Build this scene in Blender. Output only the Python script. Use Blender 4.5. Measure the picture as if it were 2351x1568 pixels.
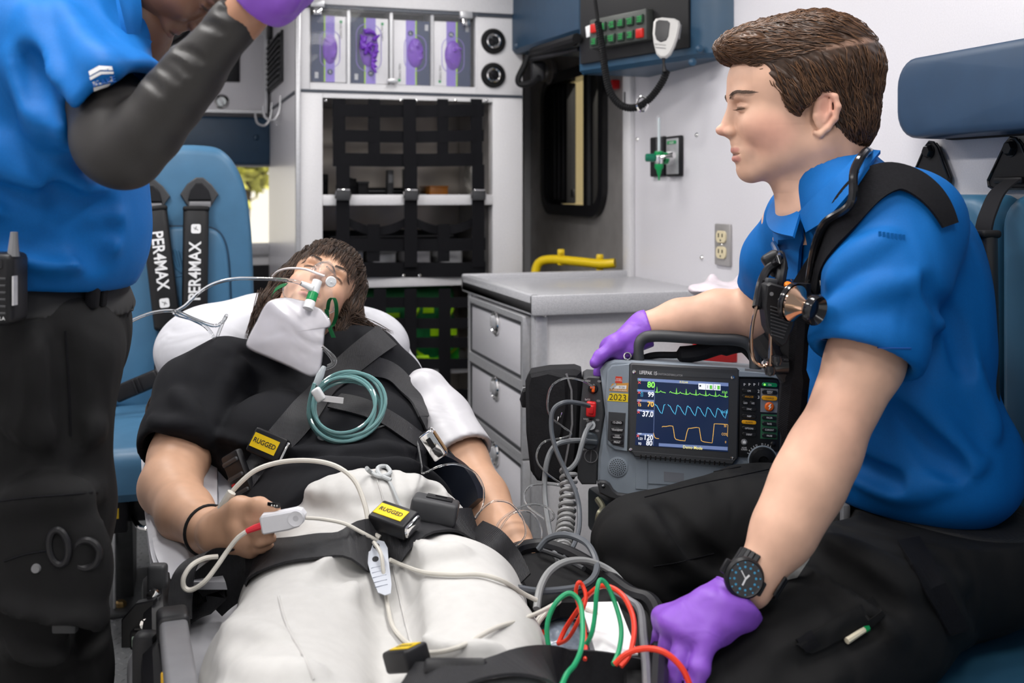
import bpy, bmesh, math, random
import numpy as np
from mathutils import Vector, Matrix
from mathutils.bvhtree import BVHTree
random.seed(7); np.random.seed(7)
for _o in list(bpy.data.objects): bpy.data.objects.remove(_o)
SC = bpy.context.scene
COL = SC.collection
PI = math.pi
# ---------------------------------------------------------------- camera, light, exposure
FPX, W, H, HORIZ, YAW = 2400.0, 2351, 1568, 440.0, math.radians(17.5)
CAM = Vector((0.0, 0.0, 1.10))
cd = bpy.data.cameras.new('camera'); cam = bpy.data.objects.new('camera', cd); COL.objects.link(cam)
cd.sensor_fit = 'HORIZONTAL'; cd.sensor_width = 36.0; cd.lens = 36.0*FPX/W
cd.shift_y = -(H/2-HORIZ)/W
cd.clip_start = 0.02
cam.location = CAM; cam.rotation_euler = (PI/2, 0, -YAW)
cd.dof.use_dof = True; cd.dof.focus_distance = 1.68; cd.dof.aperture_fstop = 5.0
SC.camera = cam
SC.cycles.max_bounces = 4; SC.cycles.diffuse_bounces = 2; SC.cycles.glossy_bounces = 2; SC.cycles.transmission_bounces = 4; SC.cycles.transparent_max_bounces = 8
SC.cycles.caustics_reflective = False; SC.cycles.caustics_refractive = False
vs = SC.view_settings
vs.view_transform = 'Standard'; vs.look = 'None'; vs.gamma = 1.0; vs.use_curve_mapping = False
vs.exposure = -0.66
world = bpy.data.worlds.new('sky'); SC.world = world; world.use_nodes = True
wn = world.node_tree.nodes; wl = world.node_tree.links
bg = wn['Background']
bg.inputs[0].default_value = (0.90, 0.95, 1.0, 1); bg.inputs[1].default_value = 0.6
# ---------------------------------------------------------------- pixel frame -> place
CR = Vector((math.cos(YAW), -math.sin(YAW), 0)); CF = Vector((math.sin(YAW), math.cos(YAW), 0)); CU = Vector((0, 0, 1))
def ray(px, py): return CF + CR*((px-W/2)/FPX) - CU*((py-HORIZ)/FPX)
def P(px, py, z): return CAM + ray(px, py)*z
def PXp(px, py, X): r = ray(px, py); return CAM + r*((X-CAM.x)/r.x)
def PYp(px, py, Y): r = ray(px, py); return CAM + r*((Y-CAM.y)/r.y)
def PZp(px, py, Z): r = ray(px, py); return CAM + r*((Z-CAM.z)/r.z)
def frame(px, py, z, roll=0, yaw=0, pitch=0):
    """local axes (right, up, toward viewer) in units of one photo pixel at distance z; angles in degrees"""
    s = z/FPX
    R = Matrix((CR, CU, -CF)).transposed()
    R = R @ Matrix.Rotation(math.radians(yaw), 3, 'Y') @ Matrix.Rotation(math.radians(pitch), 3, 'X') @ Matrix.Rotation(math.radians(-roll), 3, 'Z')
    M = R.to_4x4() @ Matrix.Diagonal((s, s, s, 1)); M.translation = P(px, py, z)
    return M
def axes(o, x, y, z=None):
    x = Vector(x).normalized(); z = x.cross(Vector(y)).normalized(); y = z.cross(x)
    M = Matrix((x, y, z)).transposed().to_4x4(); M.translation = o
    return M
# ---------------------------------------------------------------- materials
MATS = {}
def mat(name, col, rough=0.5, metal=0.0, noise=0.0, nscale=40.0, bump=0.0, bscale=200.0, spec=0.5, trans=0.0, ior=1.45,
        emit=None, estr=0.0, alpha=1.0, sheen=0.0, coat=0.0, sss=0.0, vcol=None, wave=None, fold=None, col2=None):
    if name in MATS: return MATS[name]
    m = bpy.data.materials.new(name); m.use_nodes = True
    nt = m.node_tree; b = nt.nodes['Principled BSDF']; L = nt.links
    c = tuple(col)+(1,)
    b.inputs['Base Color'].default_value = c
    b.inputs['Roughness'].default_value = rough; b.inputs['Metallic'].default_value = metal
    b.inputs['Specular IOR Level'].default_value = spec; b.inputs['IOR'].default_value = ior
    b.inputs['Transmission Weight'].default_value = trans; b.inputs['Alpha'].default_value = alpha
    b.inputs['Sheen Weight'].default_value = sheen; b.inputs['Coat Weight'].default_value = coat
    if sss:
        b.inputs['Subsurface Weight'].default_value = sss
        b.inputs['Subsurface Radius'].default_value = (0.6, 0.25, 0.15); b.inputs['Subsurface Scale'].default_value = 0.012
    if emit:
        b.inputs['Emission Color'].default_value = tuple(emit)+(1,); b.inputs['Emission Strength'].default_value = estr
    tc = nt.nodes.new('ShaderNodeTexCoord')
    src = None
    if vcol:
        a = nt.nodes.new('ShaderNodeAttribute'); a.attribute_name = vcol; src = a.outputs['Color']
    n = nt.nodes.new('ShaderNodeTexNoise'); n.inputs['Scale'].default_value = nscale; n.inputs['Detail'].default_value = 2
    L.new(tc.outputs['Object'], n.inputs['Vector'])
    mx = nt.nodes.new('ShaderNodeMix'); mx.data_type = 'RGBA'
    if col2:
        mr = nt.nodes.new('ShaderNodeMapRange'); mr.inputs[1].default_value = 0.35; mr.inputs[2].default_value = 0.65
        L.new(n.outputs['Fac'], mr.inputs[0]); L.new(mr.outputs[0], mx.inputs[0])
        mx.inputs[6].default_value = c; mx.inputs[7].default_value = tuple(col2)+(1,)
        L.new(mx.outputs[2], b.inputs['Base Color'])
    else:
        nn = max(noise, 0.02)
        mx.blend_type = 'MULTIPLY'; mx.inputs[0].default_value = 1.0
        mr = nt.nodes.new('ShaderNodeMapRange'); mr.inputs[1].default_value = 0.3; mr.inputs[2].default_value = 0.7
        mr.inputs[3].default_value = 1-nn; mr.inputs[4].default_value = 1+nn
        L.new(n.outputs['Fac'], mr.inputs[0])
        cb = nt.nodes.new('ShaderNodeCombineColor')
        for i in range(3): L.new(mr.outputs[0], cb.inputs[i])
        if src is not None: L.new(src, mx.inputs[6])
        else: mx.inputs[6].default_value = c
        L.new(cb.outputs[0], mx.inputs[7]); L.new(mx.outputs[2], b.inputs['Base Color'])
    last = None
    def addbump(hout, strength, dist):
        nonlocal last
        bp = nt.nodes.new('ShaderNodeBump'); bp.inputs['Strength'].default_value = strength; bp.inputs['Distance'].default_value = dist
        L.new(hout, bp.inputs['Height'])
        if last is not None: L.new(last, bp.inputs['Normal'])
        last = bp.outputs['Normal']
    if fold:                       # soft cloth folds: (scale, distance in m, stretch vector)
        mp = nt.nodes.new('ShaderNodeMapping'); L.new(tc.outputs['Object'], mp.inputs['Vector'])
        mp.inputs['Scale'].default_value = fold[2]
        f = nt.nodes.new('ShaderNodeTexNoise'); f.inputs['Scale'].default_value = fold[0]; f.inputs['Detail'].default_value = 1.5
        f.inputs['Distortion'].default_value = 1.2
        L.new(mp.outputs[0], f.inputs['Vector']); addbump(f.outputs['Fac'], 1.0, fold[1])
    if bump >= 0.2:
        f = nt.nodes.new('ShaderNodeTexNoise'); f.inputs['Scale'].default_value = bscale; f.inputs['Detail'].default_value = 0
        L.new(tc.outputs['Object'], f.inputs['Vector']); addbump(f.outputs['Fac'], bump, 0.002)
    if wave:                       # woven ribs: (scale, strength, direction)
        f = nt.nodes.new('ShaderNodeTexWave'); f.inputs['Scale'].default_value = wave[0]; f.bands_direction = wave[2]
        L.new(tc.outputs['Object'], f.inputs['Vector']); addbump(f.outputs['Fac'], wave[1], 0.001)
    if last is not None: L.new(last, b.inputs['Normal'])
    MATS[name] = m
    return m
# ---------------------------------------------------------------- mesh building
class MB:
    """collects shapes of ONE piece"""
    def __init__(s, M=None): s.v = []; s.f = []; s.M = M or Matrix()
    def add(s, vs, fs, M=None):
        M = s.M @ M if M is not None else s.M
        n = len(s.v); s.v += [tuple(M @ Vector(v)) for v in vs]; s.f += [tuple(i+n for i in f) for f in fs]; return s
    def box(s, c, d, r=0.0, seg=2, M=None):
        if r <= 0:
            x, y, z = (k/2 for k in d); cx, cy, cz = c
            vs = [(cx+i*x, cy+j*y, cz+k*z) for k in (-1, 1) for j in (-1, 1) for i in (-1, 1)]
            return s.add(vs, [(0, 2, 3, 1), (4, 5, 7, 6), (0, 1, 5, 4), (2, 6, 7, 3), (0, 4, 6, 2), (1, 3, 7, 5)], M)
        bm = bmesh.new(); bmesh.ops.create_cube(bm, size=1)
        for v in bm.verts: v.co = Vector((v.co.x*d[0], v.co.y*d[1], v.co.z*d[2]))
        bmesh.ops.bevel(bm, geom=bm.edges[:]+bm.verts[:], offset=min(r, min(d)*0.49), segments=seg, profile=0.5, affect='EDGES')
        vs = [v.co+Vector(c) for v in bm.verts]; bm.verts.index_update(); fs = [[v.index for v in f.verts] for f in bm.faces]; bm.free()
        return s.add(vs, fs, M)
    def prism(s, poly, z0, z1, M=None, bev=0.0):
        n = len(poly)
        if bev > 0:
            cx = sum(p[0] for p in poly)/n; cy = sum(p[1] for p in poly)/n
            ins = []
            for i in range(n):
                a = Vector(poly[i-1]); b = Vector(poly[i]); c = Vector(poly[(i+1) % n])
                d1 = (b-a).normalized() if (b-a).length > 1e-9 else Vector((1, 0)); d2 = (c-b).normalized() if (c-b).length > 1e-9 else d1
                nn = Vector((-(d1.y+d2.y), d1.x+d2.x)); nn = nn.normalized() if nn.length > 1e-6 else Vector((0, 0))
                ins.append((b.x+nn.x*bev, b.y+nn.y*bev))
            area = sum(poly[i-1][0]*poly[i][1]-poly[i][0]*poly[i-1][1] for i in range(n))
            if area < 0: ins = [(2*b[0]-a[0], 2*b[1]-a[1]) for a, b in zip(ins, poly)]
            sg = 1 if z1 > z0 else -1
            rings = [(ins, z0), (poly, z0+sg*bev), (poly, z1-sg*bev), (ins, z1)]
        else: rings = [(poly, z0), (poly, z1)]
        vs = [(p[0], p[1], z) for pl, z in rings for p in pl]; fs = [tuple(range(n))[::-1], tuple(range((len(rings)-1)*n, len(rings)*n))]
        for k in range(len(rings)-1):
            for i in range(n):
                j = (i+1) % n; fs.append((k*n+i, k*n+j, (k+1)*n+j, (k+1)*n+i))
        return s.add(vs, fs, M)
    def lathe(s, prof, n=24, M=None, cap=True):
        vs = []; fs = []
        for r, z in prof:
            for i in range(n): a = 2*PI*i/n; vs.append((r*math.cos(a), r*math.sin(a), z))
        for k in range(len(prof)-1):
            for i in range(n): j = (i+1) % n; fs.append((k*n+i, k*n+j, (k+1)*n+j, (k+1)*n+i))
        if cap: fs.append(tuple(range(n))[::-1]); fs.append(tuple(range((len(prof)-1)*n, len(prof)*n)))
        return s.add(vs, fs, M)
    def tube(s, pts, r, n=8, closed=False, M=None):
        pts = [Vector(p) for p in pts]; m = len(pts); vs = []; fs = []
        rr = r if hasattr(r, '__len__') else [r]*m
        ref = None
        for i, p in enumerate(pts):
            if closed: t = pts[(i+1) % m]-pts[i-1]
            else: t = pts[min(i+1, m-1)]-pts[max(i-1, 0)]
            t = t.normalized() if t.length > 1e-12 else Vector((0, 0, 1))
            if ref is None: ref = t.orthogonal().normalized()
            ref = ref-t*ref.dot(t); ref = ref.normalized() if ref.length > 1e-9 else t.orthogonal().normalized()
            b = t.cross(ref)
            for k in range(n): a = 2*PI*k/n; vs.append(p+(ref*math.cos(a)+b*math.sin(a))*rr[i])
        for i in range(m if closed else m-1):
            for k in range(n):
                l = (k+1) % n; i2 = (i+1) % m; fs.append((i*n+k, i*n+l, i2*n+l, i2*n+k))
        if not closed: fs.append(tuple(range(n))[::-1]); fs.append(tuple(range((m-1)*n, m*n)))
        return s.add(vs, fs, M)
    def ribbon(s, pts, wid, nrm, th, M=None):
        """flat band: centre line, half-width vectors, normals"""
        m = len(pts); vs = []; fs = []
        for p, w, nn in zip(pts, wid, nrm):
            p = Vector(p); w = Vector(w); nn = Vector(nn).normalized()*th/2
            vs += [p-w-nn, p+w-nn, p+w+nn, p-w+nn]
        for i in range(m-1):
            for k in range(4): l = (k+1) % 4; fs.append((i*4+k, i*4+l, i*4+4+l, i*4+4+k))
        fs += [(3, 2, 1, 0), tuple(range((m-1)*4, m*4))]
        return s.add(vs, fs, M)
    def mesh(s, name='m'):
        me = bpy.data.meshes.new(name); me.from_pydata([tuple(v) for v in s.v], [], s.f); me.validate(); return me
def smooth_mesh(me, angle=None):
    me.polygons.foreach_set('use_smooth', [True]*len(me.polygons))
    if angle is not None: me.set_sharp_from_angle(angle=math.radians(angle))
def fixnormals(me):
    bm = bmesh.new(); bm.from_mesh(me); bmesh.ops.recalc_face_normals(bm, faces=bm.faces[:]); bm.to_mesh(me); bm.free()
def obj(name, geo, m, parent=None, smooth=35, label=None):
    me = geo.mesh(name) if isinstance(geo, MB) else geo
    if isinstance(geo, MB): fixnormals(me)
    if smooth: smooth_mesh(me, smooth if smooth is not True else None)
    o = bpy.data.objects.new(name, me); COL.objects.link(o)
    if m is not None: me.materials.append(m)
    if parent is not None: o.parent = parent; o.matrix_parent_inverse = parent.matrix_world.inverted()
    if label: o['label'] = label
    return o
def tag(o, label, cat, group=None, kind=None):
    o['label'] = label; o['category'] = cat
    if group: o['group'] = group
    if kind: o['kind'] = kind
    return o
def thing(name, label, cat, loc=(0, 0, 0), group=None):
    o = bpy.data.objects.new(name, None); COL.objects.link(o); o.location = loc; o.empty_display_size = 0.05
    o.matrix_world = Matrix.Translation(Vector(loc))
    return tag(o, label, cat, group)
def struct(name, geo, m, parent=None, label=None, smooth=35):
    o = obj(name, geo, m, parent, smooth)
    if parent is None: o['kind'] = 'structure'
    if label: o['label'] = label
    return o
def inst(name, src, m4, parent):
    """copy of a piece sharing its mesh"""
    o = src.copy(); o.name = name; COL.objects.link(o); o.parent = parent
    if parent is not None: o.matrix_parent_inverse = parent.matrix_world.inverted()
    o.matrix_world = m4; return o
def T(x, y, z): return Matrix.Translation(Vector((x, y, z)))
def Rx(a): return Matrix.Rotation(math.radians(a), 4, 'X')
def Ry(a): return Matrix.Rotation(math.radians(a), 4, 'Y')
def Rz(a): return Matrix.Rotation(math.radians(a), 4, 'Z')
def spl(pts, n=8, closed=False):
    """Catmull-Rom through points"""
    pts = [Vector(p) for p in pts]; m = len(pts); out = []
    for i in range(m if closed else m-1):
        if closed: a, b, c, d = pts[i-1], pts[i], pts[(i+1) % m], pts[(i+2) % m]
        else: a, b, c, d = pts[max(i-1, 0)], pts[i], pts[i+1], pts[min(i+2, m-1)]
        for k in range(n):
            t = k/n
            out.append(0.5*((2*b)+(c-a)*t+(2*a-5*b+4*c-d)*t*t+(3*b-a-3*c+d)*t**3))
    if not closed: out.append(pts[-1])
    return out
def rrect(w, h, r, n=5, cx=0, cy=0):
    out = []
    for sx, sy, a0 in ((1, 1, 0), (-1, 1, 90), (-1, -1, 180), (1, -1, 270)):
        for i in range(n+1):
            a = math.radians(a0+90*i/n); out.append((cx+sx*(w/2-r)+r*math.cos(a), cy+sy*(h/2-r)+r*math.sin(a)))
    return out
def circ(r, n=24, cx=0, cy=0, ry=None): return [(cx+r*math.cos(2*PI*i/n), cy+(ry or r)*math.sin(2*PI*i/n)) for i in range(n)]
def text(name, body, M, size, m, parent, align='CENTER', th=0.0, sx=1.0, bold=0.0, label=None):
    """raised lettering as a mesh; M maps (x, y, normal) to the place, size = letter height in M's units"""
    cu = bpy.data.curves.new(name, 'FONT'); cu.body = body; cu.size = size*1.38; cu.align_x = align; cu.align_y = 'CENTER'
    cu.extrude = th; cu.offset = bold; cu.resolution_u = 3; cu.space_line = 0.85
    t = bpy.data.objects.new(name, cu); COL.objects.link(t)
    me = bpy.data.meshes.new_from_object(t)
    bpy.data.objects.remove(t); bpy.data.curves.remove(cu)
    me.transform(M @ Matrix.Diagonal((sx, 1, 1, 1)))
    return obj(name, me, m, parent, smooth=None, label=label)
# ---------------------------------------------------------------- distance-field sculpting (for bodies, cloth, soft shapes)
def rotm(x, y): return np.array(axes((0, 0, 0), x, y).to_3x3())
class Sculpt:
    def __init__(s, lo, hi, h):
        s.lo = np.array(lo, float); s.h = h; s.n = np.maximum(np.ceil((np.array(hi)-s.lo)/h).astype(int)+1, 4)
        s.d = np.full(s.n, 1e4, np.float32)
        s.ax = [(s.lo[i]+h*np.arange(s.n[i])).astype(np.float32) for i in range(3)]
    def win(s, lo, hi):
        a = np.clip(np.floor((np.array(lo)-s.lo)/s.h).astype(int), 0, s.n-1); b = np.clip(np.ceil((np.array(hi)-s.lo)/s.h).astype(int)+1, 1, s.n)
        b = np.maximum(b, a+1)
        sl = tuple(slice(a[i], b[i]) for i in range(3))
        return sl, s.ax[0][sl[0]][:, None, None], s.ax[1][sl[1]][None, :, None], s.ax[2][sl[2]][None, None, :]
    def mix(s, sl, e, k, op):
        d = s.d[sl]
        if op == 'u':
            if k > 0: h = np.maximum(k-np.abs(d-e), 0)/k; s.d[sl] = np.minimum(d, e)-h*h*k*0.25
            else: s.d[sl] = np.minimum(d, e)
        elif op == 's':
            e = -e
            if k > 0: h = np.maximum(k-np.abs(d-e), 0)/k; s.d[sl] = np.maximum(d, e)+h*h*k*0.25
            else: s.d[sl] = np.maximum(d, e)
        elif op == 'i': s.d[sl] = np.maximum(d, e)
    def ell(s, c, r, R=None, k=0.01, op='u'):
        """ellipsoid centre c, radii r; R columns = local axes"""
        c = np.array(c, float); r = np.array(r, float); R = np.eye(3) if R is None else np.array(R)
        ext = np.sqrt(((R*r)**2).sum(1))+k+s.h*2
        if op == 's': ext = ext+0.01
        sl, X, Y, Z = s.win(c-ext, c+ext)
        X = X-c[0]; Y = Y-c[1]; Z = Z-c[2]
        q = [(R[0, i]*X+R[1, i]*Y+R[2, i]*Z)/r[i] for i in range(3)]
        k0 = np.sqrt(q[0]**2+q[1]**2+q[2]**2)+1e-9
        k1 = np.sqrt((q[0]/r[0])**2+(q[1]/r[1])**2+(q[2]/r[2])**2)+1e-9
        s.mix(sl, (k0*(k0-1)/k1).astype(np.float32), k, op); return s
    def cap(s, a, b, ra, rb, k=0.01, op='u', flat=1.0, fdir=None):
        """tapered capsule a->b; flat squeezes it along fdir"""
        a = np.array(a, float); b = np.array(b, float); m = max(ra, rb)+k+s.h*2
        sl, X, Y, Z = s.win(np.minimum(a, b)-m, np.maximum(a, b)+m)
        ab = b-a; L2 = float(ab@ab)+1e-12
        px = X-a[0]; py = Y-a[1]; pz = Z-a[2]
        t = np.clip((px*ab[0]+py*ab[1]+pz*ab[2])/L2, 0, 1)
        qx = px-t*ab[0]; qy = py-t*ab[1]; qz = pz-t*ab[2]
        rr = ra+(rb-ra)*t
        if flat != 1.0:
            f = np.array(fdir, float); f /= np.linalg.norm(f)
            w = qx*f[0]+qy*f[1]+qz*f[2]; g = (1/flat-1)
            qx = qx+w*g*f[0]; qy = qy+w*g*f[1]; qz = qz+w*g*f[2]
            e = (np.sqrt(qx*qx+qy*qy+qz*qz)-rr)*(flat if flat < 1 else 1)
        else: e = np.sqrt(qx*qx+qy*qy+qz*qz)-rr
        s.mix(sl, e.astype(np.float32), k, op); return s
    def chain(s, pts, rs, k=0.01, op='u', flat=1.0, fdir=None):
        for i in range(len(pts)-1): s.cap(pts[i], pts[i+1], rs[i], rs[i+1], k, op, flat, fdir)
        return s
    def plane(s, p, n, op='s'):
        """cut away the side the normal points to"""
        n = np.array(Vector(n).normalized()); p = np.array(p)
        e = (s.ax[0][:, None, None]-p[0])*n[0]+(s.ax[1][None, :, None]-p[1])*n[1]+(s.ax[2][None, None, :]-p[2])*n[2]
        s.d = np.maximum(s.d, e.astype(np.float32)); return s
    def shell_copy(s, grow):
        c = Sculpt.__new__(Sculpt); c.lo = s.lo; c.h = s.h; c.n = s.n; c.ax = s.ax; c.d = s.d-grow; return c
    def disp(s, fn):
        """add fn(X,Y,Z) near the surface"""
        X = s.ax[0][:, None, None]; Y = s.ax[1][None, :, None]; Z = s.ax[2][None, None, :]
        s.d = s.d-fn(X, Y, Z).astype(np.float32); return s
    def blur(s, it=1):
        for _ in range(it):
            for a in range(3):
                p = np.pad(s.d, [(1, 1) if i == a else (0, 0) for i in range(3)], mode='edge')
                sl0 = [slice(None)]*3; sl2 = [slice(None)]*3; sl0[a] = slice(0, -2); sl2[a] = slice(2, None)
                s.d = (0.25*p[tuple(sl0)]+0.5*s.d+0.25*p[tuple(sl2)]).astype(np.float32)
        return s
    def mesh(s, name='m'):
        d = s.d; n = s.n
        inside = d < 0
        # pad guard
        cor = [(i, j, k) for i in (0, 1) for j in (0, 1) for k in (0, 1)]
        nc = n-1
        cnt = np.zeros(nc, np.int8)
        for i, j, k in cor: cnt += inside[i:i+nc[0], j:j+nc[1], k:k+nc[2]]
        act = (cnt > 0) & (cnt < 8)
        idx = np.argwhere(act)
        vid = -np.ones(nc, np.int32); vid[act] = np.arange(len(idx))
        acc = np.zeros((len(idx), 3)); num = np.zeros(len(idx))
        for ia, ib in [(a, b) for a in range(8) for b in range(8) if a < b and sum(abs(cor[a][t]-cor[b][t]) for t in range(3)) == 1]:
            A = np.array(cor[ia]); B = np.array(cor[ib])
            da = d[tuple((idx+A).T)]; db = d[tuple((idx+B).T)]
            m = (da < 0) != (db < 0)
            t = da[m]/(da[m]-db[m])
            acc[m] += A+(B-A)*t[:, None]; num[m] += 1
        co = s.lo+(idx+acc/np.maximum(num, 1)[:, None])*s.h
        quads = []
        for a in range(3):
            b, c = (a+1) % 3, (a+2) % 3
            sl1 = [slice(1, -1)]*3; sl1[a] = slice(0, -1); sl2 = list(sl1); sl2[a] = slice(1, None)
            A = inside[tuple(sl1)]; B = inside[tuple(sl2)]
            e = np.argwhere(A != B); 
            if not len(e): continue
            fl = A[tuple(e.T)]
            base = e.copy(); base[:, b] += 1; base[:, c] += 1
            def cell(db, dc):
                q = base.copy(); q[:, b] += db; q[:, c] += dc; return vid[tuple(q.T)]
            q = np.stack([cell(-1, -1), cell(0, -1), cell(0, 0), cell(-1, 0)], 1)
            q[~fl] = q[~fl][:, ::-1]
            quads.append(q)
        q = np.concatenate(quads) if quads else np.zeros((0, 4), int)
        q = q[(q >= 0).all(1)]
        me = bpy.data.meshes.new(name)
        me.vertices.add(len(co)); me.vertices.foreach_set('co', co.astype(np.float32).ravel())
        me.loops.add(len(q)*4); me.loops.foreach_set('vertex_index', q.astype(np.int32).ravel())
        me.polygons.add(len(q)); me.polygons.foreach_set('loop_start', np.arange(0, len(q)*4, 4, dtype=np.int32))
        me.polygons.foreach_set('loop_total', np.full(len(q), 4, np.int32))
        me.update(calc_edges=True); me.validate()
        me.polygons.foreach_set('use_smooth', [True]*len(me.polygons))
        return me
def coords(me):
    a = np.empty(len(me.vertices)*3, np.float32); me.vertices.foreach_get('co', a); return a.reshape(-1, 3)
def paint(me, rgb, name='col'):
    at = me.color_attributes.new(name, 'FLOAT_COLOR', 'POINT')
    c = np.ones((len(me.vertices), 4), np.float32); c[:, :3] = rgb; at.data.foreach_set('color', c.ravel())
def bvh_of(*obs):
    vs = []; fs = []
    for o in obs:
        me = o.data; n = len(vs); mw = o.matrix_world
        vs += [mw @ v.co for v in me.vertices]; fs += [[n+i for i in p.vertices] for p in me.polygons]
    return BVHTree.FromPolygons(vs, fs)
def on(bvh, px, py, off=0.0, zd=None):
    """point on a surface seen at a photo pixel, lifted off it"""
    r = ray(px, py); h = bvh.ray_cast(CAM, r.normalized())
    if h[0] is None: return (P(px, py, zd) if zd else None), -CF
    n = h[1]
    if n.dot(r) > 0: n = -n
    return h[0]+n*off, n
# ================================================================ tools for figures
def poly_sdf(poly, X, Y):
    """signed distance to a polygon (negative inside)"""
    d = np.full(np.broadcast(X, Y).shape, 1e9, np.float32); s = np.ones_like(d)
    n = len(poly)
    for i in range(n):
        ax_, ay_ = poly[i]; bx, by = poly[i-1]
        ex, ey = bx-ax_, by-ay_; wx, wy = X-ax_, Y-ay_
        t = np.clip((wx*ex+wy*ey)/(ex*ex+ey*ey+1e-9), 0, 1)
        d = np.minimum(d, (wx-ex*t)**2+(wy-ey*t)**2)
        c1 = Y >= ay_; c2 = Y < by; c3 = ex*wy > ey*wx
        s = np.where((c1 & c2 & c3) | (~c1 & ~c2 & ~c3), -s, s)
    return s*np.sqrt(d)
def prism_cut(S, poly, op='s', k=0.0, zr=None):
    """cut/keep a polygon prism running along the sculpt's z axis"""
    e = poly_sdf(poly, S.ax[0][:, None], S.ax[1][None, :])[:, :, None]+0*S.ax[2][None, None, :]
    if zr: z = S.ax[2][None, None, :]; e = np.maximum(e, np.maximum(zr[0]-z, z-zr[1]))
    S.mix((slice(None),)*3, e.astype(np.float32), k, op)
def merge(S, O, k=0.0): S.mix((slice(None),)*3, O.d, k, 'u'); return S
def blank(S): c = Sculpt.__new__(Sculpt); c.lo, c.h, c.n, c.ax = S.lo, S.h, S.n, S.ax; c.d = np.full(S.n, 1e4, np.float32); return c
def around(pts, pad, h):
    a = np.array([tuple(p) for p in pts]); return Sculpt(a.min(0)-pad, a.max(0)+pad, h)
def join_meshes(mes, name='m'):
    """one mesh out of several (keeps 'col')"""
    vs = []; fs = []; cs = []; n = 0
    for me in mes:
        c = coords(me); vs.append(c)
        fs += [[n+i for i in p.vertices] for p in me.polygons]; n += len(c)
        a = me.color_attributes.get('col'); k = np.ones((len(c), 4), np.float32)
        if a: b = np.empty(len(c)*4, np.float32); a.data.foreach_get('color', b); k = b.reshape(-1, 4)
        cs.append(k)
    me = bpy.data.meshes.new(name); me.from_pydata([tuple(map(float, v)) for v in np.concatenate(vs)], [], fs)
    me.color_attributes.new('col', 'FLOAT_COLOR', 'POINT').data.foreach_set('color', np.concatenate(cs).ravel())
    me.polygons.foreach_set('use_smooth', [True]*len(me.polygons)); return me
def fall(p, c, r):
    """soft spot 1..0 around c with radii r"""
    q = ((p-np.array(c))/np.array(r)); return np.clip(1-(q*q).sum(1), 0, 1)
def blend(col, new, w): return col*(1-w[:, None])+np.array(new)*w[:, None]
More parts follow.
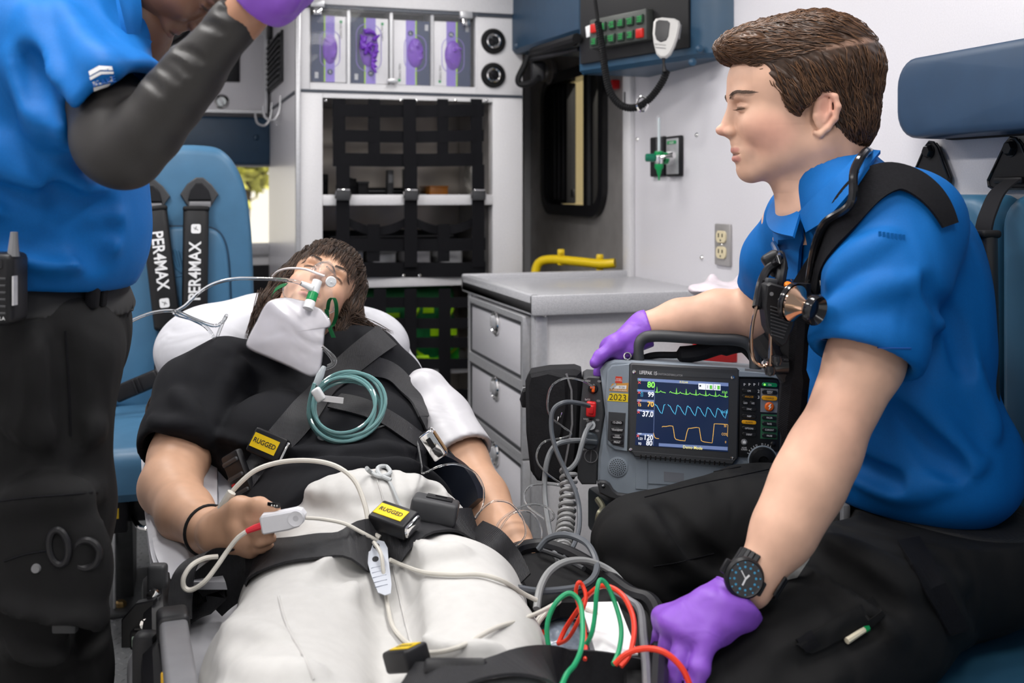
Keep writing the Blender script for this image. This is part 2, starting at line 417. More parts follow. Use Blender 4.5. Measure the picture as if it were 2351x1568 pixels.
def head_sculpt(skin, lip, brow, cheek, h=2.4, fem=False, beard=0.0, neck=None):
    """head in its own frame: face looks along -x, up +y, side z; about 380 units tall"""
    S = Sculpt((-225, -330, -150), (215, 235, 150), h)
    q = lambda x, y, z=0: (x-1840, 230-y, z)
    S.ell(q(1868, 165), (150, 118, 108), k=1)
    S.ell(q(1765, 190), (95, 88, 90), k=50)
    S.ell(q(1778, 285), (94, 105, 80), k=40)
    jw = 62 if not fem else 54
    for s in (-1, 1):
        S.cap(q(1862, 330, s*jw), q(1728, 388, s*18), 30, 24, 32)
        S.ell(q(1738, 290, s*50), (46, 36, 30), k=30)
        S.ell(q(1800, 320, s*53), (58, 56, 28), k=30)
    S.ell(q(1722, 390), (28 if not fem else 24, 25, 30), k=22)
    S.ell(q(1800, 362), (78, 42, 58), k=30)
    if neck: S.cap(q(1905, 310), neck, 68, 70, 40); S.cap(q(1815, 375), (Vector(q(1830, 390))*0.4+Vector(neck)*0.6), 34, 50, 40)
    else:
        S.cap(q(1905, 320), q(1885, 540), 82, 92, 40)
        S.cap(q(1805, 395), q(1835, 470), 34, 52, 40)
    # brow, eye hollows, eyelids
    S.cap(q(1692, 222, -48), q(1692, 222, 48), 15, 15, 22)
    for s in (-1, 1):
        S.ell(q(1680, 250, s*42), (19, 14, 24), k=12, op='s')
        S.ell(q(1706, 250, s*40), (21, 15, 22), k=3)
        S.cap(q(1690, 246, s*28), q(1697, 249, s*58), 4, 3.5, 5)
        S.cap(q(1686, 256, s*30), q(1696, 258, s*54), 3, 3, 4)
    # nose
    S.cap(q(1684, 236), q(1664, 296), 9, 13, 12)
    S.cap(q(1690, 250), q(1678, 302), 12, 17, 10)
    S.ell(q(1657, 299), (14, 12, 13), k=6)
    for s in (-1, 1):
        S.ell(q(1674, 303, s*15), (15, 11, 10), k=6)
        S.ell(q(1668, 313, s*9), (6, 4, 4.5), k=3, op='s')
    # mouth
    S.ell(q(1712, 352), (28, 36, 44), k=16); S.ell(q(1695, 327), (17, 18, 24), k=12)
    up = [(1700, 347, -30), (1689, 345, -14), (1686, 346, 0), (1689, 345, 14), (1700, 347, 30)]
    lo = [(1700, 362, -26), (1692, 365, -12), (1690, 366, 0), (1692, 365, 12), (1700, 362, 26)]
    S.chain([q(*p) for p in up], [3, 5.2, 5.6, 5.2, 3], 9); S.chain([q(*p) for p in lo], [3, 6.2, 6.6, 6.2, 3], 9)
    S.chain([q(1696, 354, -30), q(1682, 355, -10), q(1678, 355, 0), q(1682, 355, 10), q(1696, 354, 30)], [2, 3.2, 3.6, 3.2, 2], 3, op='s')
    S.cap(q(1686, 379, -14), q(1686, 379, 14), 5, 5, 10, op='s')
    # ears
    for s in (-1, 1):
        z0 = 92
        out = [(1848, 240), (1853, 227), (1868, 222), (1883, 232), (1889, 254), (1884, 280), (1870, 300), (1855, 314), (1845, 310)]
        zz = [92, 98, 104, 110, 112, 108, 102, 97, 92]
        S.ell(q(1863, 266, s*94), (24, 42, 12), k=6)
        S.chain([q(x, y, s*z) for (x, y), z in zip(out, zz)], [5, 6, 6.5, 7, 7, 6.5, 6.5, 7, 5], 5)
        S.ell(q(1862, 254, s*112), (13, 22, 10), k=4, op='s')
        S.chain([q(1874, 240, s*104), q(1874, 266, s*106), q(1864, 286, s*102)], [4, 4.5, 4], 4)
        S.ell(q(1846, 274, s*94), (7, 9, 8), k=4)
    me = S.mesh('head')
    p = coords(me)
    col = np.tile(np.array(skin, float), (len(p), 1))
    for s in (-1, 1):
        col = blend(col, cheek, 0.55*fall(p, q(1745, 310, s*70), (75, 60, 60)))
        col = blend(col, cheek, 0.7*fall(p, q(1868, 255, s*108), (36, 52, 26)))
        # eyebrow and lash line
        for (x, y, z, r, w) in ((1683, 224, 30, 9, 0.9), (1684, 220, 42, 8, 0.9), (1691, 219, 55, 8, 0.8), (1700, 222, 66, 6, 0.5)):
            col = blend(col, brow, w*np.sqrt(fall(p, q(x, y, s*z), (20, r*1.0, 14))))
        for (x, y, z) in ((1688, 252, 32), (1687, 252.5, 42), (1691, 253, 52)): col = blend(col, brow, 0.85*np.sqrt(fall(p, q(x, y, s*z), (14, 4.4, 11))))
    col = blend(col, cheek, 0.6*fall(p, q(1655, 300), (26, 26, 30)))
    for z in (-22, -8, 8, 22): col = blend(col, lip, 0.9*np.sqrt(fall(p, q(1680, 345, z), (18, 7, 13)))); col = blend(col, lip, 0.9*np.sqrt(fall(p, q(1684, 366, z), (18, 9, 13))))
    col = blend(col, np.array(lip)*0.25, np.sqrt(fall(p, q(1682, 355.5), (16, 3.4, 27))))
    if beard: 
        for s in (-1, 1): col = blend(col, brow, beard*np.sqrt(fall(p, q(1790, 385, s*40), (110, 50, 60))))
        col = blend(col, brow, beard*np.sqrt(fall(p, q(1705, 395), (40, 30, 50))))
    paint(me, col); return me
def strand_mesh(bvh, seeds, dirfn, length, nseg, w, lift, rnd, gravity=0.0, wob=0.2):
    """tapered hair strands that follow a surface; returns verts, faces, per-strand ids"""
    V = []; F = []; ids = []
    for si, (p, n) in enumerate(seeds):
        L = length*rnd.uniform(0.6, 1.15); st = L/nseg; d = None; pts = [p+n*lift]; ns = [n]; cur = p
        jit = Vector((rnd.gauss(0, wob), rnd.gauss(0, wob), rnd.gauss(0, wob)))
        for k in range(nseg):
            d0 = dirfn(cur)+jit; d0 = d0-n*d0.dot(n)
            if d0.length < 1e-6: break
            d = d0.normalized() if d is None else (d*0.4+d0.normalized()*0.6).normalized()
            cur = cur+d*st; h = bvh.find_nearest(cur)
            if h[0] is None: break
            cur = h[0]; n = h[1]; pts.append(cur+n*(lift*(1-0.5*k/nseg)+rnd.uniform(0, lift*0.5))); ns.append(n)
        m = len(pts)
        if m < 3: continue
        b0 = len(V)
        for k in range(m):
            t = (pts[min(k+1, m-1)]-pts[max(k-1, 0)]).normalized(); b = t.cross(ns[k]); ww = w*(1-(k/(m-1))**2*0.9)*(0.5 if k == 0 else 1)
            V += [pts[k]-b*ww, pts[k]+ns[k]*ww*0.7, pts[k]+b*ww]; ids += [si]*3
        for k in range(m-1):
            a = b0+k*3; c = a+3
            F += [(a, a+1, c+1, c), (a+1, a+2, c+2, c+1), (a+2, a, c, c+2)]
    return V, F, ids
def surf_seeds(me, n, rnd, keep=None, M=None):
    ps = me.polygons; out = []; tries = 0
    while len(out) < n and tries < n*20:
        tries += 1; p = ps[rnd.randrange(len(ps))]; c = p.center
        if keep and not keep(c): continue
        out.append((Vector(c), Vector(p.normal)))
    return out
def strands_obj(name, V, F, ids, c0, c1, rnd, m, parent, xf=None):
    me = bpy.data.meshes.new(name); me.from_pydata([tuple(v) for v in V], [], F)
    k = max(ids)+1 if ids else 1; tv = np.array([rnd.random() for _ in range(k)]); i = np.array(ids)
    paint(me, np.array(c0)[None, :]*(1-tv[i][:, None])+np.array(c1)[None, :]*tv[i][:, None])
    if xf is not None: me.transform(xf)
    me.polygons.foreach_set('use_smooth', [True]*len(me.polygons))
    o = obj(name, me, m, parent, smooth=None); o['kind'] = 'stuff'; return o
def hand_fill(S, wrist, knuckles, wr, kr, k=0.012):
    """back of the hand: webs from the wrist to each knuckle"""
    for kk in knuckles: S.cap(wrist, kk, wr, kr, k)
    for a, b in zip(knuckles[:-1], knuckles[1:]): S.cap(a, b, kr, kr, k)
def sheet(A, B, th, M=None):
    """cloth strip between two edge lines, with thickness"""
    n = len(A); vs = []; fs = []
    A = [Vector(a) for a in A]; B = [Vector(b) for b in B]
    for i in range(n):
        t = A[min(i+1, n-1)]-A[max(i-1, 0)]; nn = t.cross(B[i]-A[i]).normalized()*th/2
        vs += [A[i]-nn, B[i]-nn, B[i]+nn, A[i]+nn]
    for i in range(n-1):
        for k in range(4): l = (k+1) % 4; fs.append((i*4+k, i*4+l, i*4+4+l, i*4+4+k))
    fs += [(3, 2, 1, 0), tuple(range((n-1)*4, n*4))]
    return MB().add(vs, fs, M)
def strap_on(bvh, pix, w, th, off, n=6, taper=0.0, it=5):
    """webbing laid on a surface along photo points; returns MB, centre points, normals"""
    pts = []; ns = []
    px2 = spl([Vector((a, b, 0)) for a, b in pix], n)
    zl = None
    for q in px2:
        h, nn = on(bvh, q.x, q.y, off)
        if h is None:
            if zl is None: continue
            h = P(q.x, q.y, zl)
        zl = (h-CAM).dot(CF); pts.append(h); ns.append(nn)
    # smooth along the run
    for _ in range(it):
        pts = [pts[0]]+[(pts[i-1]+pts[i]*2+pts[i+1])/4 for i in range(1, len(pts)-1)]+[pts[-1]]
        ns = [ns[0]]+[(ns[i-1]+ns[i]*2+ns[i+1]).normalized() for i in range(1, len(ns)-1)]+[ns[-1]]
    wd = []
    m = len(pts)
    for i in range(m):
        t = (pts[min(i+1, m-1)]-pts[max(i-1, 0)]).normalized(); wd.append(t.cross(ns[i]).normalized()*w/2*(1-taper*max(0, 1-3*i/m)))
    return MB().ribbon(pts, wd, ns, th), pts, ns, wd
def folds(S, ridges, k=0.02, sink=0.55):
    """raise soft cloth ridges (or press grooves, r<0) along photo paths on the sculpt's present surface"""
    me = S.mesh('tmp'); b = BVHTree.FromPolygons([v.co for v in me.vertices], [list(f.vertices) for f in me.polygons])
    for pix, r in ridges:
        pts = []; nn = []
        for q_ in spl([Vector((x, y, 0)) for x, y in pix], 5):
            h_, n_ = on(b, q_.x, q_.y, 0.0)
            if h_ is not None: pts.append(h_); nn.append(n_)
        if len(pts) < 3: continue
        z0 = (pts[len(pts)//2]-CAM).dot(CF)
        m = len(pts); keep = [i for i in range(m) if abs((pts[i]-CAM).dot(CF)-z0) < 0.16]
        pts = [pts[i] for i in keep]; nn = [nn[i] for i in keep]; m = len(pts)
        if m < 3: continue
        a = abs(r); rs = [a*(0.35+0.65*math.sin(PI*(i+0.5)/m)) for i in range(m)]
        if r > 0: S.chain([p-n*rr*sink for p, n, rr in zip(pts, nn, rs)], rs, k)
        else: S.chain([p+n*rr*sink for p, n, rr in zip(pts, nn, rs)], rs, k, op='s')
    bpy.data.meshes.remove(me)
# ================================================================ the vehicle's inside
class Plane:
    def __init__(s, o, u, v=(0, 0, 1)):
        s.M = axes(Vector(o), u, v); s.o = Vector(o); s.u = s.M.col[0].xyz; s.v = s.M.col[1].xyz; s.n = s.M.col[2].xyz
    def uv(s, px, py):
        r = ray(px, py); t = (s.o-CAM).dot(s.n)/r.dot(s.n); h = CAM+r*t-s.o
        return (h.dot(s.u), h.dot(s.v))
    def rect(s, x0, y0, x1, y1):
        """centre and size of the box that spans two photo corners"""
        a = s.uv(x0, y0); b = s.uv(x1, y1)
        return ((a[0]+b[0])/2, (a[1]+b[1])/2), (abs(b[0]-a[0]), abs(b[1]-a[1]))
    def box(s, mb, x0, y0, x1, y1, z0, z1, r=0.0, seg=2):
        c, d = s.rect(x0, y0, x1, y1)
        mb.box((c[0], c[1], (z0+z1)/2), (d[0], d[1], abs(z1-z0)), r, seg, s.M); return mb
WX, CY, BY = 1.36, 3.45, 4.40
RW = Plane((WX, 0, 0), (0, -1, 0)); CAB = Plane((0, CY, 0), (1, 0, 0)); BK = Plane((0, BY, 0), (1, 0, 0))
DRW = Plane((0.825, 0, 0), (0, -1, 0)); DWL = Plane((1.42, 0, 0), (0, -1, 0)); SEA = Plane((0, 2.90, 0), (1, 0, 0))

M_wall = mat('white_laminate', (0.71, 0.695, 0.735), 0.28, noise=0.03, nscale=300, bump=0.02, bscale=400)
M_white = mat('white_panel', (0.76, 0.75, 0.77), 0.35, noise=0.03, nscale=200)
M_alu = mat('brushed_aluminium', (0.56, 0.56, 0.58), 0.35, 0.45, noise=0.06, nscale=120)
M_steel = mat('stainless_sheet', (0.50, 0.48, 0.47), 0.38, 0.55, noise=0.10, nscale=14)
M_chrome = mat('chrome', (0.85, 0.84, 0.83), 0.08, 1.0)
M_black = mat('black_plastic', (0.010, 0.010, 0.012), 0.42, spec=0.35, noise=0.1, bump=0.05, bscale=500)
M_blackg = mat('black_gloss', (0.010, 0.010, 0.012), 0.15)
M_rubber = mat('black_rubber', (0.008, 0.008, 0.009), 0.6, spec=0.25)
M_web = mat('black_webbing', (0.008, 0.008, 0.010), 0.75, spec=0.15, wave=(260, 0.35, 'DIAGONAL'), noise=0.2, nscale=300)
M_navy = mat('navy_vinyl', (0.015, 0.045, 0.088), 0.42, noise=0.06, nscale=30, bump=0.12, bscale=350)
M_blue = mat('blue_vinyl', (0.058, 0.165, 0.290), 0.40, noise=0.05, nscale=20, bump=0.10, bscale=350)
M_bench = mat('bench_blue_vinyl', (0.030, 0.105, 0.185), 0.42, noise=0.05, nscale=20, bump=0.12, bscale=350)
M_grey = mat('grey_plastic', (0.20, 0.20, 0.21), 0.45, noise=0.05)
M_dkgrey = mat('charcoal_plastic', (0.045, 0.046, 0.05), 0.5, noise=0.08, bump=0.08, bscale=400)
M_seam = mat('dark_joint', (0.05, 0.06, 0.08), 0.5)
M_floor = mat('grey_tread_floor', (0.17, 0.175, 0.18), 0.42, noise=0.15, nscale=9, bump=0.06, bscale=300)
M_corian = mat('speckled_grey_worktop', (0.42, 0.42, 0.45), 0.25, nscale=420, col2=(0.56, 0.56, 0.58))
M_yellow = mat('yellow_powder_coat', (0.80, 0.56, 0.006), 0.3)
M_glass = mat('clear_glass', (1, 1, 1), 0.02, trans=1.0, ior=1.45)
M_acr = mat('clear_acrylic', (0.95, 0.96, 1.0), 0.03, alpha=0.045, spec=0.6)
M_dark = mat('dark_interior', (0.02, 0.02, 0.022), 0.5)
M_lamp = mat('lamp_diffuser', (1, 1, 1), 0.5, emit=(1.0, 0.98, 0.95), estr=9.0)
M_txw = mat('white_print', (0.85, 0.85, 0.86), 0.5)
M_txk = mat('black_print', (0.015, 0.015, 0.018), 0.5)
M_red = mat('red_plastic', (0.62, 0.012, 0.015), 0.35)
M_green = mat('green_plastic', (0.005, 0.30, 0.085), 0.35)

# ---- shell
FZ = 0.10
fl = struct('floor', MB().box((0.3, 2.0, FZ-0.02), (2.6, 5.4, 0.04)), M_floor, label='grey diamond tread floor of the vehicle')
tr = MB()
for i in range(70):                       # raised tread lenses in view beside the cot
    for j in range(64):
        x = -0.42+i*0.0135+(j % 2)*0.0067; y = 1.55+j*0.027
        if x > 0.5: continue
        a = 0.9 if (i+j) % 2 else -0.9
        ca, sa = math.cos(a), math.sin(a)
        v = [(x+ca*0.0085, y+sa*0.0085, 0), (x-sa*0.0028, y+ca*0.0028, 0), (x-ca*0.0085, y-sa*0.0085, 0), (x+sa*0.0028, y-ca*0.0028, 0), (x, y, 0.0022)]; v = [(a_, b_, c_+FZ) for a_, b_, c_ in v]
        tr.add(v, [(0, 1, 4), (1, 2, 4), (2, 3, 4), (3, 0, 4)])
t_ = obj('tread_bump', tr, M_floor, fl, smooth=None); t_['kind'] = 'stuff'
ceil = struct('ceiling', MB().box((0.3, 2.0, 1.97), (2.6, 5.4, 0.04)), M_white)
struct('wall_left', MB().box((-0.89, 2.0, 0.98), (0.06, 5.4, 1.98)), M_white)
wr = struct('wall_right', MB().box((WX+0.06, 1.30, 0.98), (0.12, 3.50, 1.98)), M_wall, label='glossy white right wall behind the bench')
# front bulkhead, with the pass-through window opening on the left
x0, z1 = BK.uv(330, 380); x1, z0 = BK.uv(622, 560)
wf = MB()
wf.box(((-0.92+x0)/2, BY+0.04, 0.98), (x0+0.92, 0.08, 1.98))
wf.box(((x1+1.6)/2, BY+0.04, 0.98), (1.6-x1, 0.08, 1.98))
wf.box(((x0+x1)/2, BY+0.04, (z1+1.97)/2), (x1-x0, 0.08, 1.97-z1))
wf.box(((x0+x1)/2, BY+0.04, z0/2), (x1-x0, 0.08, z0))
struct('wall_front', wf, M_white, label='front bulkhead behind the rear-facing blue seat')
win2 = struct('window_2', MB().box(((x0+x1)/2, BY+0.05, (z0+z1)/2), (x1-x0-0.004, 0.008, z1-z0-0.004)), M_acr, label='bright pass-through window beside the blue seat')
fr = MB()
fr.box(((x0+x1)/2, BY-0.008, z0-0.02), (x1-x0+0.08, 0.03, 0.05), 0.006).box(((x0+x1)/2, BY-0.008, z1+0.006), (x1-x0, 0.02, 0.018), 0.004)
obj('window_frame', fr, M_alu, win2)
# dark lower bulkhead panel under the window
struct('trim_4', MB().box(((x0+x1)/2, BY-0.015, 0.40), (x1-x0+0.1, 0.02, 0.80)), M_black, label='black lower bulkhead panel under the pass-through window')
# ---- side door with window, right of the net cabinet
DW0, DW1 = 3.08, 4.36
o0, zt = DWL.uv(1252, 178); o1, zb = DWL.uv(1396, 500)
ow = (abs(o0), abs(o1)); wy0, wy1 = min(ow), max(ow)
d1 = MB()
def dbox(mb, ya, yb, za, zb_, xa, xb, r=0): mb.box(((xa+xb)/2, (ya+yb)/2, (za+zb_)/2), (abs(xb-xa), abs(yb-ya), abs(zb_-za)), r)
inset = 0.035
dbox(d1, DW0, wy0+inset, FZ, 1.95, 1.42, 1.46); dbox(d1, wy1-inset, DW1, FZ, 1.95, 1.42, 1.46)
dbox(d1, wy0+inset, wy1-inset, FZ, zb+inset, 1.42, 1.46); dbox(d1, wy0+inset, wy1-inset, zt-inset, 1.95, 1.42, 1.46)
door = struct('door_1', d1, M_steel, label='stainless side door with a black framed window')
win = thing('window_1', 'black framed sliding window in the stainless side door', 'window', (1.42, (wy0+wy1)/2, (zb+zt)/2)); win['kind'] = 'structure'
del win['category']
WM = Plane((1.42, (wy0+wy1)/2, (zb+zt)/2), (0, -1, 0)).M
ww, wh = wy1-wy0, zt-zb
def ring_frame(mb, w, h, r, t, z0, z1, M, n=6):
    o = rrect(w, h, r, n); i = rrect(w-2*t, h-2*t, max(r-t, 0.003), n); m = len(o)
    vs = [(p[0], p[1], z0) for p in o]+[(p[0], p[1], z1) for p in o]+[(p[0], p[1], z1) for p in i]+[(p[0], p[1], z0) for p in i]
    fs = []
    for k in range(m):
        l = (k+1) % m
        for a in range(4): b = (a+1) % 4; fs.append((a*m+k, a*m+l, b*m+l, b*m+k))
    mb.add(vs, fs, M); return mb
WP = Plane((1.42, (wy0+wy1)/2, (zb+zt)/2), (0, -1, 0)); obj('window_frame', ring_frame(MB(), ww, wh, 0.11, 0.042, -0.045, 0.022, WM, 8), M_blackg, win)
ux, _ = WP.uv(1351, 340); ua, ub = WP.uv(1262, 340)[0], WP.uv(1301, 340)[0]
obj('window_reveal', MB().box(((ua+ub)/2, 0, -0.02), (ub-ua, wh-0.09, 0.04), 0.006, 2, WM), M_rubber, win)
for k in range(3): obj('reveal_rib', MB().box((ua+(ub-ua)*(0.35+0.25*k), 0, 0.002), (0.012, wh-0.12, 0.01), 0.003, 2, WM), M_black, win)
obj('mullion', MB().box((ux, 0, -0.012), (0.10, wh-0.08, 0.03), 0.004, 2, WM), M_rubber, win)
obj('mullion', MB().box((ux+0.02, 0, 0.006), (0.022, wh-0.08, 0.012), 0.003, 2, WM), M_dkgrey, win)
obj('pane', MB().box((0, 0, -0.02), (ww-0.15, wh-0.1, 0.004), 0, 2, WM), M_acr, win)
lx, ly = Plane((1.42, (wy0+wy1)/2, (zb+zt)/2), (0, -1, 0)).uv(1310, 444)
obj('latch', MB().box((lx, ly, -0.01), (0.022, 0.03, 0.01), 0.003, 2, WM), M_black, win)
# strip screws on the steel door
rv = obj('screw', MB().lathe([(0.0, 0.004), (0.0035, 0.0035), (0.005, 0.001), (0.0055, 0)], 10), M_chrome, door)
def screws(pl, pts, parent, sc=1.0, src=rv, first=None):
    for k, (a, b) in enumerate(pts):
        u, v = pl.uv(a, b); m4 = pl.M @ T(u, v, 0.0) @ Matrix.Scale(sc, 4)
        inst('screw', src, m4, parent)
u, v = DWL.uv(1436, 268); rv.matrix_world = DWL.M @ T(u, v, 0)
screws(DWL, [(1222, 300), (1223, 436), (1224, 572), (1436, 432), (1317, 124)], door)
screws(RW, [(1463, 320), (1600, 310), (1612, 592)], wr, 1.3)
# vertical trim strips
tz = MB(); DWL.box(tz, 1203, 150, 1219, 1000, 0, 0.03, 0.003); struct('trim_1', tz, M_white, label='white vertical strip right of the net cabinet')
tz = MB(); RW.box(tz, 1441, -60, 1458, 640, 0, 0.018, 0.003); t2 = struct('trim_2', tz, M_white, label='white vertical strip between side door and white wall')
screws(RW, [(1449, 205), (1450, 300), (1450, 430), (1451, 560)], t2, 0.7)
u, v = RW.uv(1447, 226); obj('slot', MB().box((u, v, 0.019), (0.006, 0.04, 0.003), 0, 2, RW.M), M_black, t2)
tz = MB(); DWL.box(tz, 1412, 186, 1424, 204, 0, 0.03, 0.004); obj('door_button', tz, M_red, door)
# the place outside: beige wall beyond the side window, bright yard beyond the pass-through
ob = struct('wall_outside', MB().box((3.2, 6.5, 1.3), (0.1, 9.0, 4.0)), mat('beige_render', (0.90, 0.70, 0.34), 0.8, noise=0.04), label='beige wall outside the side window')
struct('ground_outside', MB().box((0, 12, -0.6), (40, 30, 0.1)), mat('pale_yard', (0.72, 0.70, 0.66), 0.8, noise=0.1, nscale=3))
M_leaf = mat('yellow_green_leaves', (0.62, 0.62, 0.14), 0.6, noise=0.3, nscale=12)
def bush(c, r, n, seed, label, name='shrub_outside'):
    rnd = random.Random(seed); o = thing(name, label, 'shrub', (c[0], c[1], c[2]-r))
    mb = MB(); st = MB()
    for k in range(n):
        d = Vector((rnd.gauss(0, 1), rnd.gauss(0, 1), rnd.gauss(0, 0.9))).normalized()*r*rnd.uniform(0.35, 1.0)
        p = Vector(c)+d; q = Matrix.Rotation(rnd.uniform(0, 6.3), 4, d.orthogonal()) @ Matrix.Rotation(rnd.uniform(0, 6.3), 4, 'Z')
        L = rnd.uniform(0.05, 0.10)*1.6
        mb.add([(-L, 0, 0), (0, -L*0.4, 0.01), (L, 0, 0), (0, L*0.4, 0.01)], [(0, 1, 2, 3)], Matrix.Translation(p) @ q)
    for k in range(7):
        a = k*0.9; st.tube([(c[0], c[1], -0.56), (c[0]+0.3*r*math.cos(a), c[1]+0.3*r*math.sin(a), c[2]), (c[0]+0.7*r*math.cos(a), c[1]+0.7*r*math.sin(a), c[2]+0.5*r)], [0.04, 0.025, 0.008], 6)
    f_ = obj('foliage', mb, M_leaf, o, smooth=None); f_['kind'] = 'stuff'
    obj('stem', st, mat('bark', (0.12, 0.08, 0.05), 0.9), o)
bush((0.46, 9.3, 1.28), 0.30, 200, 3, 'sunlit yellow-green shrub outside the pass-through window')
struct('wall_outside', MB().box((-1.0, 12.5, 0.3), (9.0, 0.1, 2.2)), mat('white_render', (0.85, 0.84, 0.80), 0.8), label='white wall outside beyond the shrub')
sd = bpy.data.lights.new('sun', 'SUN'); sd.energy = 8.0; sd.angle = 0.01; sd.color = (1.0, 0.93, 0.80)
so = bpy.data.objects.new('sun', sd); COL.objects.link(so); so.rotation_euler = Vector((-0.55, 1.0, -0.9)).to_track_quat('-Z', 'Y').to_euler(); so.location = (3, -4, 6)
# ---- ceiling lamps
def ceiling_lamp(x, y, lx, ly, power, label):
    t = thing('ceiling_lamp', label, 'ceiling light', (x, y, 1.95), 'flat lamps on the ceiling')
    obj('housing', MB().box((x, y, 1.938), (lx+0.04, ly+0.04, 0.022), 0.006), M_white, t)
    obj('diffuser', MB().box((x, y, 1.924), (lx, ly, 0.010), 0.004), M_lamp, t)
    ld = bpy.data.lights.new('lamp_light', 'AREA'); ld.shape = 'RECTANGLE'; ld.size = lx; ld.size_y = ly; ld.energy = power; ld.color = (1.0, 0.975, 0.95)
    lo = bpy.data.objects.new('lamp_light', ld); COL.objects.link(lo); lo.location = (x, y, 1.915); lo.parent = t; lo.matrix_parent_inverse = t.matrix_world.inverted()
for i, (x, y, p) in enumerate([(-0.30, 0.35, 7), (-0.30, 1.25, 15), (-0.30, 2.15, 14), (-0.30, 3.05, 6), (0.70, 0.35, 6), (0.70, 1.25, 12), (0.70, 2.05, 9), (0.75, 2.95, 5)]):
    ceiling_lamp(x, y, 0.16, 0.42, p, 'flat white ceiling lamp above the %s, %s' % (('left aisle' if x < 0 else 'bench side'), ('nearest the rear', 'second from the rear', 'third from the rear', 'nearest the bulkhead')[i % 4]))
# ================================================================ tall net cabinet with the glove dispenser
cab = thing('storage_cabinet', 'tall white cabinet with glove dispenser above and black net over its shelves', 'cabinet', (0.75, CY+0.2, 0))
DEP = 0.46
def cb(mb, x0, y0, x1, y1, z0=-DEP, z1=0.0, r=0.0): return CAB.box(mb, x0, y0, x1, y1, z0, z1, r)
cu0, _ = CAB.uv(683, 200); cu1, _ = CAB.uv(1200, 200)
ZB = 0.0
def uvb(u0, v0, u1, v1, z0, z1, r=0.0, mb=None):
    mb = mb or MB(); mb.box(((u0+u1)/2, (v0+v1)/2, (z0+z1)/2), (abs(u1-u0), abs(v1-v0), abs(z1-z0)), r, 2, CAB.M); return mb
_, vline = CAB.uv(690, 208)
# opening of the shelves
ou0, ot = CAB.uv(741, 224); ou1, _ = CAB.uv(1131, 230)
face = MB()
uvb(cu0, FZ, ou0, vline-0.002, -0.03, 0, 0.003, face); uvb(ou1, FZ, cu1, vline-0.002, -0.03, 0, 0.003, face)
uvb(ou0, ot, ou1, vline-0.002, -0.03, 0, 0.0, face)
obj('front_frame', face, M_white, cab)
# upper dispenser face with opening
gu0, gt = CAB.uv(712, 12); gu1, _ = CAB.uv(1092, 36); _, gb = CAB.uv(712, 189)
up = MB()
uvb(cu0, vline+0.004, gu0, 1.93, -0.03, 0.0, 0.003, up); uvb(gu1, vline+0.004, cu1, 1.93, -0.03, 0, 0.003, up)
uvb(gu0, vline+0.004, gu1, gb, -0.03, 0, 0.0, up); uvb(gu0, gt, gu1, 1.70, -0.03, 0, 0.0, up)
obj('upper_face', up, M_white, cab)
obj('seam_strip', uvb(cu0-0.002, vline-0.004, cu1, vline+0.005, -0.02, 0.003), M_seam, cab)
obj('seam_strip', uvb(gu0-0.02, 1.70, cu1, 1.712, -0.02, 0.006), M_seam, cab)
obj('top_panel', uvb(cu0, 1.712, cu1, 1.93, -0.03, 0.012, 0.002), M_white, cab)
obj('corner_post', uvb(cu0-0.006, FZ, cu0+0.010, 1.93, -0.03, 0.008, 0.004), M_alu, cab)
# carcass: back, sides, dividing decks
M_cback = mat('cabinet_back_panel', (0.62, 0.55, 0.48), 0.30, 0.3, noise=0.25, nscale=6)
obj('back_panel', uvb(cu0, FZ, cu1, 1.93, -DEP, -DEP+0.012), M_cback, cab)
obj('side_panel', uvb(cu1-0.012, FZ, cu1, 1.93, -DEP, -0.03), M_steel, cab)
# left side panel runs back to the bulkhead
pA = Vector((cu0, CY, 0)); pB = Vector((0.338, BY-0.01, 0)); SIDE = Plane(pB, pA-pB)
Ls = (pA-pB).length
obj('side_panel', MB().box((Ls/2, 1.015, -0.008), (Ls, 1.83, 0.016), 0, 2, SIDE.M), M_wall, cab)
_, v0_ = SIDE.uv(640, 228)
obj('seam_strip', MB().box((Ls/2, vline, 0.002), (Ls, 0.009, 0.004), 0, 2, SIDE.M), M_seam, cab)
# louvred vent on the side panel
vu0, vv1 = SIDE.uv(617, 112); vu1, vv0 = SIDE.uv(651, 186)
ven = obj('vent', MB().box(((vu0+vu1)/2, (vv0+vv1)/2, 0.004), (abs(vu1-vu0), abs(vv1-vv0), 0.008), 0.002, 2, SIDE.M), M_black, cab)
for k in range(9):
    obj('slat', MB().box(((vu0+vu1)/2, vv0+(vv1-vv0)*(k+0.5)/9, 0.012), (abs(vu1-vu0)*0.9, 0.006, 0.012), 0.001, 2, SIDE.M @ T(0, 0, 0)), M_dkgrey, ven)
for (a, b) in ((607, 0), (632, 0)):
    u0, v0 = SIDE.uv(a if a > 616 else 618, 232)
    pts = [(u0, v0-0.0, 0.006), (u0, v0-0.06, 0.01), (u0+0.0, v0-0.085, 0.03), (u0+0.0, v0-0.075, 0.055), (u0, v0-0.045, 0.062)]
    obj('hook', MB().tube([SIDE.M @ Vector(p) for p in spl(pts, 5)], 0.004, 6), M_alu, cab)
    break
u0, v0 = SIDE.uv(640, 225)
for du in (-0.22, 0.10):
    pts = [(u0+du, v0, 0.004), (u0+du, v0-0.055, 0.008), (u0+du, v0-0.09, 0.03), (u0+du, v0-0.08, 0.06), (u0+du, v0-0.04, 0.068)]
    obj('hook', MB().tube([SIDE.M @ Vector(p) for p in spl(pts, 5)], 0.0045, 6), M_alu, cab)
u0, v0 = SIDE.uv(625, 62); obj('clip', MB().box((u0, v0, 0.01), (0.05, 0.10, 0.02), 0.006, 2, SIDE.M), M_black, cab)
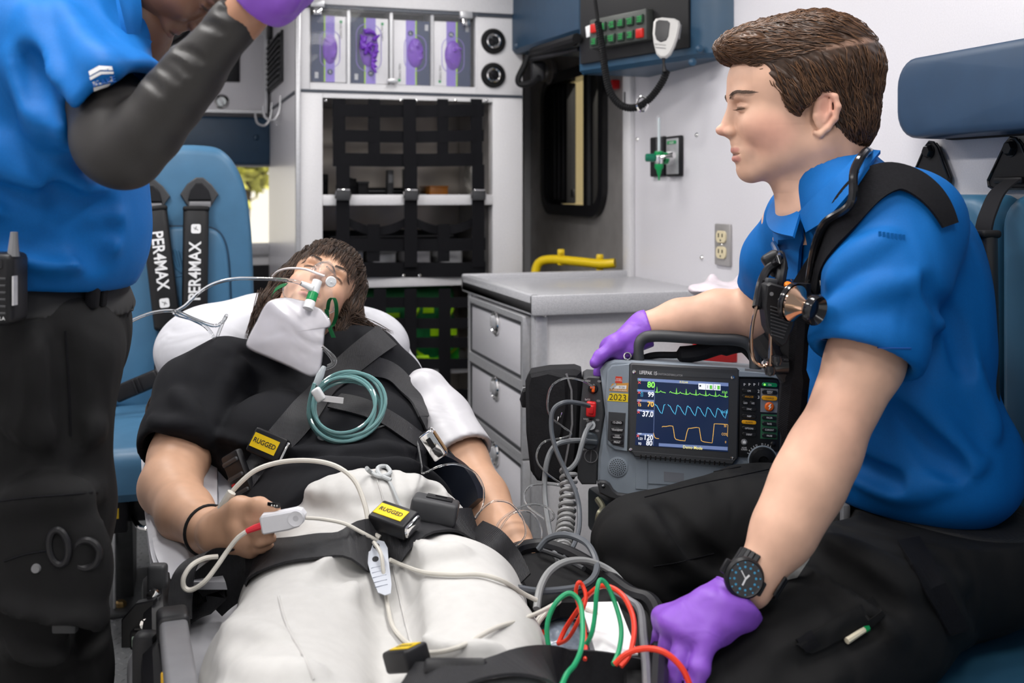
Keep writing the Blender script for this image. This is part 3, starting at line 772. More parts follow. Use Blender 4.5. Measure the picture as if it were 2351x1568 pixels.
# shelves with aluminium lips
for (ya, yb_) in ((447, 472), (637, 663), (850, 872)):
    _, va = CAB.uv(760, ya); _, vb = CAB.uv(760, yb_)
    sh = obj('shelf', uvb(ou0, vb+0.004, ou1, vb+0.016, -DEP+0.015, -0.012), M_alu, cab)
    obj('shelf_lip', uvb(ou0, vb, ou1, va, -0.012, 0.004, 0.003), M_white, sh)
obj('inner_deck', uvb(cu0+0.02, ot, cu1-0.02, ot+0.012, -DEP+0.02, -0.031), M_alu, cab)
obj('liner', uvb(ou0-0.004, FZ, ou0+0.004, ot, -DEP+0.02, -0.031), M_dark, cab)
obj('liner', uvb(ou1-0.004, FZ, ou1+0.004, ot, -DEP+0.02, -0.031), M_steel, cab)
# glove dispenser pocket
obj('pocket_back', uvb(gu0, gb, gu1, gt, -0.12, -0.11), M_dark, cab)
obj('pocket_floor', uvb(gu0, gb-0.008, gu1, gb, -0.12, -0.03), M_alu, cab)
obj('pocket_top', uvb(gu0, gt, gu1, gt+0.008, -0.12, -0.03), M_dkgrey, cab)
for xx in (801, 899, 993):
    u, _ = CAB.uv(xx, 100); obj('divider', uvb(u-0.005, gb, u+0.005, gt, -0.11, -0.004), M_alu, cab)
cov = obj('cover', uvb(gu0-0.006, gb-0.006, gu1+0.006, gt+0.004, 0.002, 0.007), M_acr, cab, label='clear acrylic dispenser cover')
for (xx, yy) in ((728, 14), (1068, 40)):
    u, v = CAB.uv(xx, yy); hg = obj('hinge', uvb(u-0.022, v-0.006, u+0.022, v+0.018, 0.0, 0.02, 0.003), M_alu, cov)
    obj('hinge_leaf', uvb(u-0.012, v-0.03, u+0.014, v-0.006, 0.007, 0.013, 0.002), M_chrome, cov)
u, v = CAB.uv(900, 186); obj('catch', uvb(u-0.018, v-0.008, u+0.018, v+0.006, 0.005, 0.018, 0.003), M_alu, cov)
# two round latches
for i, yy in enumerate((95, 173)):
    u, v = CAB.uv(1132, yy); M = CAB.M @ T(u, v, 0)
    lt = obj('round_latch', MB().lathe([(0.0435, 0), (0.0435, 0.006), (0.040, 0.011), (0.030, 0.012), (0.029, 0.004)], 32, M), M_rubber, cab)
    obj('chrome_ring', MB().lathe([(0.026, 0.003), (0.026, 0.013), (0.022, 0.016), (0.018, 0.013), (0.017, 0.005)], 28, M), M_chrome, lt)
    obj('turn_knob', MB().lathe([(0.016, 0.004), (0.016, 0.010), (0.0, 0.011)], 20, M).box((0, 0, 0.013), (0.006, 0.028, 0.006), 0.001, 2, M @ Rz(35 if i == 0 else 60)), M_blackg, lt)
# ---- glove cartons
M_cnavy = mat('carton_navy', (0.012, 0.028, 0.085), 0.5); M_cpur = mat('carton_lilac', (0.24, 0.17, 0.58), 0.5); M_cwh = mat('carton_white', (0.74, 0.73, 0.76), 0.5)
M_cgr = mat('carton_lime', (0.35, 0.62, 0.02), 0.5)
M_glove = mat('violet_nitrile', (0.145, 0.030, 0.42), 0.42, noise=0.12, nscale=60, bump=0.35, bscale=120)
def glove_carton(x0, y0, x1, y1, flip, ell, seed, size, label, crumple=False):
    c, d = CAB.rect(x0, y0, x1, y1); zf = -0.012
    t = thing('glove_carton', label, 'glove box', CAB.M @ Vector((c[0], c[1]-d[1]/2, -0.06)), 'glove cartons in the dispenser')
    M = CAB.M @ T(c[0], c[1], 0); s = -1 if flip else 1; w, h = d
    obj('carton', MB().box((0, 0, zf-0.045), (w, h, 0.09), 0.002, 2, M), M_cwh, t)
    obj('navy_panel', MB().box((s*-0.32*w, 0, zf+0.0004), (0.36*w, h*0.998, 0.0012), 0, 2, M), M_cnavy, t)
    obj('lime_line', MB().box((s*-0.12*w, 0, zf+0.0005), (0.035*w, h*0.998, 0.0014), 0, 2, M), M_cgr, t)
    obj('lilac_band', MB().box((s*0.03*w, 0, zf+0.0006), (0.26*w, h*0.998, 0.0014), 0, 2, M), M_cpur, t)
    ex, ey, ew, eh = ell
    obj('opening_rim', ring_frame(MB(), w*ew*1.35, h*eh*1.22, w*ew*0.6, 0.002, zf, zf+0.0022, M @ T(s*ex*w, ey*h, 0)), M_cpur, t)
    lo = M @ Vector((s*ex*w, ey*h, zf)); R = w*ew*0.5
    g = Sculpt(np.array(lo)-np.array((R+0.02, 0.035, h*eh/2+0.02)), np.array(lo)+np.array((R+0.02, 0.03, h*eh/2+0.02)), 0.0022)
    rnd = random.Random(seed)
    g.ell(lo, (R, 0.011, h*eh/2), k=0.004)
    n = 26 if crumple else 9
    for k in range(n):
        a = rnd.uniform(-1, 1); b = rnd.uniform(-1, 1)
        if a*a+b*b > 0.9: continue
        p = np.array(lo)+np.array((a*R*0.8, -0.010*(1.8 if crumple else 0.7), b*h*eh*0.45))
        q = p+np.array((rnd.uniform(-1, 1)*R*0.6, rnd.uniform(-0.01, 0.004), rnd.uniform(-1, 1)*h*eh*0.2))
        g.cap(p, q, 0.007 if crumple else 0.004, 0.003, k=0.003 if crumple else 0.006)
    if crumple:
        for k in range(5):
            p = np.array(lo)+np.array((R*0.3, -0.016, -h*eh*0.5+k*0.01)); g.cap(p, p+np.array((0.012, -0.006, -0.02+0.01*k)), 0.006, 0.004, 0.003)
    obj('glove_tuft', g.mesh(), M_glove, t, smooth=True)
    yb = (-0.30 if not flip else 0.30)*h
    obj('size_dot', MB().lathe([(0.0, 0.0025), (0.0095, 0.0025), (0.0095, 0)], 16, M @ T(s*0.03*w, yb*(1.15 if not flip else 1.0), zf)), M_cnavy, t)
    text('lettering', size, M @ T(s*0.03*w, yb*(1.15 if not flip else 1.0), zf+0.0028), 0.009, M_txw, t)
    Mt = M @ T(s*0.33*w, (0.28 if not flip else -0.30)*h, zf+0.0008) @ Rz(-90)
    text('lettering', 'HALYARD', Mt, 0.0085, M_txk, t)
    obj('logo_dot', MB().lathe([(0, 0.001), (0.005, 0.001), (0.005, 0)], 14, M @ T(s*0.34*w, (0.42 if not flip else -0.43)*h, zf)), M_green, t)
    for k in range(3): obj('small_print', MB().box((s*-0.38*w+k*0.004, (-0.40 if not flip else 0.4)*h, zf+0.0012), (0.002, 0.02, 0.0006), 0, 2, M), M_txw, t)
glove_carton(715, 33, 797, 189, False, (0.03, 0.0, 0.42, 0.46), 1, 'S', 'glove carton at the left end of the dispenser with smooth violet tuft')
glove_carton(806, 38, 893, 193, False, (-0.02, 0.05, 0.50, 0.60), 2, 'M', 'glove carton with crumpled violet gloves spilling out of it', True)
glove_carton(905, 44, 988, 196, True, (-0.10, 0.0, 0.46, 0.46), 3, 'L', 'glove carton third from the left in the dispenser, navy strip on its right')
glove_carton(998, 47, 1082, 199, True, (-0.02, -0.02, 0.46, 0.46), 4, 'XL', 'glove carton at the right end of the dispenser')
# ---- cargo net
net = thing('cargo_net', 'black webbing net strapped across the cabinet shelves', 'net', CAB.M @ Vector((0.75, 0.9, 0.02)))
def vstrap(x, y0, y1, w=28, z=0.016, name='vertical_strap'):
    a = CAB.uv(x, y0); b = CAB.uv(x, y1); hw = w/2*3.5/FPX
    return obj(name, MB().box(((a[0]+b[0])/2, (a[1]+b[1])/2, z), (2*hw, abs(a[1]-b[1]), 0.003), 0, 2, CAB.M), M_web, net)
def hstrap(x0, x1, y0, y1, sag=0.0, z=0.013, name='horizontal_strap'):
    n = 14; pts = []; wd = []; nn = []
    for i in range(n+1):
        t = i/n; x = x0+(x1-x0)*t; yc = (y0+y1)/2+sag*4*t*(1-t)
        u, v = CAB.uv(x, yc); pts.append(CAB.M @ Vector((u, v, z+0.008*math.sin(t*PI*3)))); wd.append((0, 0, (y1-y0)/2*3.5/FPX)); nn.append(CAB.n)
    return obj(name, MB().ribbon(pts, wd, nn, 0.003), M_web, net)
for x, w in ((777, 28), (857, 27), (938, 30), (1014, 26), (1091, 28)): vstrap(x, 228, 382, w)
hstrap(762, 1108, 240, 268, 2); hstrap(762, 1108, 298, 325, 3); hstrap(764, 1106, 351, 381, 2)
for x in (785, 940, 1094):
    vstrap(x, 378, 612, 30, 0.022)
    u, v = CAB.uv(x, 447)
    bk = obj('buckle', MB().box((u, v, 0.032), (0.046, 0.038, 0.012), 0.004, 2, CAB.M), M_dkgrey, net)
    obj('buckle_bar', MB().box((u, v+0.016, 0.034), (0.04, 0.006, 0.014), 0.002, 2, CAB.M), M_chrome, bk)
    for s in (-1, 1): obj('hook_eye', MB().tube([CAB.M @ Vector((u+s*0.024, v-0.012, 0.02)), CAB.M @ Vector((u+s*0.026, v-0.002, 0.026)), CAB.M @ Vector((u+s*0.022, v+0.010, 0.02))], 0.003, 6), M_chrome, bk)
hstrap(800, 928, 500, 520, 20); hstrap(952, 1082, 500, 520, 18)
hstrap(770, 1112, 545, 574, 3); hstrap(770, 1112, 600, 634, 2)
for x in (856, 1016): vstrap(x, 515, 600, 28)
for x in (785, 870, 940, 1018, 1092): vstrap(x, 662, 1000, 28, 0.018)
for y in (690, 738, 782, 830, 900): hstrap(770, 1112, y-11, y+13, 3)
for x in (748, 920, 956, 1045, 1117):
    u, v = CAB.uv(x, 231); obj('hook_eye', MB().lathe([(0.0, 0.008), (0.004, 0.006), (0.006, 0)], 10, CAB.M @ T(u, v, 0.0)), M_chrome, net)
for x in (925, 962, 1086, 1117):
    u, v = CAB.uv(x, 632); obj('hook_eye', MB().lathe([(0.0, 0.010), (0.005, 0.007), (0.008, 0)], 10, CAB.M @ T(u, v, 0.006)), M_chrome, net)
# ---- what stands on the shelves
def shelf_v(y): return CAB.uv(760, y)[1]
s1 = shelf_v(472)+0.016; s2 = shelf_v(663)+0.016; s3 = shelf_v(872)+0.016
def item(name, label, cat, x0, y0, x1, zb, dz0, dz1, m, r=0.012, group=None, extra=None):
    """box-like thing standing on a shelf, seen between photo columns x0..x1 with its top at y0"""
    u0, v1 = CAB.uv(x0, y0); u1, _ = CAB.uv(x1, y0)
    t = thing(name, label, cat, CAB.M @ Vector(((u0+u1)/2, zb, (dz0+dz1)/2)), group)
    obj('body', MB().box(((u0+u1)/2, (zb+v1)/2, (dz0+dz1)/2), (abs(u1-u0), v1-zb, abs(dz1-dz0)), r, 3, CAB.M), m, t)
    return t, (u0, v1, u1)
M_bag = mat('black_nylon', (0.012, 0.012, 0.014), 0.75, spec=0.25, noise=0.2, bump=0.2, bscale=300)
t, e = item('equipment_pouch', 'small black pouch at the left end of the upper shelf', 'pouch', 742, 400, 770, s1, -0.30, -0.16, M_bag, 0.02)
obj('flap', MB().box(((e[0]+e[2])/2, e[1]-0.012, -0.16), (abs(e[2]-e[0])*0.9, 0.03, 0.01), 0.004, 2, CAB.M), M_rubber, t)
t, e = item('equipment_pouch', 'rounded black pouch between the left buckle and the box on the upper shelf', 'pouch', 797, 405, 838, s1, -0.30, -0.14, M_bag, 0.03)
obj('flap', MB().box(((e[0]+e[2])/2, e[1]-0.02, -0.14), (abs(e[2]-e[0])*0.8, 0.03, 0.01), 0.004, 2, CAB.M), M_rubber, t)
t, e = item('device_box', 'low black box on the upper shelf left of the middle strap', 'box', 840, 415, 868, s1, -0.30, -0.18, M_black, 0.006)
obj('lid', MB().box(((e[0]+e[2])/2, e[1]-0.004, -0.24), (abs(e[2]-e[0])*1.05, 0.008, 0.13), 0.002, 2, CAB.M), M_dkgrey, t)
t, e = item('device_box', 'black device with a lit white screen behind the middle strap', 'device', 953, 385, 982, s1+0.02, -0.22, -0.16, M_black, 0.004)
obj('screen', MB().box(((e[0]+e[2])/2, e[1]-0.032, -0.158), (abs(e[2]-e[0])*0.75, 0.042, 0.004), 0.001, 2, CAB.M), mat('pale_screen', (0.7, 0.68, 0.66), 0.3, emit=(0.8, 0.78, 0.75), estr=0.35), t)
obj('foot', MB().box(((e[0]+e[2])/2, s1+0.012, -0.19), (0.10, 0.024, 0.1), 0.006, 2, CAB.M), M_black, t)
t, e = item('radio_pager', 'small dark radio standing left of the lit device', 'radio', 913, 388, 928, s1, -0.22, -0.18, M_dkgrey, 0.003)
obj('screen', MB().box(((e[0]+e[2])/2, e[1]-0.03, -0.178), (abs(e[2]-e[0])*0.7, 0.03, 0.003), 0, 2, CAB.M), M_grey, t)
t, e = item('amber_tray', 'low amber tray on the upper shelf right of the lit device', 'tray', 1008, 428, 1052, s1, -0.30, -0.14, mat('amber_plastic', (0.42, 0.14, 0.01), 0.3), 0.004)
obj('rim', MB().box(((e[0]+e[2])/2, e[1], -0.22), (abs(e[2]-e[0])*1.04, 0.006, 0.165), 0.002, 2, CAB.M), mat('amber_plastic', (0, 0, 0)), t)
t, e = item('device_box', 'long flat black case on the upper shelf between the straps', 'case', 845, 430, 1000, s1, -0.42, -0.24, M_bag, 0.01)
obj('zip', MB().box(((e[0]+e[2])/2, e[1]-0.012, -0.238), (abs(e[2]-e[0])*0.95, 0.004, 0.003), 0, 2, CAB.M), M_grey, t)
# clear crumpled packets at the right end
g = Sculpt(CAB.M @ Vector((1.0, 0, 0))+Vector((-0.03, 0.05, 0.9)), CAB.M @ Vector((1.0, 0, 0))+Vector((0.07, 0.3, 1.35)), 0.006)
u, v = CAB.uv(1117, 395)
g.ell(CAB.M @ Vector((u-0.0, v, -0.16)), (0.035, 0.06, 0.07), k=0.01).ell(CAB.M @ Vector((u, v-0.05, -0.14)), (0.03, 0.05, 0.05), k=0.02)
g.disp(lambda X, Y, Z: 0.004*np.sin(X*160+Z*90)*np.sin(Y*130+Z*120))
tag(obj('clear_packet', g.mesh(), mat('crinkled_film', (0.55, 0.52, 0.48), 0.25, noise=0.2, nscale=50), smooth=True), 'crinkled clear packet at the right end of the upper shelf', 'packet')
for i, (x0, x1, y0, m, lb) in enumerate(((800, 846, 575, (0.40, 0.42, 0.50), 'leftmost'), (872, 925, 578, (0.42, 0.42, 0.44), 'second'), (952, 1008, 572, (0.45, 0.44, 0.47), 'third'), (1033, 1085, 566, (0.55, 0.55, 0.57), 'rightmost'))):
    t, e = item('film_packet', 'pale film packet on the middle shelf behind the net, %s of four' % lb, 'packet', x0, y0, x1, s2, -0.30, -0.10-0.01*i, mat('film_%d' % i, m, 0.2, noise=0.15, nscale=30), 0.01, 'film packets on the middle shelf')
    obj('seal_strip', MB().box(((e[0]+e[2])/2, e[1]-0.006, -0.098-0.01*i), (abs(e[2]-e[0]), 0.012, 0.003), 0.001, 2, CAB.M), M_grey, t)
t, e = item('black_case', 'wide black case at the back of the middle shelf', 'case', 770, 540, 1110, s2, -0.43, -0.32, M_bag, 0.01)
obj('zip', MB().box(((e[0]+e[2])/2, e[1]-0.02, -0.318), (abs(e[2]-e[0])*0.9, 0.004, 0.003), 0, 2, CAB.M), M_grey, t)
M_gb = mat('green_nylon', (0.004, 0.14, 0.035), 0.6, noise=0.15, bump=0.15); M_fl = mat('lime_reflective', (0.40, 0.75, 0.005), 0.45)
t, e = item('green_bag', 'long green bag with lime tape on the lower shelf behind the net', 'bag', 760, 668, 1060, s3+0.0, -0.42, -0.08, M_gb, 0.03)
for (xa, ya, xb, yb_) in ((878, 726, 928, 735), (868, 770, 915, 780), (983, 702, 1008, 724), (1000, 752, 1062, 776)):
    c, d = CAB.rect(xa, ya, xb, yb_); obj('lime_tape', MB().box((c[0], c[1], -0.078), (d[0], d[1], 0.004), 0, 2, CAB.M), M_fl, t)
for xx in (960, 1040):
    u, v = CAB.uv(xx, 715); obj('side_handle', MB().tube([CAB.M @ Vector((u-0.02, v, -0.08)), CAB.M @ Vector((u, v-0.03, -0.055)), CAB.M @ Vector((u+0.02, v, -0.08))], 0.006, 6), M_fl, t)
t = thing('lime_pouch', 'open lime and green pouch at the front of the lower shelf', 'pouch', CAB.M @ Vector((1.0, s3, -0.04)))
u0, v0 = CAB.uv(958, 850); u1, v1 = CAB.uv(1058, 806)
n = 12; mb = MB(); mb2 = MB()
for i in range(n):
    ta, tb = i/n, (i+1)/n
    def prof(t): return (u0+(u1-u0)*t, v0+0.012+(v1-v0)*(0.35+0.75*abs(2*t-0.9)**1.6))
    a = prof(ta); b = prof(tb)
    mb.add([(a[0], v0, -0.03), (b[0], v0, -0.03), (b[0], b[1], -0.022), (a[0], a[1], -0.022), (a[0], v0, -0.06), (b[0], v0, -0.06), (b[0], b[1], -0.06), (a[0], a[1], -0.06)], [(0, 1, 2, 3), (4, 7, 6, 5), (3, 2, 6, 7), (0, 4, 5, 1)], CAB.M)
    mb2.add([(a[0], a[1]-0.012, -0.021), (b[0], b[1]-0.012, -0.021), (b[0], b[1], -0.018), (a[0], a[1], -0.018)], [(0, 1, 2, 3)], CAB.M)
obj('front_panel', mb, mat('pouch_green', (0.02, 0.40, 0.02), 0.5), t); obj('edge_binding', mb2, M_fl, t, smooth=None)
obj('lime_tape', MB().box((u0+0.02, (v0+v1)/2, -0.02), (0.05, 0.035, 0.012), 0.004, 2, CAB.M @ T(0, 0, 0)), M_fl, t)
obj('lime_tape', MB().box((u0+0.075, (v0+v1)/2-0.012, -0.02), (0.05, 0.035, 0.012), 0.004, 2, CAB.M), M_fl, t)
# ================================================================ bulkhead cupboard, padded header, round speaker
t = thing('wall_cupboard', 'white cupboard door with louvre and round latch above the blue seat', 'cupboard', (0.0, BY, 1.4))
bu0, bv1 = BK.uv(333, -60); bu1, bv0 = BK.uv(614, 264)
obj('body', MB().box(((bu0+bu1)/2, (bv0+bv1)/2, 0.03), (bu1-bu0, bv1-bv0, 0.06), 0.004, 2, BK.M), M_white, t)
du0, dv1 = BK.uv(402, 76); du1, dv0 = BK.uv(604, 258)
dr = obj('door', MB().box(((du0+du1)/2, (dv0+dv1)/2, 0.068), (du1-du0, dv1-dv0, 0.016), 0.003, 2, BK.M), M_wall, t)
obj('door_trim', ring_frame(MB(), du1-du0+0.02, dv1-dv0+0.02, 0.004, 0.012, 0.055, 0.082, BK.M @ T((du0+du1)/2, (dv0+dv1)/2, 0), 1), M_alu, t)
u, v = BK.uv(507, 237); lt = obj('round_latch', MB().lathe([(0.029, 0), (0.029, 0.006), (0.022, 0.012), (0.018, 0.006)], 24, BK.M @ T(u, v, 0.076)), M_chrome, dr)
obj('latch_grip', MB().box((0, 0, 0.008), (0.008, 0.036, 0.008), 0.003, 2, BK.M @ T(u, v, 0.076) @ Rz(30)), M_alu, dr)
u0, v1 = BK.uv(500, 120); u1, v0 = BK.uv(548, 193)
lv = obj('louvre', MB().box(((u0+u1)/2, (v0+v1)/2, 0.08), (u1-u0, v1-v0, 0.012), 0.002, 2, BK.M), M_black, dr)
t = thing('padded_header', 'dark blue padded header with a button over the bright pass-through window', 'padding', (0.0, BY, 1.3))
u0, v1 = BK.uv(330, 265); u1, v0 = BK.uv(620, 381)
obj('pad', MB().box(((u0+u1)/2, (v0+v1)/2, 0.03), (u1-u0, v1-v0-0.002, 0.06), 0.012, 3, BK.M), M_navy, t)
u, v = BK.uv(586, 318); obj('button', MB().lathe([(0.0, 0.008), (0.008, 0.006), (0.012, 0)], 14, BK.M @ T(u, v, 0.06)), M_navy, t)
t = thing('wall_speaker', 'round black speaker on the cupboard behind the bowed head', 'speaker', (0, BY-0.1, 1.6))
u, v = BK.uv(372, 42)
obj('rim', MB().lathe([(0.125, 0), (0.125, 0.05), (0.118, 0.06), (0.11, 0.05)], 36, BK.M @ T(u, v, 0.06)), M_black, t)
obj('grille', MB().lathe([(0.11, 0), (0.11, 0.045), (0.06, 0.054), (0, 0.056)], 32, BK.M @ T(u, v, 0.06)), M_rubber, t)
# ================================================================ drawer unit, worktop, grab bar, wall fittings
HT = CAM.z-0.251
y_f, y_n = 3.045, 2.412
t = thing('drawer_cabinet', 'white drawer cabinet with round-latched drawers under the grey worktop', 'cabinet', (1.09, 2.7, 0))
obj('carcass', MB().box((1.0925, (y_f+y_n)/2, (HT-0.05+FZ)/2), (0.53, y_f-y_n-0.02, HT-0.05-FZ), 0.002), M_white, t)
# corner post and frame strips on the drawer face
for yy in (y_n+0.018, y_f-0.022):
    obj('corner_strip', MB().box((0.824, yy, (HT-0.05+FZ)/2), (0.012, 0.026, HT-0.05-FZ), 0.002), M_alu, t)
obj('corner_strip', MB().box((0.836, y_n+0.006, (HT-0.05+FZ)/2), (0.03, 0.014, HT-0.05-FZ), 0.002), M_alu, t)
for pp in ((1250, 725), (1251, 850)):
    h = PYp(pp[0], pp[1], y_n-0.001); obj('screw', MB().lathe([(0, 0.003), (0.004, 0.001), (0.004, 0)], 8, axes(h, (1, 0, 0), (0, 0, 1))), M_chrome, t)
for i, (ya, yb_, yk) in enumerate(((690, 808, 740), (825, 950, 890), (968, 1130, 1040))):
    a = DRW.uv(1097, ya); b = DRW.uv(1097, yb_)
    ua, ub = a[0], -(y_n+0.045)
    d = obj('drawer', MB().box(((ua+ub)/2, (a[1]+b[1])/2, 0.010), (ub-ua, a[1]-b[1], 0.02), 0.003, 2, DRW.M), M_wall, t)
    obj('drawer_trim', ring_frame(MB(), ub-ua+0.022, a[1]-b[1]+0.022, 0.006, 0.013, 0.0, 0.026, DRW.M @ T((ua+ub)/2, (a[1]+b[1])/2, 0), 2), M_alu, d)
    obj('drawer_trim', ring_frame(MB(), ub-ua-0.012, a[1]-b[1]-0.012, 0.005, 0.006, 0.015, 0.024, DRW.M @ T((ua+ub)/2, (a[1]+b[1])/2, 0), 2), M_dkgrey, d)
    k = DRW.uv(1156, yk); M = DRW.M @ T(k[0], k[1], 0.02)
    obj('latch_cup', MB().lathe([(0.034, 0), (0.034, 0.004), (0.030, 0.008), (0.026, 0.003), (0, 0.001)], 28, M), M_chrome, d)
    obj('latch_paddle', MB().lathe([(0.020, 0.002), (0.020, 0.009), (0.012, 0.013), (0, 0.012)], 20, M).box((0, 0.004, 0.013), (0.012, 0.03, 0.008), 0.003, 2, M), M_alu, d)
wt = thing('worktop', 'speckled grey tray-edged worktop on the drawer cabinet', 'worktop', (1.09, 2.7, HT-0.05))
w0, w1 = 0.806, WX-0.001
obj('slab', MB().box(((w0+w1)/2, (y_f+y_n)/2, HT-0.032), (w1-w0, y_f-y_n+0.03, 0.032), 0.004), M_corian, wt)
rim = MB()
rim.box((w0+0.012, (y_f+y_n)/2, HT-0.025), (0.024, y_f-y_n+0.034, 0.05), 0.005).box(((w0+w1)/2, y_n-0.010, HT-0.025), (w1-w0, 0.024, 0.05), 0.005)
rim.box(((w0+w1)/2, y_f+0.010, HT-0.02), (w1-w0, 0.024, 0.045), 0.005)
obj('rim', rim, M_corian, wt)
# side apron tissue packet lying on the worktop
g = Sculpt(P(1660, 660, 2.36)-Vector((0.16, 0.14, 0.06)), P(1660, 660, 2.36)+Vector((0.16, 0.14, 0.08)), 0.005)
c = PZp(1672, 672, HT+0.012)
g.ell(c+Vector((0, 0, 0.008)), (0.10, 0.06, 0.018), k=0.01).cap(c+Vector((-0.06, 0, 0.01)), c+Vector((-0.03, 0.02, 0.035)), 0.014, 0.006, 0.02).cap(c+Vector((0.02, 0, 0.01)), c+Vector((0.05, 0.01, 0.042)), 0.014, 0.005, 0.02)
g.disp(lambda X, Y, Z: 0.004*np.sin(X*90+Z*60)*np.sin(Y*70))
tag(obj('tissue_packet', g.mesh(), mat('pale_pink_film', (0.74, 0.66, 0.71), 0.3, noise=0.08), smooth=True), 'crumpled pale pink film packet at the wall end of the worktop', 'packet')
# red hazard bag on the cabinet's rear side, seen through the handle of the monitor
mb = MB(); a = PYp(1592, 740, y_n-0.012); b = PYp(1700, 830, y_n-0.012)
mb.box(((a.x+b.x)/2, y_n-0.014, (a.z+b.z)/2), (b.x-a.x, 0.02, a.z-b.z), 0.004)
t = thing('red_sharps_box', 'red box on the cabinet side seen through the monitor handle', 'box', (a.x, y_n, b.z))
obj('body', mb, M_red, t); obj('lid', MB().box(((a.x+b.x)/2, y_n-0.014, a.z+0.006), (b.x-a.x+0.008, 0.026, 0.012), 0.003), M_red, t)
# yellow grab bar on the step-well door
t = thing('grab_bar', 'bent yellow grab bar on the side door above the worktop', 'grab bar', (1.2, 3.5, 0.9))
zg = 3.55
pts = [P(1228, 700, zg), P(1228, 640, zg), P(1236, 606, zg), P(1262, 596, zg-0.02), P(1320, 600, zg-0.08), P(1380, 606, zg-0.14), P(1412, 604, zg-0.16)]
obj('bar', MB().tube(spl(pts, 7), 0.0155, 12), M_yellow, t)
for (x, y, dz) in ((1288, 588, 0.05), (1377, 600, 0.13)):
    p = P(x, y, zg-dz); obj('bracket', MB().box((0, 0, 0), (0.024, 0.055, 0.012), 0.005, 2, axes(p+Vector((0, 0, -0.004)), CR, CU)).lathe([(0.0, 0.008), (0.006, 0.006), (0.008, 0)], 10, axes(p+Vector((0, 0, 0.012))-CF*0.006, CR, CU)), M_yellow, t)
# electrical outlet
t = thing('outlet', 'steel outlet plate with two cream sockets on the white wall', 'outlet', RW.M @ Vector((*RW.uv(1663, 562), 0)))
c, d = RW.rect(1646, 513, 1681, 612); M = RW.M @ T(c[0], c[1], 0)
obj('plate', MB().box((0, 0, 0.004), (d[0], d[1], 0.008), 0.003, 2, M), M_steel, t)
M_crm = mat('cream_plastic', (0.72, 0.63, 0.42), 0.4)
for s in (-1, 1):
    sk = obj('socket', MB().prism(rrect(d[0]*0.62, d[1]*0.29, 0.012, 5), 0.007, 0.012, M @ T(0, s*d[1]*0.19, 0), 0.001), M_crm, t)
    obj('slot', MB().box((-d[0]*0.12, 0.004+s*d[1]*0.19, 0.012), (0.004, 0.011, 0.002), 0, 2, M), M_txk, sk)
    obj('slot', MB().box((d[0]*0.12, 0.004+s*d[1]*0.19, 0.012), (0.004, 0.009, 0.002), 0, 2, M), M_txk, sk)
    obj('slot', MB().lathe([(0, 0.001), (0.003, 0.001), (0.003, 0)], 10, M @ T(0, s*d[1]*0.19-0.009, 0.0115)), M_txk, sk)
obj('screw', MB().lathe([(0, 0.003), (0.004, 0.002), (0.005, 0)], 10, M @ T(0, 0, 0.008)), M_chrome, t)
# oxygen outlets and flow meter
t = thing('oxygen_outlet', 'black-edged oxygen wall outlet with a green label', 'oxygen outlet', RW.M @ Vector((*RW.uv(1553, 360), 0)))
for (x0, y0, x1, y1, nm) in ((1500, 316, 1532, 405, 'blank_plate'), (1537, 314, 1570, 405, 'plate')):
    c, d = RW.rect(x0, y0, x1, y1); M = RW.M @ T(c[0], c[1], 0)
    pl_ = obj(nm, MB().box((0, 0, 0.006), (d[0], d[1], 0.012), 0.004, 2, M), M_black, t)
    if nm == 'plate':
        obj('plate_face', MB().box((0, 0, 0.013), (d[0]*0.82, d[1]*0.88, 0.004), 0.002, 2, M), M_alu, pl_)
        obj('green_label', MB().box((0, d[1]*0.34, 0.0158), (d[0]*0.62, d[1]*0.08, 0.001), 0, 2, M), M_green, pl_)
        text('lettering', 'oxygen', M @ T(0, d[1]*0.34, 0.0166), 0.008, M_txw, pl_)
        obj('port_ring', MB().lathe([(0.020, 0.0), (0.020, 0.012), (0.014, 0.016), (0.010, 0.010)], 22, M @ T(-0.004, -0.006, 0.015)), M_white, pl_)
        obj('port_collar', MB().lathe([(0.017, 0.012), (0.017, 0.026), (0.012, 0.028)], 22, M @ T(-0.004, -0.006, 0.015)), M_green, pl_)
        obj('port_tip', MB().lathe([(0.010, 0.02), (0.010, 0.05), (0.007, 0.06)], 16, M @ T(-0.004, -0.006, 0.015)), M_chrome, pl_)
t = thing('flow_meter', 'clear oxygen flow meter with green knob and nipple on the wall', 'flow meter', PXp(1512, 360, WX-0.06))
b = PXp(1513, 362, WX-0.06); s = 3.1/FPX
V = Vector
obj('tube', MB().lathe([(7*s, 0), (7*s, 78*s), (5*s, 82*s), (0, 82*s)], 16, Matrix.Translation(b+V((0, 0, 12*s)))), M_acr, t)
obj('inner_tube', MB().lathe([(3*s, 0), (3*s, 76*s), (0, 76*s)], 10, Matrix.Translation(b+V((0, 0, 12*s)))), mat('frosted_scale', (0.6, 0.68, 0.7), 0.3), t)
obj('body', MB().lathe([(9*s, -14*s), (10*s, -10*s), (10*s, 6*s), (8*s, 14*s), (6*s, 15*s)], 18, Matrix.Translation(b)), M_chrome, t)
obj('collar', MB().lathe([(9.5*s, 4*s), (10.5*s, 6*s), (10.5*s, 12*s), (9*s, 14*s)], 18, Matrix.Translation(b)), M_green, t)
obj('nipple', MB().lathe([(10*s, -14*s), (10*s, -22*s), (6*s, -28*s), (5*s, -34*s), (2.6*s, -40*s), (1.8*s, -50*s), (0, -50*s)], 16, Matrix.Translation(b)), M_green, t)
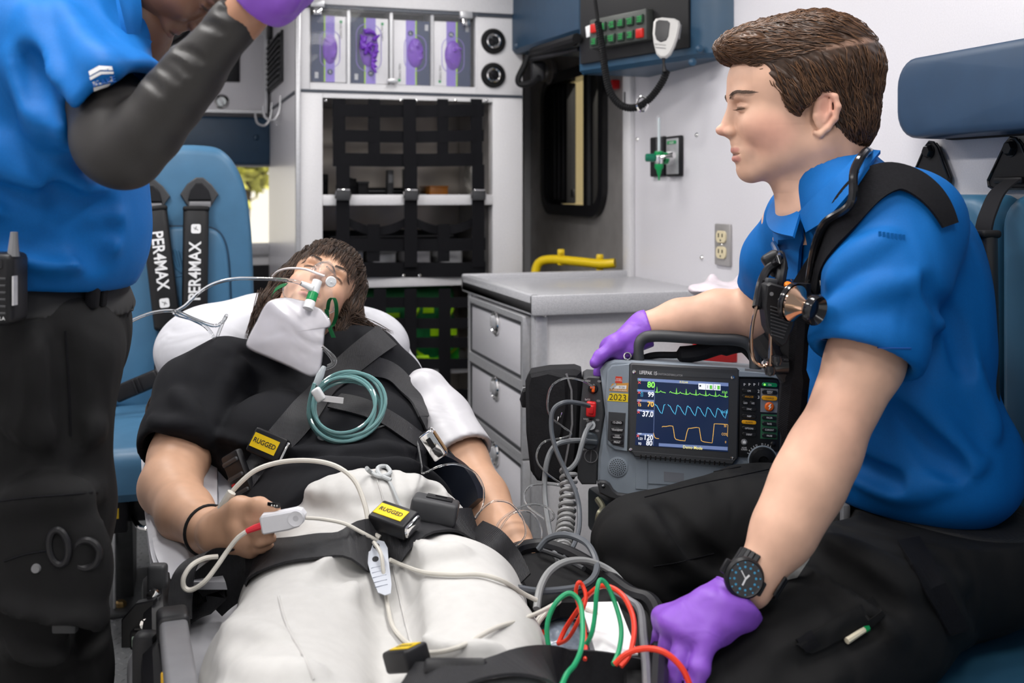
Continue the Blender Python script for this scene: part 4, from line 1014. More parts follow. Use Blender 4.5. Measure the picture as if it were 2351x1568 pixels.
obj('knob', MB().lathe([(0, 0), (8*s, 0), (9*s, 2*s), (9*s, 20*s), (7*s, 22*s), (0, 22*s)], 14, Matrix.Translation(b) @ axes(V((0, 0, 0)), CU, CF) @ T(0, 0, 8*s)), mat('dark_green_plastic', (0.004, 0.16, 0.09), 0.35), t)
e = PXp(1548, 356, WX-0.035)
obj('stem', MB().tube([b, (b+e)/2, e], [5*s, 5*s, 7*s], 10), M_chrome, t)
# ================================================================ overhead padding, radio console, microphone
HB = CAM.z+0.475
t = thing('door_header_pad', 'dark blue padded header above the side door', 'padding', (1.2, 3.2, HB))
obj('pad', MB().prism([(1.087, 3.445), (1.137, 2.935), (1.41, 2.935), (1.41, 3.445)], HB, 1.94, None, 0.015), M_navy, t)
for (x, y) in ((1187, 106),):
    p = P(x, y, 3.57); obj('button', MB().lathe([(0, 0.006), (0.008, 0.004), (0.010, 0)], 12, axes(p, CR, CU)), M_navy, t)
u_ = P(1225, 118, 3.5); v_ = P(1325, 88, 3.1)
obj('lower_rail', MB().tube([u_, v_], 0.016, 8).tube([P(1215, 130, 3.52), P(1320, 98, 3.14)], 0.010, 8), M_rubber, t)
t = thing('door_strap', 'black looped door strap hanging by the stainless door', 'strap', P(1205, 160, 3.5))
obj('loop', MB().tube(spl([P(1212, 128, 3.5), P(1204, 150, 3.5), P(1190, 180, 3.5), P(1196, 194, 3.5), P(1222, 190, 3.48), P(1238, 178, 3.45)], 6), 0.011, 8), M_rubber, t)
obj('rod', MB().tube([P(1217, 138, 3.5), P(1330, 112, 3.15)], 0.008, 8), M_black, t)
obj('clamp', MB().box((0, 0, 0), (0.05, 0.07, 0.04), 0.012, 3, axes(P(1236, 165, 3.5), CR, CU)), M_black, t)
t = thing('door_closer', 'round metal closer knob on the stainless door above its window', 'knob', P(1268, 168, 3.9))
obj('cup', MB().lathe([(0.05, 0), (0.05, 0.02), (0.035, 0.03), (0.0, 0.03)], 26, axes(PXp(1270, 165, 1.415), (0, -1, 0), (0, 0, 1))), M_steel, t)
obj('knob', MB().lathe([(0.028, 0.02), (0.028, 0.04), (0.0, 0.045)], 20, axes(PXp(1270, 165, 1.415), (0, -1, 0), (0, 0, 1))), M_alu, t)
con = thing('radio_console', 'blue padded overhead console with a black control panel', 'console', (1.25, 2.7, 1.45))
cL = Vector((1.137, 2.93, 0)); cRr = Vector((1.285, 2.47, 0)); KB = CAM.z+0.350
KP = Plane(cL+Vector((0, 0, 0)), cRr-cL)
Lk = (cRr-cL).length
sh = Sculpt((1.05, 2.20, KB-0.03), (1.42, 3.02, 1.97), 0.007)
hullp = [(1.137, 2.93), (1.285, 2.47), (1.33, 2.42), (1.37, 2.40), (1.37, 2.932), (1.14, 2.932)]
bm_ = MB().prism(hullp, KB, 1.94, None, 0.012)
obj('shell', bm_, mat('console_blue_vinyl', (0.018, 0.062, 0.118), 0.36, noise=0.05, nscale=20, bump=0.06, bscale=300), con)
a = KP.uv(1337, 100); b2 = KP.uv(1586, 100); bot = KP.uv(1460, 150)[1]
pan = obj('control_panel', MB().box(((a[0]+b2[0])/2, (KB+0.03+1.9)/2, 0.004), (b2[0]-a[0], 1.9-KB-0.03, 0.012), 0.003, 2, KP.M), mat('black_textured_panel', (0.012, 0.012, 0.013), 0.55, bump=0.2, bscale=600), con)
# switch bank
sA = KP.uv(1376, 78); sB = KP.uv(1507, 68); cx_ = (sA[0]+sB[0])/2; cv = KP.uv(1440, 70)[1]
Msw = KP.M @ T(cx_, cv, 0.012) @ Rz(0)
sw, shh = sB[0]-sA[0], 0.085
bank = obj('switch_bank', MB().box((0, 0, 0.012), (sw, shh, 0.028), 0.004, 2, Msw), mat('dark_grey_metal', (0.07, 0.075, 0.07), 0.5, 0.3), con)
M_led = mat('green_backlight', (0.01, 0.10, 0.03), 0.4, emit=(0.02, 0.55, 0.10), estr=0.55); M_ledr = mat('red_switch', (0.45, 0.01, 0.01), 0.35, emit=(0.9, 0.05, 0.02), estr=0.25)
M_swk = mat('dark_green_key', (0.02, 0.05, 0.03), 0.5)
for r in range(2):
    for c_ in range(6):
        x = -sw/2+sw*(c_+0.62)/6.2; y = (0.5-r)*shh*0.45-0.004
        isr = (r == 0 and c_ == 0) or (r == 1 and c_ == 5)
        k_ = obj('switch_key', MB().box((x, y, 0.028), (sw*0.115, shh*0.30, 0.010), 0.003, 2, Msw), M_ledr if isr else M_swk, bank)
        if not isr:
            mbk = MB(); rk = random.Random(r*7+c_)
            for q in range(3): mbk.box((x+rk.uniform(-1, 1)*sw*0.02, y+(q-1)*shh*0.07, 0.0335), (sw*rk.uniform(0.04, 0.075), shh*0.035, 0.001), 0, 2, Msw)
            mbk.box((x+sw*0.03, y, 0.0335), (sw*0.012, shh*0.2, 0.001), 0, 2, Msw)
            obj('lit_symbol', mbk, M_led, k_)
tg = KP.uv(1369, 71); obj('white_tag', MB().box((0, 0, 0.02), (0.045, 0.034, 0.004), 0.002, 2, KP.M @ T(tg[0], tg[1], 0.0) @ Rz(8)), M_txw, con)
# buttons on the shell
for (x, y) in ((1606, 112), (1590, 143)):
    p = P(x, y, 2.72); obj('button', MB().lathe([(0, 0.008), (0.009, 0.006), (0.011, 0)], 14, axes(p, CR, CU)), MATS['console_blue_vinyl'], con)
mic = thing('hand_microphone', 'white hand microphone hanging on the overhead console', 'microphone', P(1528, 90, 2.74))
Mm = frame(1527, 88, 2.72, roll=7, yaw=-14)
body_poly = [(-30, 34), (-26, 42), (-12, 46), (16, 46), (28, 41), (31, 32), (29, 4), (24, -18), (17, -36), (8, -45), (-6, -46), (-15, -38), (-24, -14), (-29, 8)]
M_mic = mat('pale_grey_plastic', (0.60, 0.59, 0.57), 0.4)
mb_ = obj('body', MB().prism(body_poly, -14, 10, Mm, 4), M_mic, mic)
face_p = [(-24, 34), (-18, 39), (2, 39), (8, 34), (8, 4), (4, -6), (-8, -11), (-18, -6), (-23, 6)]
obj('grille', MB().prism(face_p, 9, 12, Mm, 1), M_blackg, mic)
obj('side_key', MB().box((31, 18, -3), (5, 34, 12), 2, 2, Mm), M_grey, mic)
text('lettering', 'MOTOROLA', Mm @ T(-8, -17, 10.4), 3.4, M_txk, mic)
obj('speaker_bar', MB().box((-6, -24, 10.5), (24, 1.6, 0.8), 0, 2, Mm), M_grey, mic)
obj('strain_relief', MB().tube([Mm @ Vector((2, -44, 0)), Mm @ Vector((4, -58, 0)), Mm @ Vector((8, -76, 0))], [4*2.72/FPX, 3*2.72/FPX, 6*2.72/FPX], 10), M_black, mic)
# coiled cord: helix around a hanging path
path = spl([P(1366, 0, 2.86), P(1373, 50, 2.86), P(1383, 110, 2.84), P(1390, 165, 2.82), P(1402, 213, 2.80), P(1428, 243, 2.78), P(1462, 246, 2.76), P(1492, 226, 2.75), P(1518, 192, 2.74), P(1531, 163, 2.73)], 30)
def helix(path, R, turns_per_m, r, n=6, step=9):
    out = []; ph = 0; ref = None; acc = [0]
    for i in range(1, len(path)): acc.append(acc[-1]+(path[i]-path[i-1]).length)
    Ltot = acc[-1]; N = int(Ltot*turns_per_m*step); j = 0
    for q in range(N+1):
        s_ = Ltot*q/N
        while j < len(path)-2 and acc[j+1] < s_: j += 1
        f = (s_-acc[j])/max(acc[j+1]-acc[j], 1e-9); p = path[j].lerp(path[j+1], min(max(f, 0), 1)); t_ = (path[j+1]-path[j]).normalized()
        if ref is None: ref = t_.orthogonal().normalized()
        ref = (ref-t_*ref.dot(t_)).normalized(); b_ = t_.cross(ref); a_ = 2*PI*q/step
        out.append(p+(ref*math.cos(a_)+b_*math.sin(a_))*R)
    return MB().tube(out, r, n)
obj('coiled_cord', helix(path[30:], 0.0078, 150, 0.0032, 5, 8), M_rubber, mic)
obj('cord_core', MB().tube(path, 0.0050, 7), M_rubber, mic)
p = P(1474, 238, 2.75); obj('cord_clip', MB().tube([p+CR*0.014*math.cos(a*0.5)+CU*0.020*math.sin(a*0.5) for a in range(13)], 0.004, 6, closed=True), M_chrome, mic)
# ================================================================ seats
def padmesh(poly, M, back, front, edge, dome=0.0, nr=5):
    """upholstered pad: outline polygon (star-shaped), rounded edge, slight dome"""
    n = len(poly); cx = sum(p[0] for p in poly)/n; cy = sum(p[1] for p in poly)/n
    R = sum(math.hypot(p[0]-cx, p[1]-cy) for p in poly)/n
    rings = [(1.0-edge/R*0.5, back), (1.0, back+edge*0.5)]
    for i in range(5):
        a = PI/2*i/4; rings.append((1-edge/R*(1-math.cos(a)), front-edge+edge*math.sin(a)))
    for i in range(1, nr+1):
        s = (1-edge/R)*(1-i/(nr+0.5)); rings.append((s, front+dome*(1-(s/(1-edge/R))**2)))
    vs = [(cx+(p[0]-cx)*s, cy+(p[1]-cy)*s, z) for s, z in rings for p in poly]; m = len(rings)
    fs = [tuple(range(n))[::-1], tuple(range((m-1)*n, m*n))]
    for k in range(m-1):
        for i in range(n): j = (i+1) % n; fs.append((k*n+i, k*n+j, (k+1)*n+j, (k+1)*n+i))
    return MB().add(vs, fs, M)
def outl(pl, pts, n=5): return [(p.x, p.y) for p in spl([Vector((*pl.uv(*q), 0)) for q in pts], n, closed=True)]
seat = thing('attendant_seat', 'rear-facing blue vinyl attendant seat with black shoulder harness', 'seat', (-0.02, 2.8, 0))
o1 = outl(SEA, [(245, 940), (245, 800), (256, 660), (282, 510), (312, 405), (345, 352), (400, 334), (460, 333), (506, 342), (541, 378), (566, 440), (578, 530), (583, 640), (585, 760), (586, 940)], 4)
obj('backrest', padmesh(o1, SEA.M, -0.11, 0.0, 0.028, 0.006), M_blue, seat)
o2 = outl(SEA, [(264, 930), (266, 760), (276, 640), (292, 570), (316, 532), (360, 522), (430, 520), (486, 524), (512, 548), (524, 600), (529, 700), (532, 800), (534, 930)], 4)
obj('piping', MB().tube([SEA.M @ Vector((x, y, 0.004)) for x, y in o2], 0.0045, 6, closed=True), M_navy, seat)
obj('back_cushion', padmesh(o2, SEA.M, -0.02, 0.018, 0.014, 0.010), M_blue, seat)
# embossed hand motif
emb = MB()
for k in range(4):
    a = SEA.uv(392+k*8, 573+abs(k-1)*5-k*2); b = SEA.uv(404+k*6, 612-k*2); c = SEA.uv(416, 624)
    emb.tube([SEA.M @ Vector((*a, 0.027)), SEA.M @ Vector((*b, 0.0275)), SEA.M @ Vector((*c, 0.027))], 0.0035, 6)
emb.tube([SEA.M @ Vector((*SEA.uv(x, y), 0.0265)) for x, y in ((388, 625), (404, 634), (421, 630), (424, 600))], 0.0028, 6)
obj('embossed_motif', emb, M_blue, seat)
z0c, z1c = 0.43, 0.545
u0 = SEA.uv(228, 900)[0]; u1 = SEA.uv(596, 900)[0]
obj('seat_cushion', padmesh(rrect(u1-u0, 0.55, 0.07, 6), axes(Vector(((u0+u1)/2, 2.66, 0.0)), (1, 0, 0), (0, 1, 0)), z0c, z1c, 0.04, 0.012), M_blue, seat)
obj('seat_pan', MB().box(((u0+u1)/2, 2.70, 0.40), (u1-u0-0.06, 0.50, 0.06), 0.01), M_black, seat)
M_steelk = mat('dark_steel', (0.075, 0.078, 0.08), 0.42, 0.5, noise=0.1)
for sx in (u0+0.07, u1-0.09):
    leg = MB().prism([(-0.14, 0.0), (0.03, 0.0), (0.13, 0.265), (-0.14, 0.265)], -0.022, 0.022, axes(Vector((sx, 2.74, FZ+0.006)), (0, -1, 0), (0, 0, 1)), 0.004)
    lg = obj('pedestal_leg', leg, M_steelk, seat)
    obj('foot_plate', MB().box((sx, 2.76, FZ+0.007), (0.10, 0.30, 0.012), 0.002), M_steelk, seat)
    obj('bolt', MB().lathe([(0.013, 0), (0.013, 0.009), (0.009, 0.013), (0, 0.013)], 6, T(sx-0.005, 2.655, FZ+0.013)), mat('brass_bolt', (0.45, 0.30, 0.12), 0.35, 1.0), seat)
    obj('rib', MB().box((sx-0.018, 2.64, FZ+0.14), (0.006, 0.012, 0.25), 0.002), M_alu, seat)
obj('slide_box', MB().box((u0+0.065, 2.44, 0.395), (0.055, 0.06, 0.07), 0.006), M_black, seat)
obj('slide_label', MB().box((u0+0.065, 2.409, 0.405), (0.018, 0.003, 0.022)), mat('yellow_label', (0.75, 0.50, 0.02), 0.5), seat)
obj('release_lever', MB().tube(spl([(u0+0.10, 2.46, 0.385), (u0+0.12, 2.40, 0.372), (u0+0.17, 2.40, 0.370)], 4), 0.006, 8), M_chrome, seat)
# harness
M_leath = mat('black_leatherette', (0.013, 0.013, 0.014), 0.36, bump=0.08, bscale=500)
def harness_pad(ax, ay, bx, by, w, txt_dir, parent):
    a = Vector((*SEA.uv(ax, ay), 0.045)); b = Vector((*SEA.uv(bx, by), 0.055)); s = 2.75/FPX
    d = (b-a); L = d.length; M = SEA.M @ axes(a, d, Vector((0, 0, 1)).cross(d))
    pd = obj('shoulder_pad', MB().box((L/2, 0, 0.0), (L, w*s, 0.030), 0.013, 4, M), M_leath, parent)
    obj('pad_hem', MB().box((0.008, 0, 0), (0.014, w*s*1.03, 0.034), 0.006, 3, M), M_rubber, pd); obj('pad_hem', MB().box((L-0.012, 0, 0), (0.016, w*s*0.98, 0.028), 0.006, 3, M), M_rubber, pd)
    # lettering runs along the pad
    if txt_dir < 0: Mt = M @ T(L*0.475, 0, 0.0158)
    else: Mt = M @ T(L*0.50, 0, 0.0158) @ Rz(180)
    text('lettering', 'PER4MAX', Mt @ T(-0.012, 0, 0), 0.0300, M_txw, pd, sx=0.86, bold=0.0009)
    lg = obj('logo_square', MB().prism(rrect(0.024, 0.024, 0.005, 3), 0, 0.0006, Mt @ T(0.098, 0, 0)), M_txw, pd)
    obj('logo_mark', MB().tube([Mt @ Vector((0.098+x, y, 0.0008)) for x, y in ((-0.004, -0.006), (0.0, 0.0), (0.004, 0.006), (-0.003, 0.002), (0.006, -0.001))], 0.0009, 4), M_txk, pd)
    return b
hb = []
for (x, y, args) in ((345, 447, (353, 472, 386, 752, 58, -1)), (457, 443, (450, 472, 446, 745, 57, 1))):
    c = SEA.uv(x, y); M = SEA.M @ T(c[0], c[1], 0.004)
    obj('belt_guide', MB().prism([(-0.048, -0.004), (-0.03, 0.024), (-0.008, 0.041), (0.010, 0.041), (0.032, 0.022), (0.05, -0.004), (0.03, -0.036), (-0.028, -0.036)], 0, 0.014, M, 0.003), M_dkgrey, seat)
    obj('belt_guide_knob', MB().prism([(-0.028, -0.018), (-0.022, 0.006), (-0.008, 0.026), (0.008, 0.026), (0.024, 0.006), (0.03, -0.018)], 0.012, 0.026, M, 0.003), M_black, seat)
    obj('belt_guide_loop', MB().box((0.002, -0.030, 0.02), (0.055, 0.016, 0.01), 0.003, 2, M), M_grey, seat)
    hb.append(harness_pad(*args, seat))
p0 = SEA.M @ Vector((*SEA.uv(388, 745), 0.05)); p1 = SEA.M @ Vector((*SEA.uv(376, 830), 0.07)); 
def band(name, pts, w, wdir, nrm, th, m, parent):
    pts = spl(pts, 6); return obj(name, MB().ribbon(pts, [Vector(wdir).normalized()*w/2]*len(pts), [Vector(nrm)]*len(pts), th), m, parent)
band('belt', [p0, p1, SEA.M @ Vector((*SEA.uv(382, 866), 0.10))], 0.045, (1, 0, 0), (0, -1, 0), 0.003, M_web, seat)
band('belt', [SEA.M @ Vector((*SEA.uv(446, 735), 0.05)), SEA.M @ Vector((*SEA.uv(450, 860), 0.07))], 0.045, (1, 0, 0), (0, -1, 0), 0.003, M_web, seat)
pl0 = P(258, 905, 2.55); pl1 = P(310, 878, 2.57); pl2 = P(374, 862, 2.60)
lb = MB(); M = axes(P(314, 886, 2.56), P(372, 862, 2.56)-P(258, 910, 2.56), (0, 0, 1)); obj('lap_adjuster', MB().box((0, 0, 0), (0.115, 0.042, 0.018), 0.006, 3, M).box((0.0, 0, 0.01), (0.006, 0.036, 0.008), 0.002, 2, M).box((0.012, 0, 0.01), (0.006, 0.036, 0.008), 0.002, 2, M), M_black, seat)
obj('lap_belt_bracket', MB().tube([P(252, 912, 2.56), P(258, 930, 2.56), P(252, 945, 2.56)], 0.008, 8), M_black, seat)
obj('harness_tongue', MB().box((0, 0, 0), (0.03, 0.055, 0.012), 0.004, 2, axes(P(372, 836, 2.58), CR, CU)).box((0.018, -0.035, 0), (0.012, 0.02, 0.01), 0.003, 2, axes(P(372, 836, 2.58), CR, CU)), M_grey, seat)
obj('release_button', MB().box((0, 0, 0), (0.014, 0.026, 0.012), 0.003, 2, axes(P(380, 864, 2.57), CR, CU)), mat('amber_button', (0.75, 0.36, 0.02), 0.4), seat)
# ---- bench with backrests, headrest and belts on the right wall
bn = thing('padded_bench', 'dark blue padded bench and wall backrests along the right wall', 'bench', (1.08, 0.9, 0))
obj('cushion', padmesh(rrect(0.54, 2.35, 0.05, 5), axes(Vector((1.08, 0.79, 0)), (1, 0, 0), (0, 1, 0)), 0.36, 0.45, 0.03, 0.004), M_bench, bn)
obj('base', MB().box((1.09, 0.80, 0.23), (0.50, 2.30, 0.26), 0.005), M_white, bn)
def back_pad(name, ya, yb, za, zb, x0, x1, parent, r=0.05):
    M = axes(Vector((x1, (ya+yb)/2, (za+zb)/2)), (0, -1, 0), (0, 0, 1)); w = abs(yb-ya)
    return obj(name, padmesh(rrect(w, zb-za, r, 6), M, 0.0, x1-x0, 0.025, 0.006), M_bench, parent)
back_pad('backrest', 1.405, 1.76, 0.48, 1.095, 1.265, WX-0.002, bn)
back_pad('backrest', 0.35, 1.385, 0.48, 1.095, 1.265, WX-0.002, bn)
t = thing('headrest', 'long dark blue wall headrest above the bench', 'headrest', (1.31, 1.2, 1.2))
o = back_pad('pad', 0.75, 1.655, 1.197, 1.345, 1.268, WX-0.012, t, 0.052); o.data.materials.clear(); o.data.materials.append(mat('headrest_navy_vinyl', (0.019, 0.048, 0.098), 0.42, noise=0.05, nscale=25, bump=0.12, bscale=350))
obj('back_board', MB().prism(rrect(0.875, 0.135, 0.05, 6), 0, 0.012, axes(Vector((WX-0.002, 1.2, 1.262)), (0, -1, 0), (0, 0, 1))), M_black, t)
def bracket(px, py, lab):
    c = RW.uv(px, py); M = RW.M @ T(c[0], c[1], 0.0)
    t = thing('belt_anchor', lab, 'seat belt', M.translation, 'seat belt anchors under the headrest')
    poly = [(-0.012, 0.028), (0, 0.038), (0.012, 0.036), (0.022, 0.026), (0.052, -0.03), (0.05, -0.044), (0.04, -0.048), (-0.04, -0.048), (-0.05, -0.044), (-0.052, -0.034)]
    obj('plate', MB().prism(poly, 0.004, 0.014, M, 0.002), M_black, t)
    obj('rim', MB().tube([M @ Vector((x, y, 0.014)) for x, y in poly], 0.003, 6, closed=True), M_blackg, t)
    obj('bolt', MB().lathe([(0.014, 0.012), (0.014, 0.016), (0.010, 0.024), (0, 0.024)], 6, M @ T(0.0, 0.020, 0)).lathe([(0.0145, 0.01), (0.0145, 0.016)], 18, M @ T(0.0, 0.020, 0)), M_blackg, t)
    obj('slot_bar', MB().box((0, -0.034, 0.018), (0.066, 0.012, 0.010), 0.004, 2, M), M_black, t)
    return t, M
t, M = bracket(2148, 372, 'black belt anchor plate on the wall just behind the medic\'s shoulder')
band('belt', [M @ Vector((0, -0.036, 0.02)), M @ Vector((0.0, -0.08, 0.03)), M @ Vector((-0.01, -0.16, 0.12)), M @ Vector((-0.01, -0.3, 0.125))], 0.048, (0, -1, 0), (-1, 0, 0), 0.003, M_web, t)
t, M = bracket(2336, 368, 'black belt anchor plate nearest the right edge of the picture')
bp = [P(2325, 412, 1.74), P(2292, 440, 1.66), P(2272, 480, 1.61), P(2258, 530, 1.58), P(2250, 640, 1.57)]
band('belt', bp, 0.050, (-0.25, -0.9, 0), (-1, 0.2, 0.35), 0.003, M_web, t)
a = P(2256, 528, 1.57); b = P(2262, 1010, 1.56); d = b-a; L = d.length
Ms = axes(a, d, Vector((-0.30, -0.95, 0)))
sl = obj('belt_sleeve', MB().box((L/2, 0, 0), (L, 0.062, 0.026), 0.012, 4, Ms), M_leath, t)
obj('sleeve_hem', MB().box((0.006, 0, 0), (0.012, 0.065, 0.03), 0.005, 3, Ms), M_rubber, sl)
c = P(2229, 682, 1.555); Mq = axes(c+Vector((-0.008, -0.012, 0)), CR, CU)
obj('logo_square', MB().prism(rrect(0.018, 0.030, 0.004, 3), 0, 0.001, Mq), M_txw, sl)
obj('logo_mark', MB().tube([Mq @ Vector((x, y, 0.0015)) for x, y in ((0.002, -0.010), (0.003, 0.0), (0.005, 0.008), (-0.003, 0.0), (0.006, 0.002))], 0.0009, 4), M_txk, sl)
# ================================================================ seated medic on the right
SK = (0.68, 0.41, 0.295)
M_skin = mat('skin', (0.66, 0.41, 0.31), 0.48, noise=0.07, nscale=35, bump=0.06, bscale=700, vcol='col', spec=0.4)
M_shirt = mat('royal_blue_polo', (0.0010, 0.112, 0.385), 0.66, noise=0.05, nscale=500, spec=0.25, bump=0.10, bscale=1200, fold=(7.0, 0.012, (1.0, 1.0, 0.45)))
M_trou = mat('black_cargo_twill', (0.0065, 0.0065, 0.007), 0.8, spec=0.3, noise=0.12, nscale=400, bump=0.10, bscale=900, fold=(6.0, 0.030, (1, 1, 0.6)))
M_glv = mat('violet_glove', (0.25, 0.085, 0.56), 0.46, noise=0.04, nscale=40, bump=0.10, bscale=250, fold=(30.0, 0.002, (1, 1, 1)))
M_hair = mat('brown_hair', (0.05, 0.025, 0.014), 0.42, noise=0.2, nscale=200, vcol='col', spec=0.5)
med = thing('person', 'seated person in a royal blue polo and violet gloves leaning on a monitor', 'person', (1.0, 1.2, 0))
HM = frame(1840, 230, 1.58)
hd = head_sculpt(SK, (0.50, 0.20, 0.17), (0.10, 0.055, 0.035), (0.72, 0.33, 0.25)); hd.transform(HM)
# arms and hidden core
c_ = lambda px, py, z: P(px, py, z)
near = [c_(2060, 560, 1.45), c_(1985, 830, 1.40), c_(1905, 1010, 1.365), c_(1855, 1110, 1.345), c_(1788, 1242, 1.315), c_(1722, 1345, 1.295)]
far = [c_(1830, 520, 1.78), c_(1765, 690, 1.89), c_(1735, 722, 1.91), c_(1650, 722, 1.92), c_(1560, 735, 1.925), c_(1480, 752, 1.93)]
B = around(near+far+[c_(1900, 420, 1.6), c_(2100, 1150, 1.62)], 0.09, 0.0042)
B.chain(near, [0.056, 0.050, 0.0415, 0.0405, 0.0325, 0.0285], 0.014)
B.cap(near[2].lerp(near[3], 0.5), near[4].lerp(near[3], 0.3), 0.041, 0.037, 0.03)
B.chain(far, [0.05, 0.046, 0.045, 0.043, 0.036, 0.028], 0.02)
B.chain([c_(1890, 440, 1.59), c_(1960, 540, 1.61), c_(2060, 900, 1.63), c_(2110, 1120, 1.63)], [0.055, 0.10, 0.10, 0.11], 0.05)
B.cap(c_(1990, 560, 1.61), near[0], 0.07, 0.055, 0.04); B.cap(c_(1930, 560, 1.62), far[0], 0.07, 0.05, 0.04)
bm_ = B.mesh('arms'); p = coords(bm_); col = np.tile(np.array(SK), (len(p), 1))
col = blend(col, (0.66, 0.33, 0.25), 0.35*fall(p, near[2], (0.07, 0.07, 0.10)))
paint(bm_, col)
body = obj('body', join_meshes([hd, bm_]), M_skin, med, smooth=True)
bpy.data.meshes.remove(hd); bpy.data.meshes.remove(bm_)
# eye
for s in (1,):
    e = HM @ Vector((1700-1840, 230-252.5, 41)); sc = 1.58/FPX
# ---- hair: cap plus combed strands
Hh = Sculpt((-225, -150, -150), (215, 235, 150), 3.0)
q = lambda x, y, z=0: (x-1840, 230-y, z)
Hh.ell(q(1868, 160), (160, 136, 120), k=1).ell(q(1762, 122), (96, 74, 96), k=30).ell(q(1698, 112, 10), (58, 38, 84), k=25).ell(q(1936, 268), (74, 92, 100), k=40)
Hh.ell(q(1850, 235, 0), (100, 60, 113), k=20); Hh.ell(q(1800, 215, 0), (46, 60, 106), k=20); Hh.ell(q(1772, 182, 0), (66, 62, 99), k=20)
face_cut = [(1560, 148), (1668, 142), (1700, 150), (1728, 166), (1746, 205), (1772, 232), (1794, 278), (1808, 284), (1822, 254), (1840, 236), (1850, 221), (1880, 222), (1895, 250), (1887, 300), (1892, 326), (1912, 352), (1950, 346), (1990, 330), (2060, 330), (2060, 520), (1560, 520)]
prism_cut(Hh, [(x-1840, 230-y) for x, y in face_cut], 's', 6)
Hh.disp(lambda X, Y, Z: 2.2*np.sin(X*0.16+Y*0.10+np.sin(Z*0.09)*2)*np.sin(Z*0.13+X*0.03)+1.2*np.sin(Y*0.35+X*0.2+Z*0.1))
hm = Hh.mesh('hair'); p = coords(hm)
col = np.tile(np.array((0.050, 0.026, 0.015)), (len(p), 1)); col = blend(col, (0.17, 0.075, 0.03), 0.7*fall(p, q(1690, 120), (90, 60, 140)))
# the parting shows scalp
for t in np.linspace(0, 1, 12): col = blend(col, (0.34, 0.20, 0.14), 0.75*fall(p, q(1850+130*t, 128-28*t, 84), (22, 9, 60)))
paint(hm, col)
hb_ = BVHTree.FromPolygons([v.co for v in hm.vertices], [list(f.vertices) for f in hm.polygons])
def comb(c):
    x, y = c.x+1840, 230-c.y
    part = 128-28*(x-1850)/130
    if y < part+6 or x < 1740: return Vector((-1.0, -0.10 if y > 90 else 0.1, 0.35 if c.z < 60 else -0.5))   # top hair swept to the front
    return Vector((0.45 if x < 1900 else 0.25, -1.0, 0.1))                       # side hair falls down and back
rnd = random.Random(5)
sd_ = surf_seeds(hm, 3000, rnd, lambda c: c.z > -90)
V_, F_, I_ = strand_mesh(hb_, sd_, comb, 74, 6, 1.5, 2.6, rnd, wob=0.16)
hair = obj('hair', hm, M_hair, med, smooth=True); hm.transform(HM)
strands_obj('hair_strands', V_, F_, I_, (0.030, 0.015, 0.009), (0.14, 0.066, 0.030), rnd, M_hair, hair, HM)
# ---- polo shirt
S = Sculpt(np.array(P(2030, 760, 1.62))-np.array((0.46, 0.42, 0.40)), np.array(P(2030, 760, 1.62))+np.array((0.40, 0.42, 0.33)), 0.0055)
RC = np.array([list(CR), list(CU), list(CF)]).T
def tl(px, py, z, r, k=0.05, op='u', G=None): (G or S).ell(P(px, py, z), r, RC, k, op)
tl(1985, 520, 1.61, (0.110, 0.085, 0.170)); tl(1990, 640, 1.62, (0.126, 0.130, 0.178)); tl(2040, 840, 1.63, (0.142, 0.15, 0.168)); tl(2092, 1000, 1.635, (0.146, 0.12, 0.170))
tl(2110, 1080, 1.635, (0.142, 0.085, 0.175)); tl(2130, 690, 1.62, (0.080, 0.16, 0.13))
S.cap(P(1985, 470, 1.47), P(1850, 500, 1.76), 0.055, 0.052, 0.05)                       # shoulder yoke
S.cap(P(1910, 400, 1.585), P(1950, 500, 1.61), 0.066, 0.085, 0.05)
S.plane(P(2080, 1152, 1.63), Vector((0, 0, -1))+CR*-0.10)                               # hem
O = blank(S)
O.chain([P(2085, 520, 1.47), P(2030, 660, 1.425), P(1990, 800, 1.395), P(1970, 880, 1.385)], [0.080, 0.076, 0.069, 0.069], 0.03)
dn = (P(1975, 850, 1.385)-P(2045, 600, 1.44)); O.plane(P(1990, 831, 1.39), dn)
I = blank(S); I.chain([P(2010, 740, 1.40), P(1960, 900, 1.38)], [0.056, 0.064], 0.01)
O.d = np.maximum(O.d, -I.d); S.plane
merge(S, O, 0.035); S.d = np.maximum(S.d, -I.d)
O = blank(S); O.chain([P(1850, 510, 1.77), P(1795, 600, 1.84), P(1765, 690, 1.89), P(1752, 740, 1.90)], [0.070, 0.064, 0.056, 0.054], 0.03)
O.plane(P(1760, 678, 1.885), P(1752, 740, 1.90)-P(1795, 580, 1.84)+CR*-0.02)
I = blank(S); I.chain([P(1780, 650, 1.87), P(1745, 770, 1.91)], [0.040, 0.050], 0.01); O.d = np.maximum(O.d, -I.d)
merge(S, O, 0.03)
N = blank(S); N.cap(P(1885, 395, 1.585), P(1885, 320, 1.58), 0.052, 0.075, 0); S.d = np.maximum(S.d, -N.d)   # neck opening
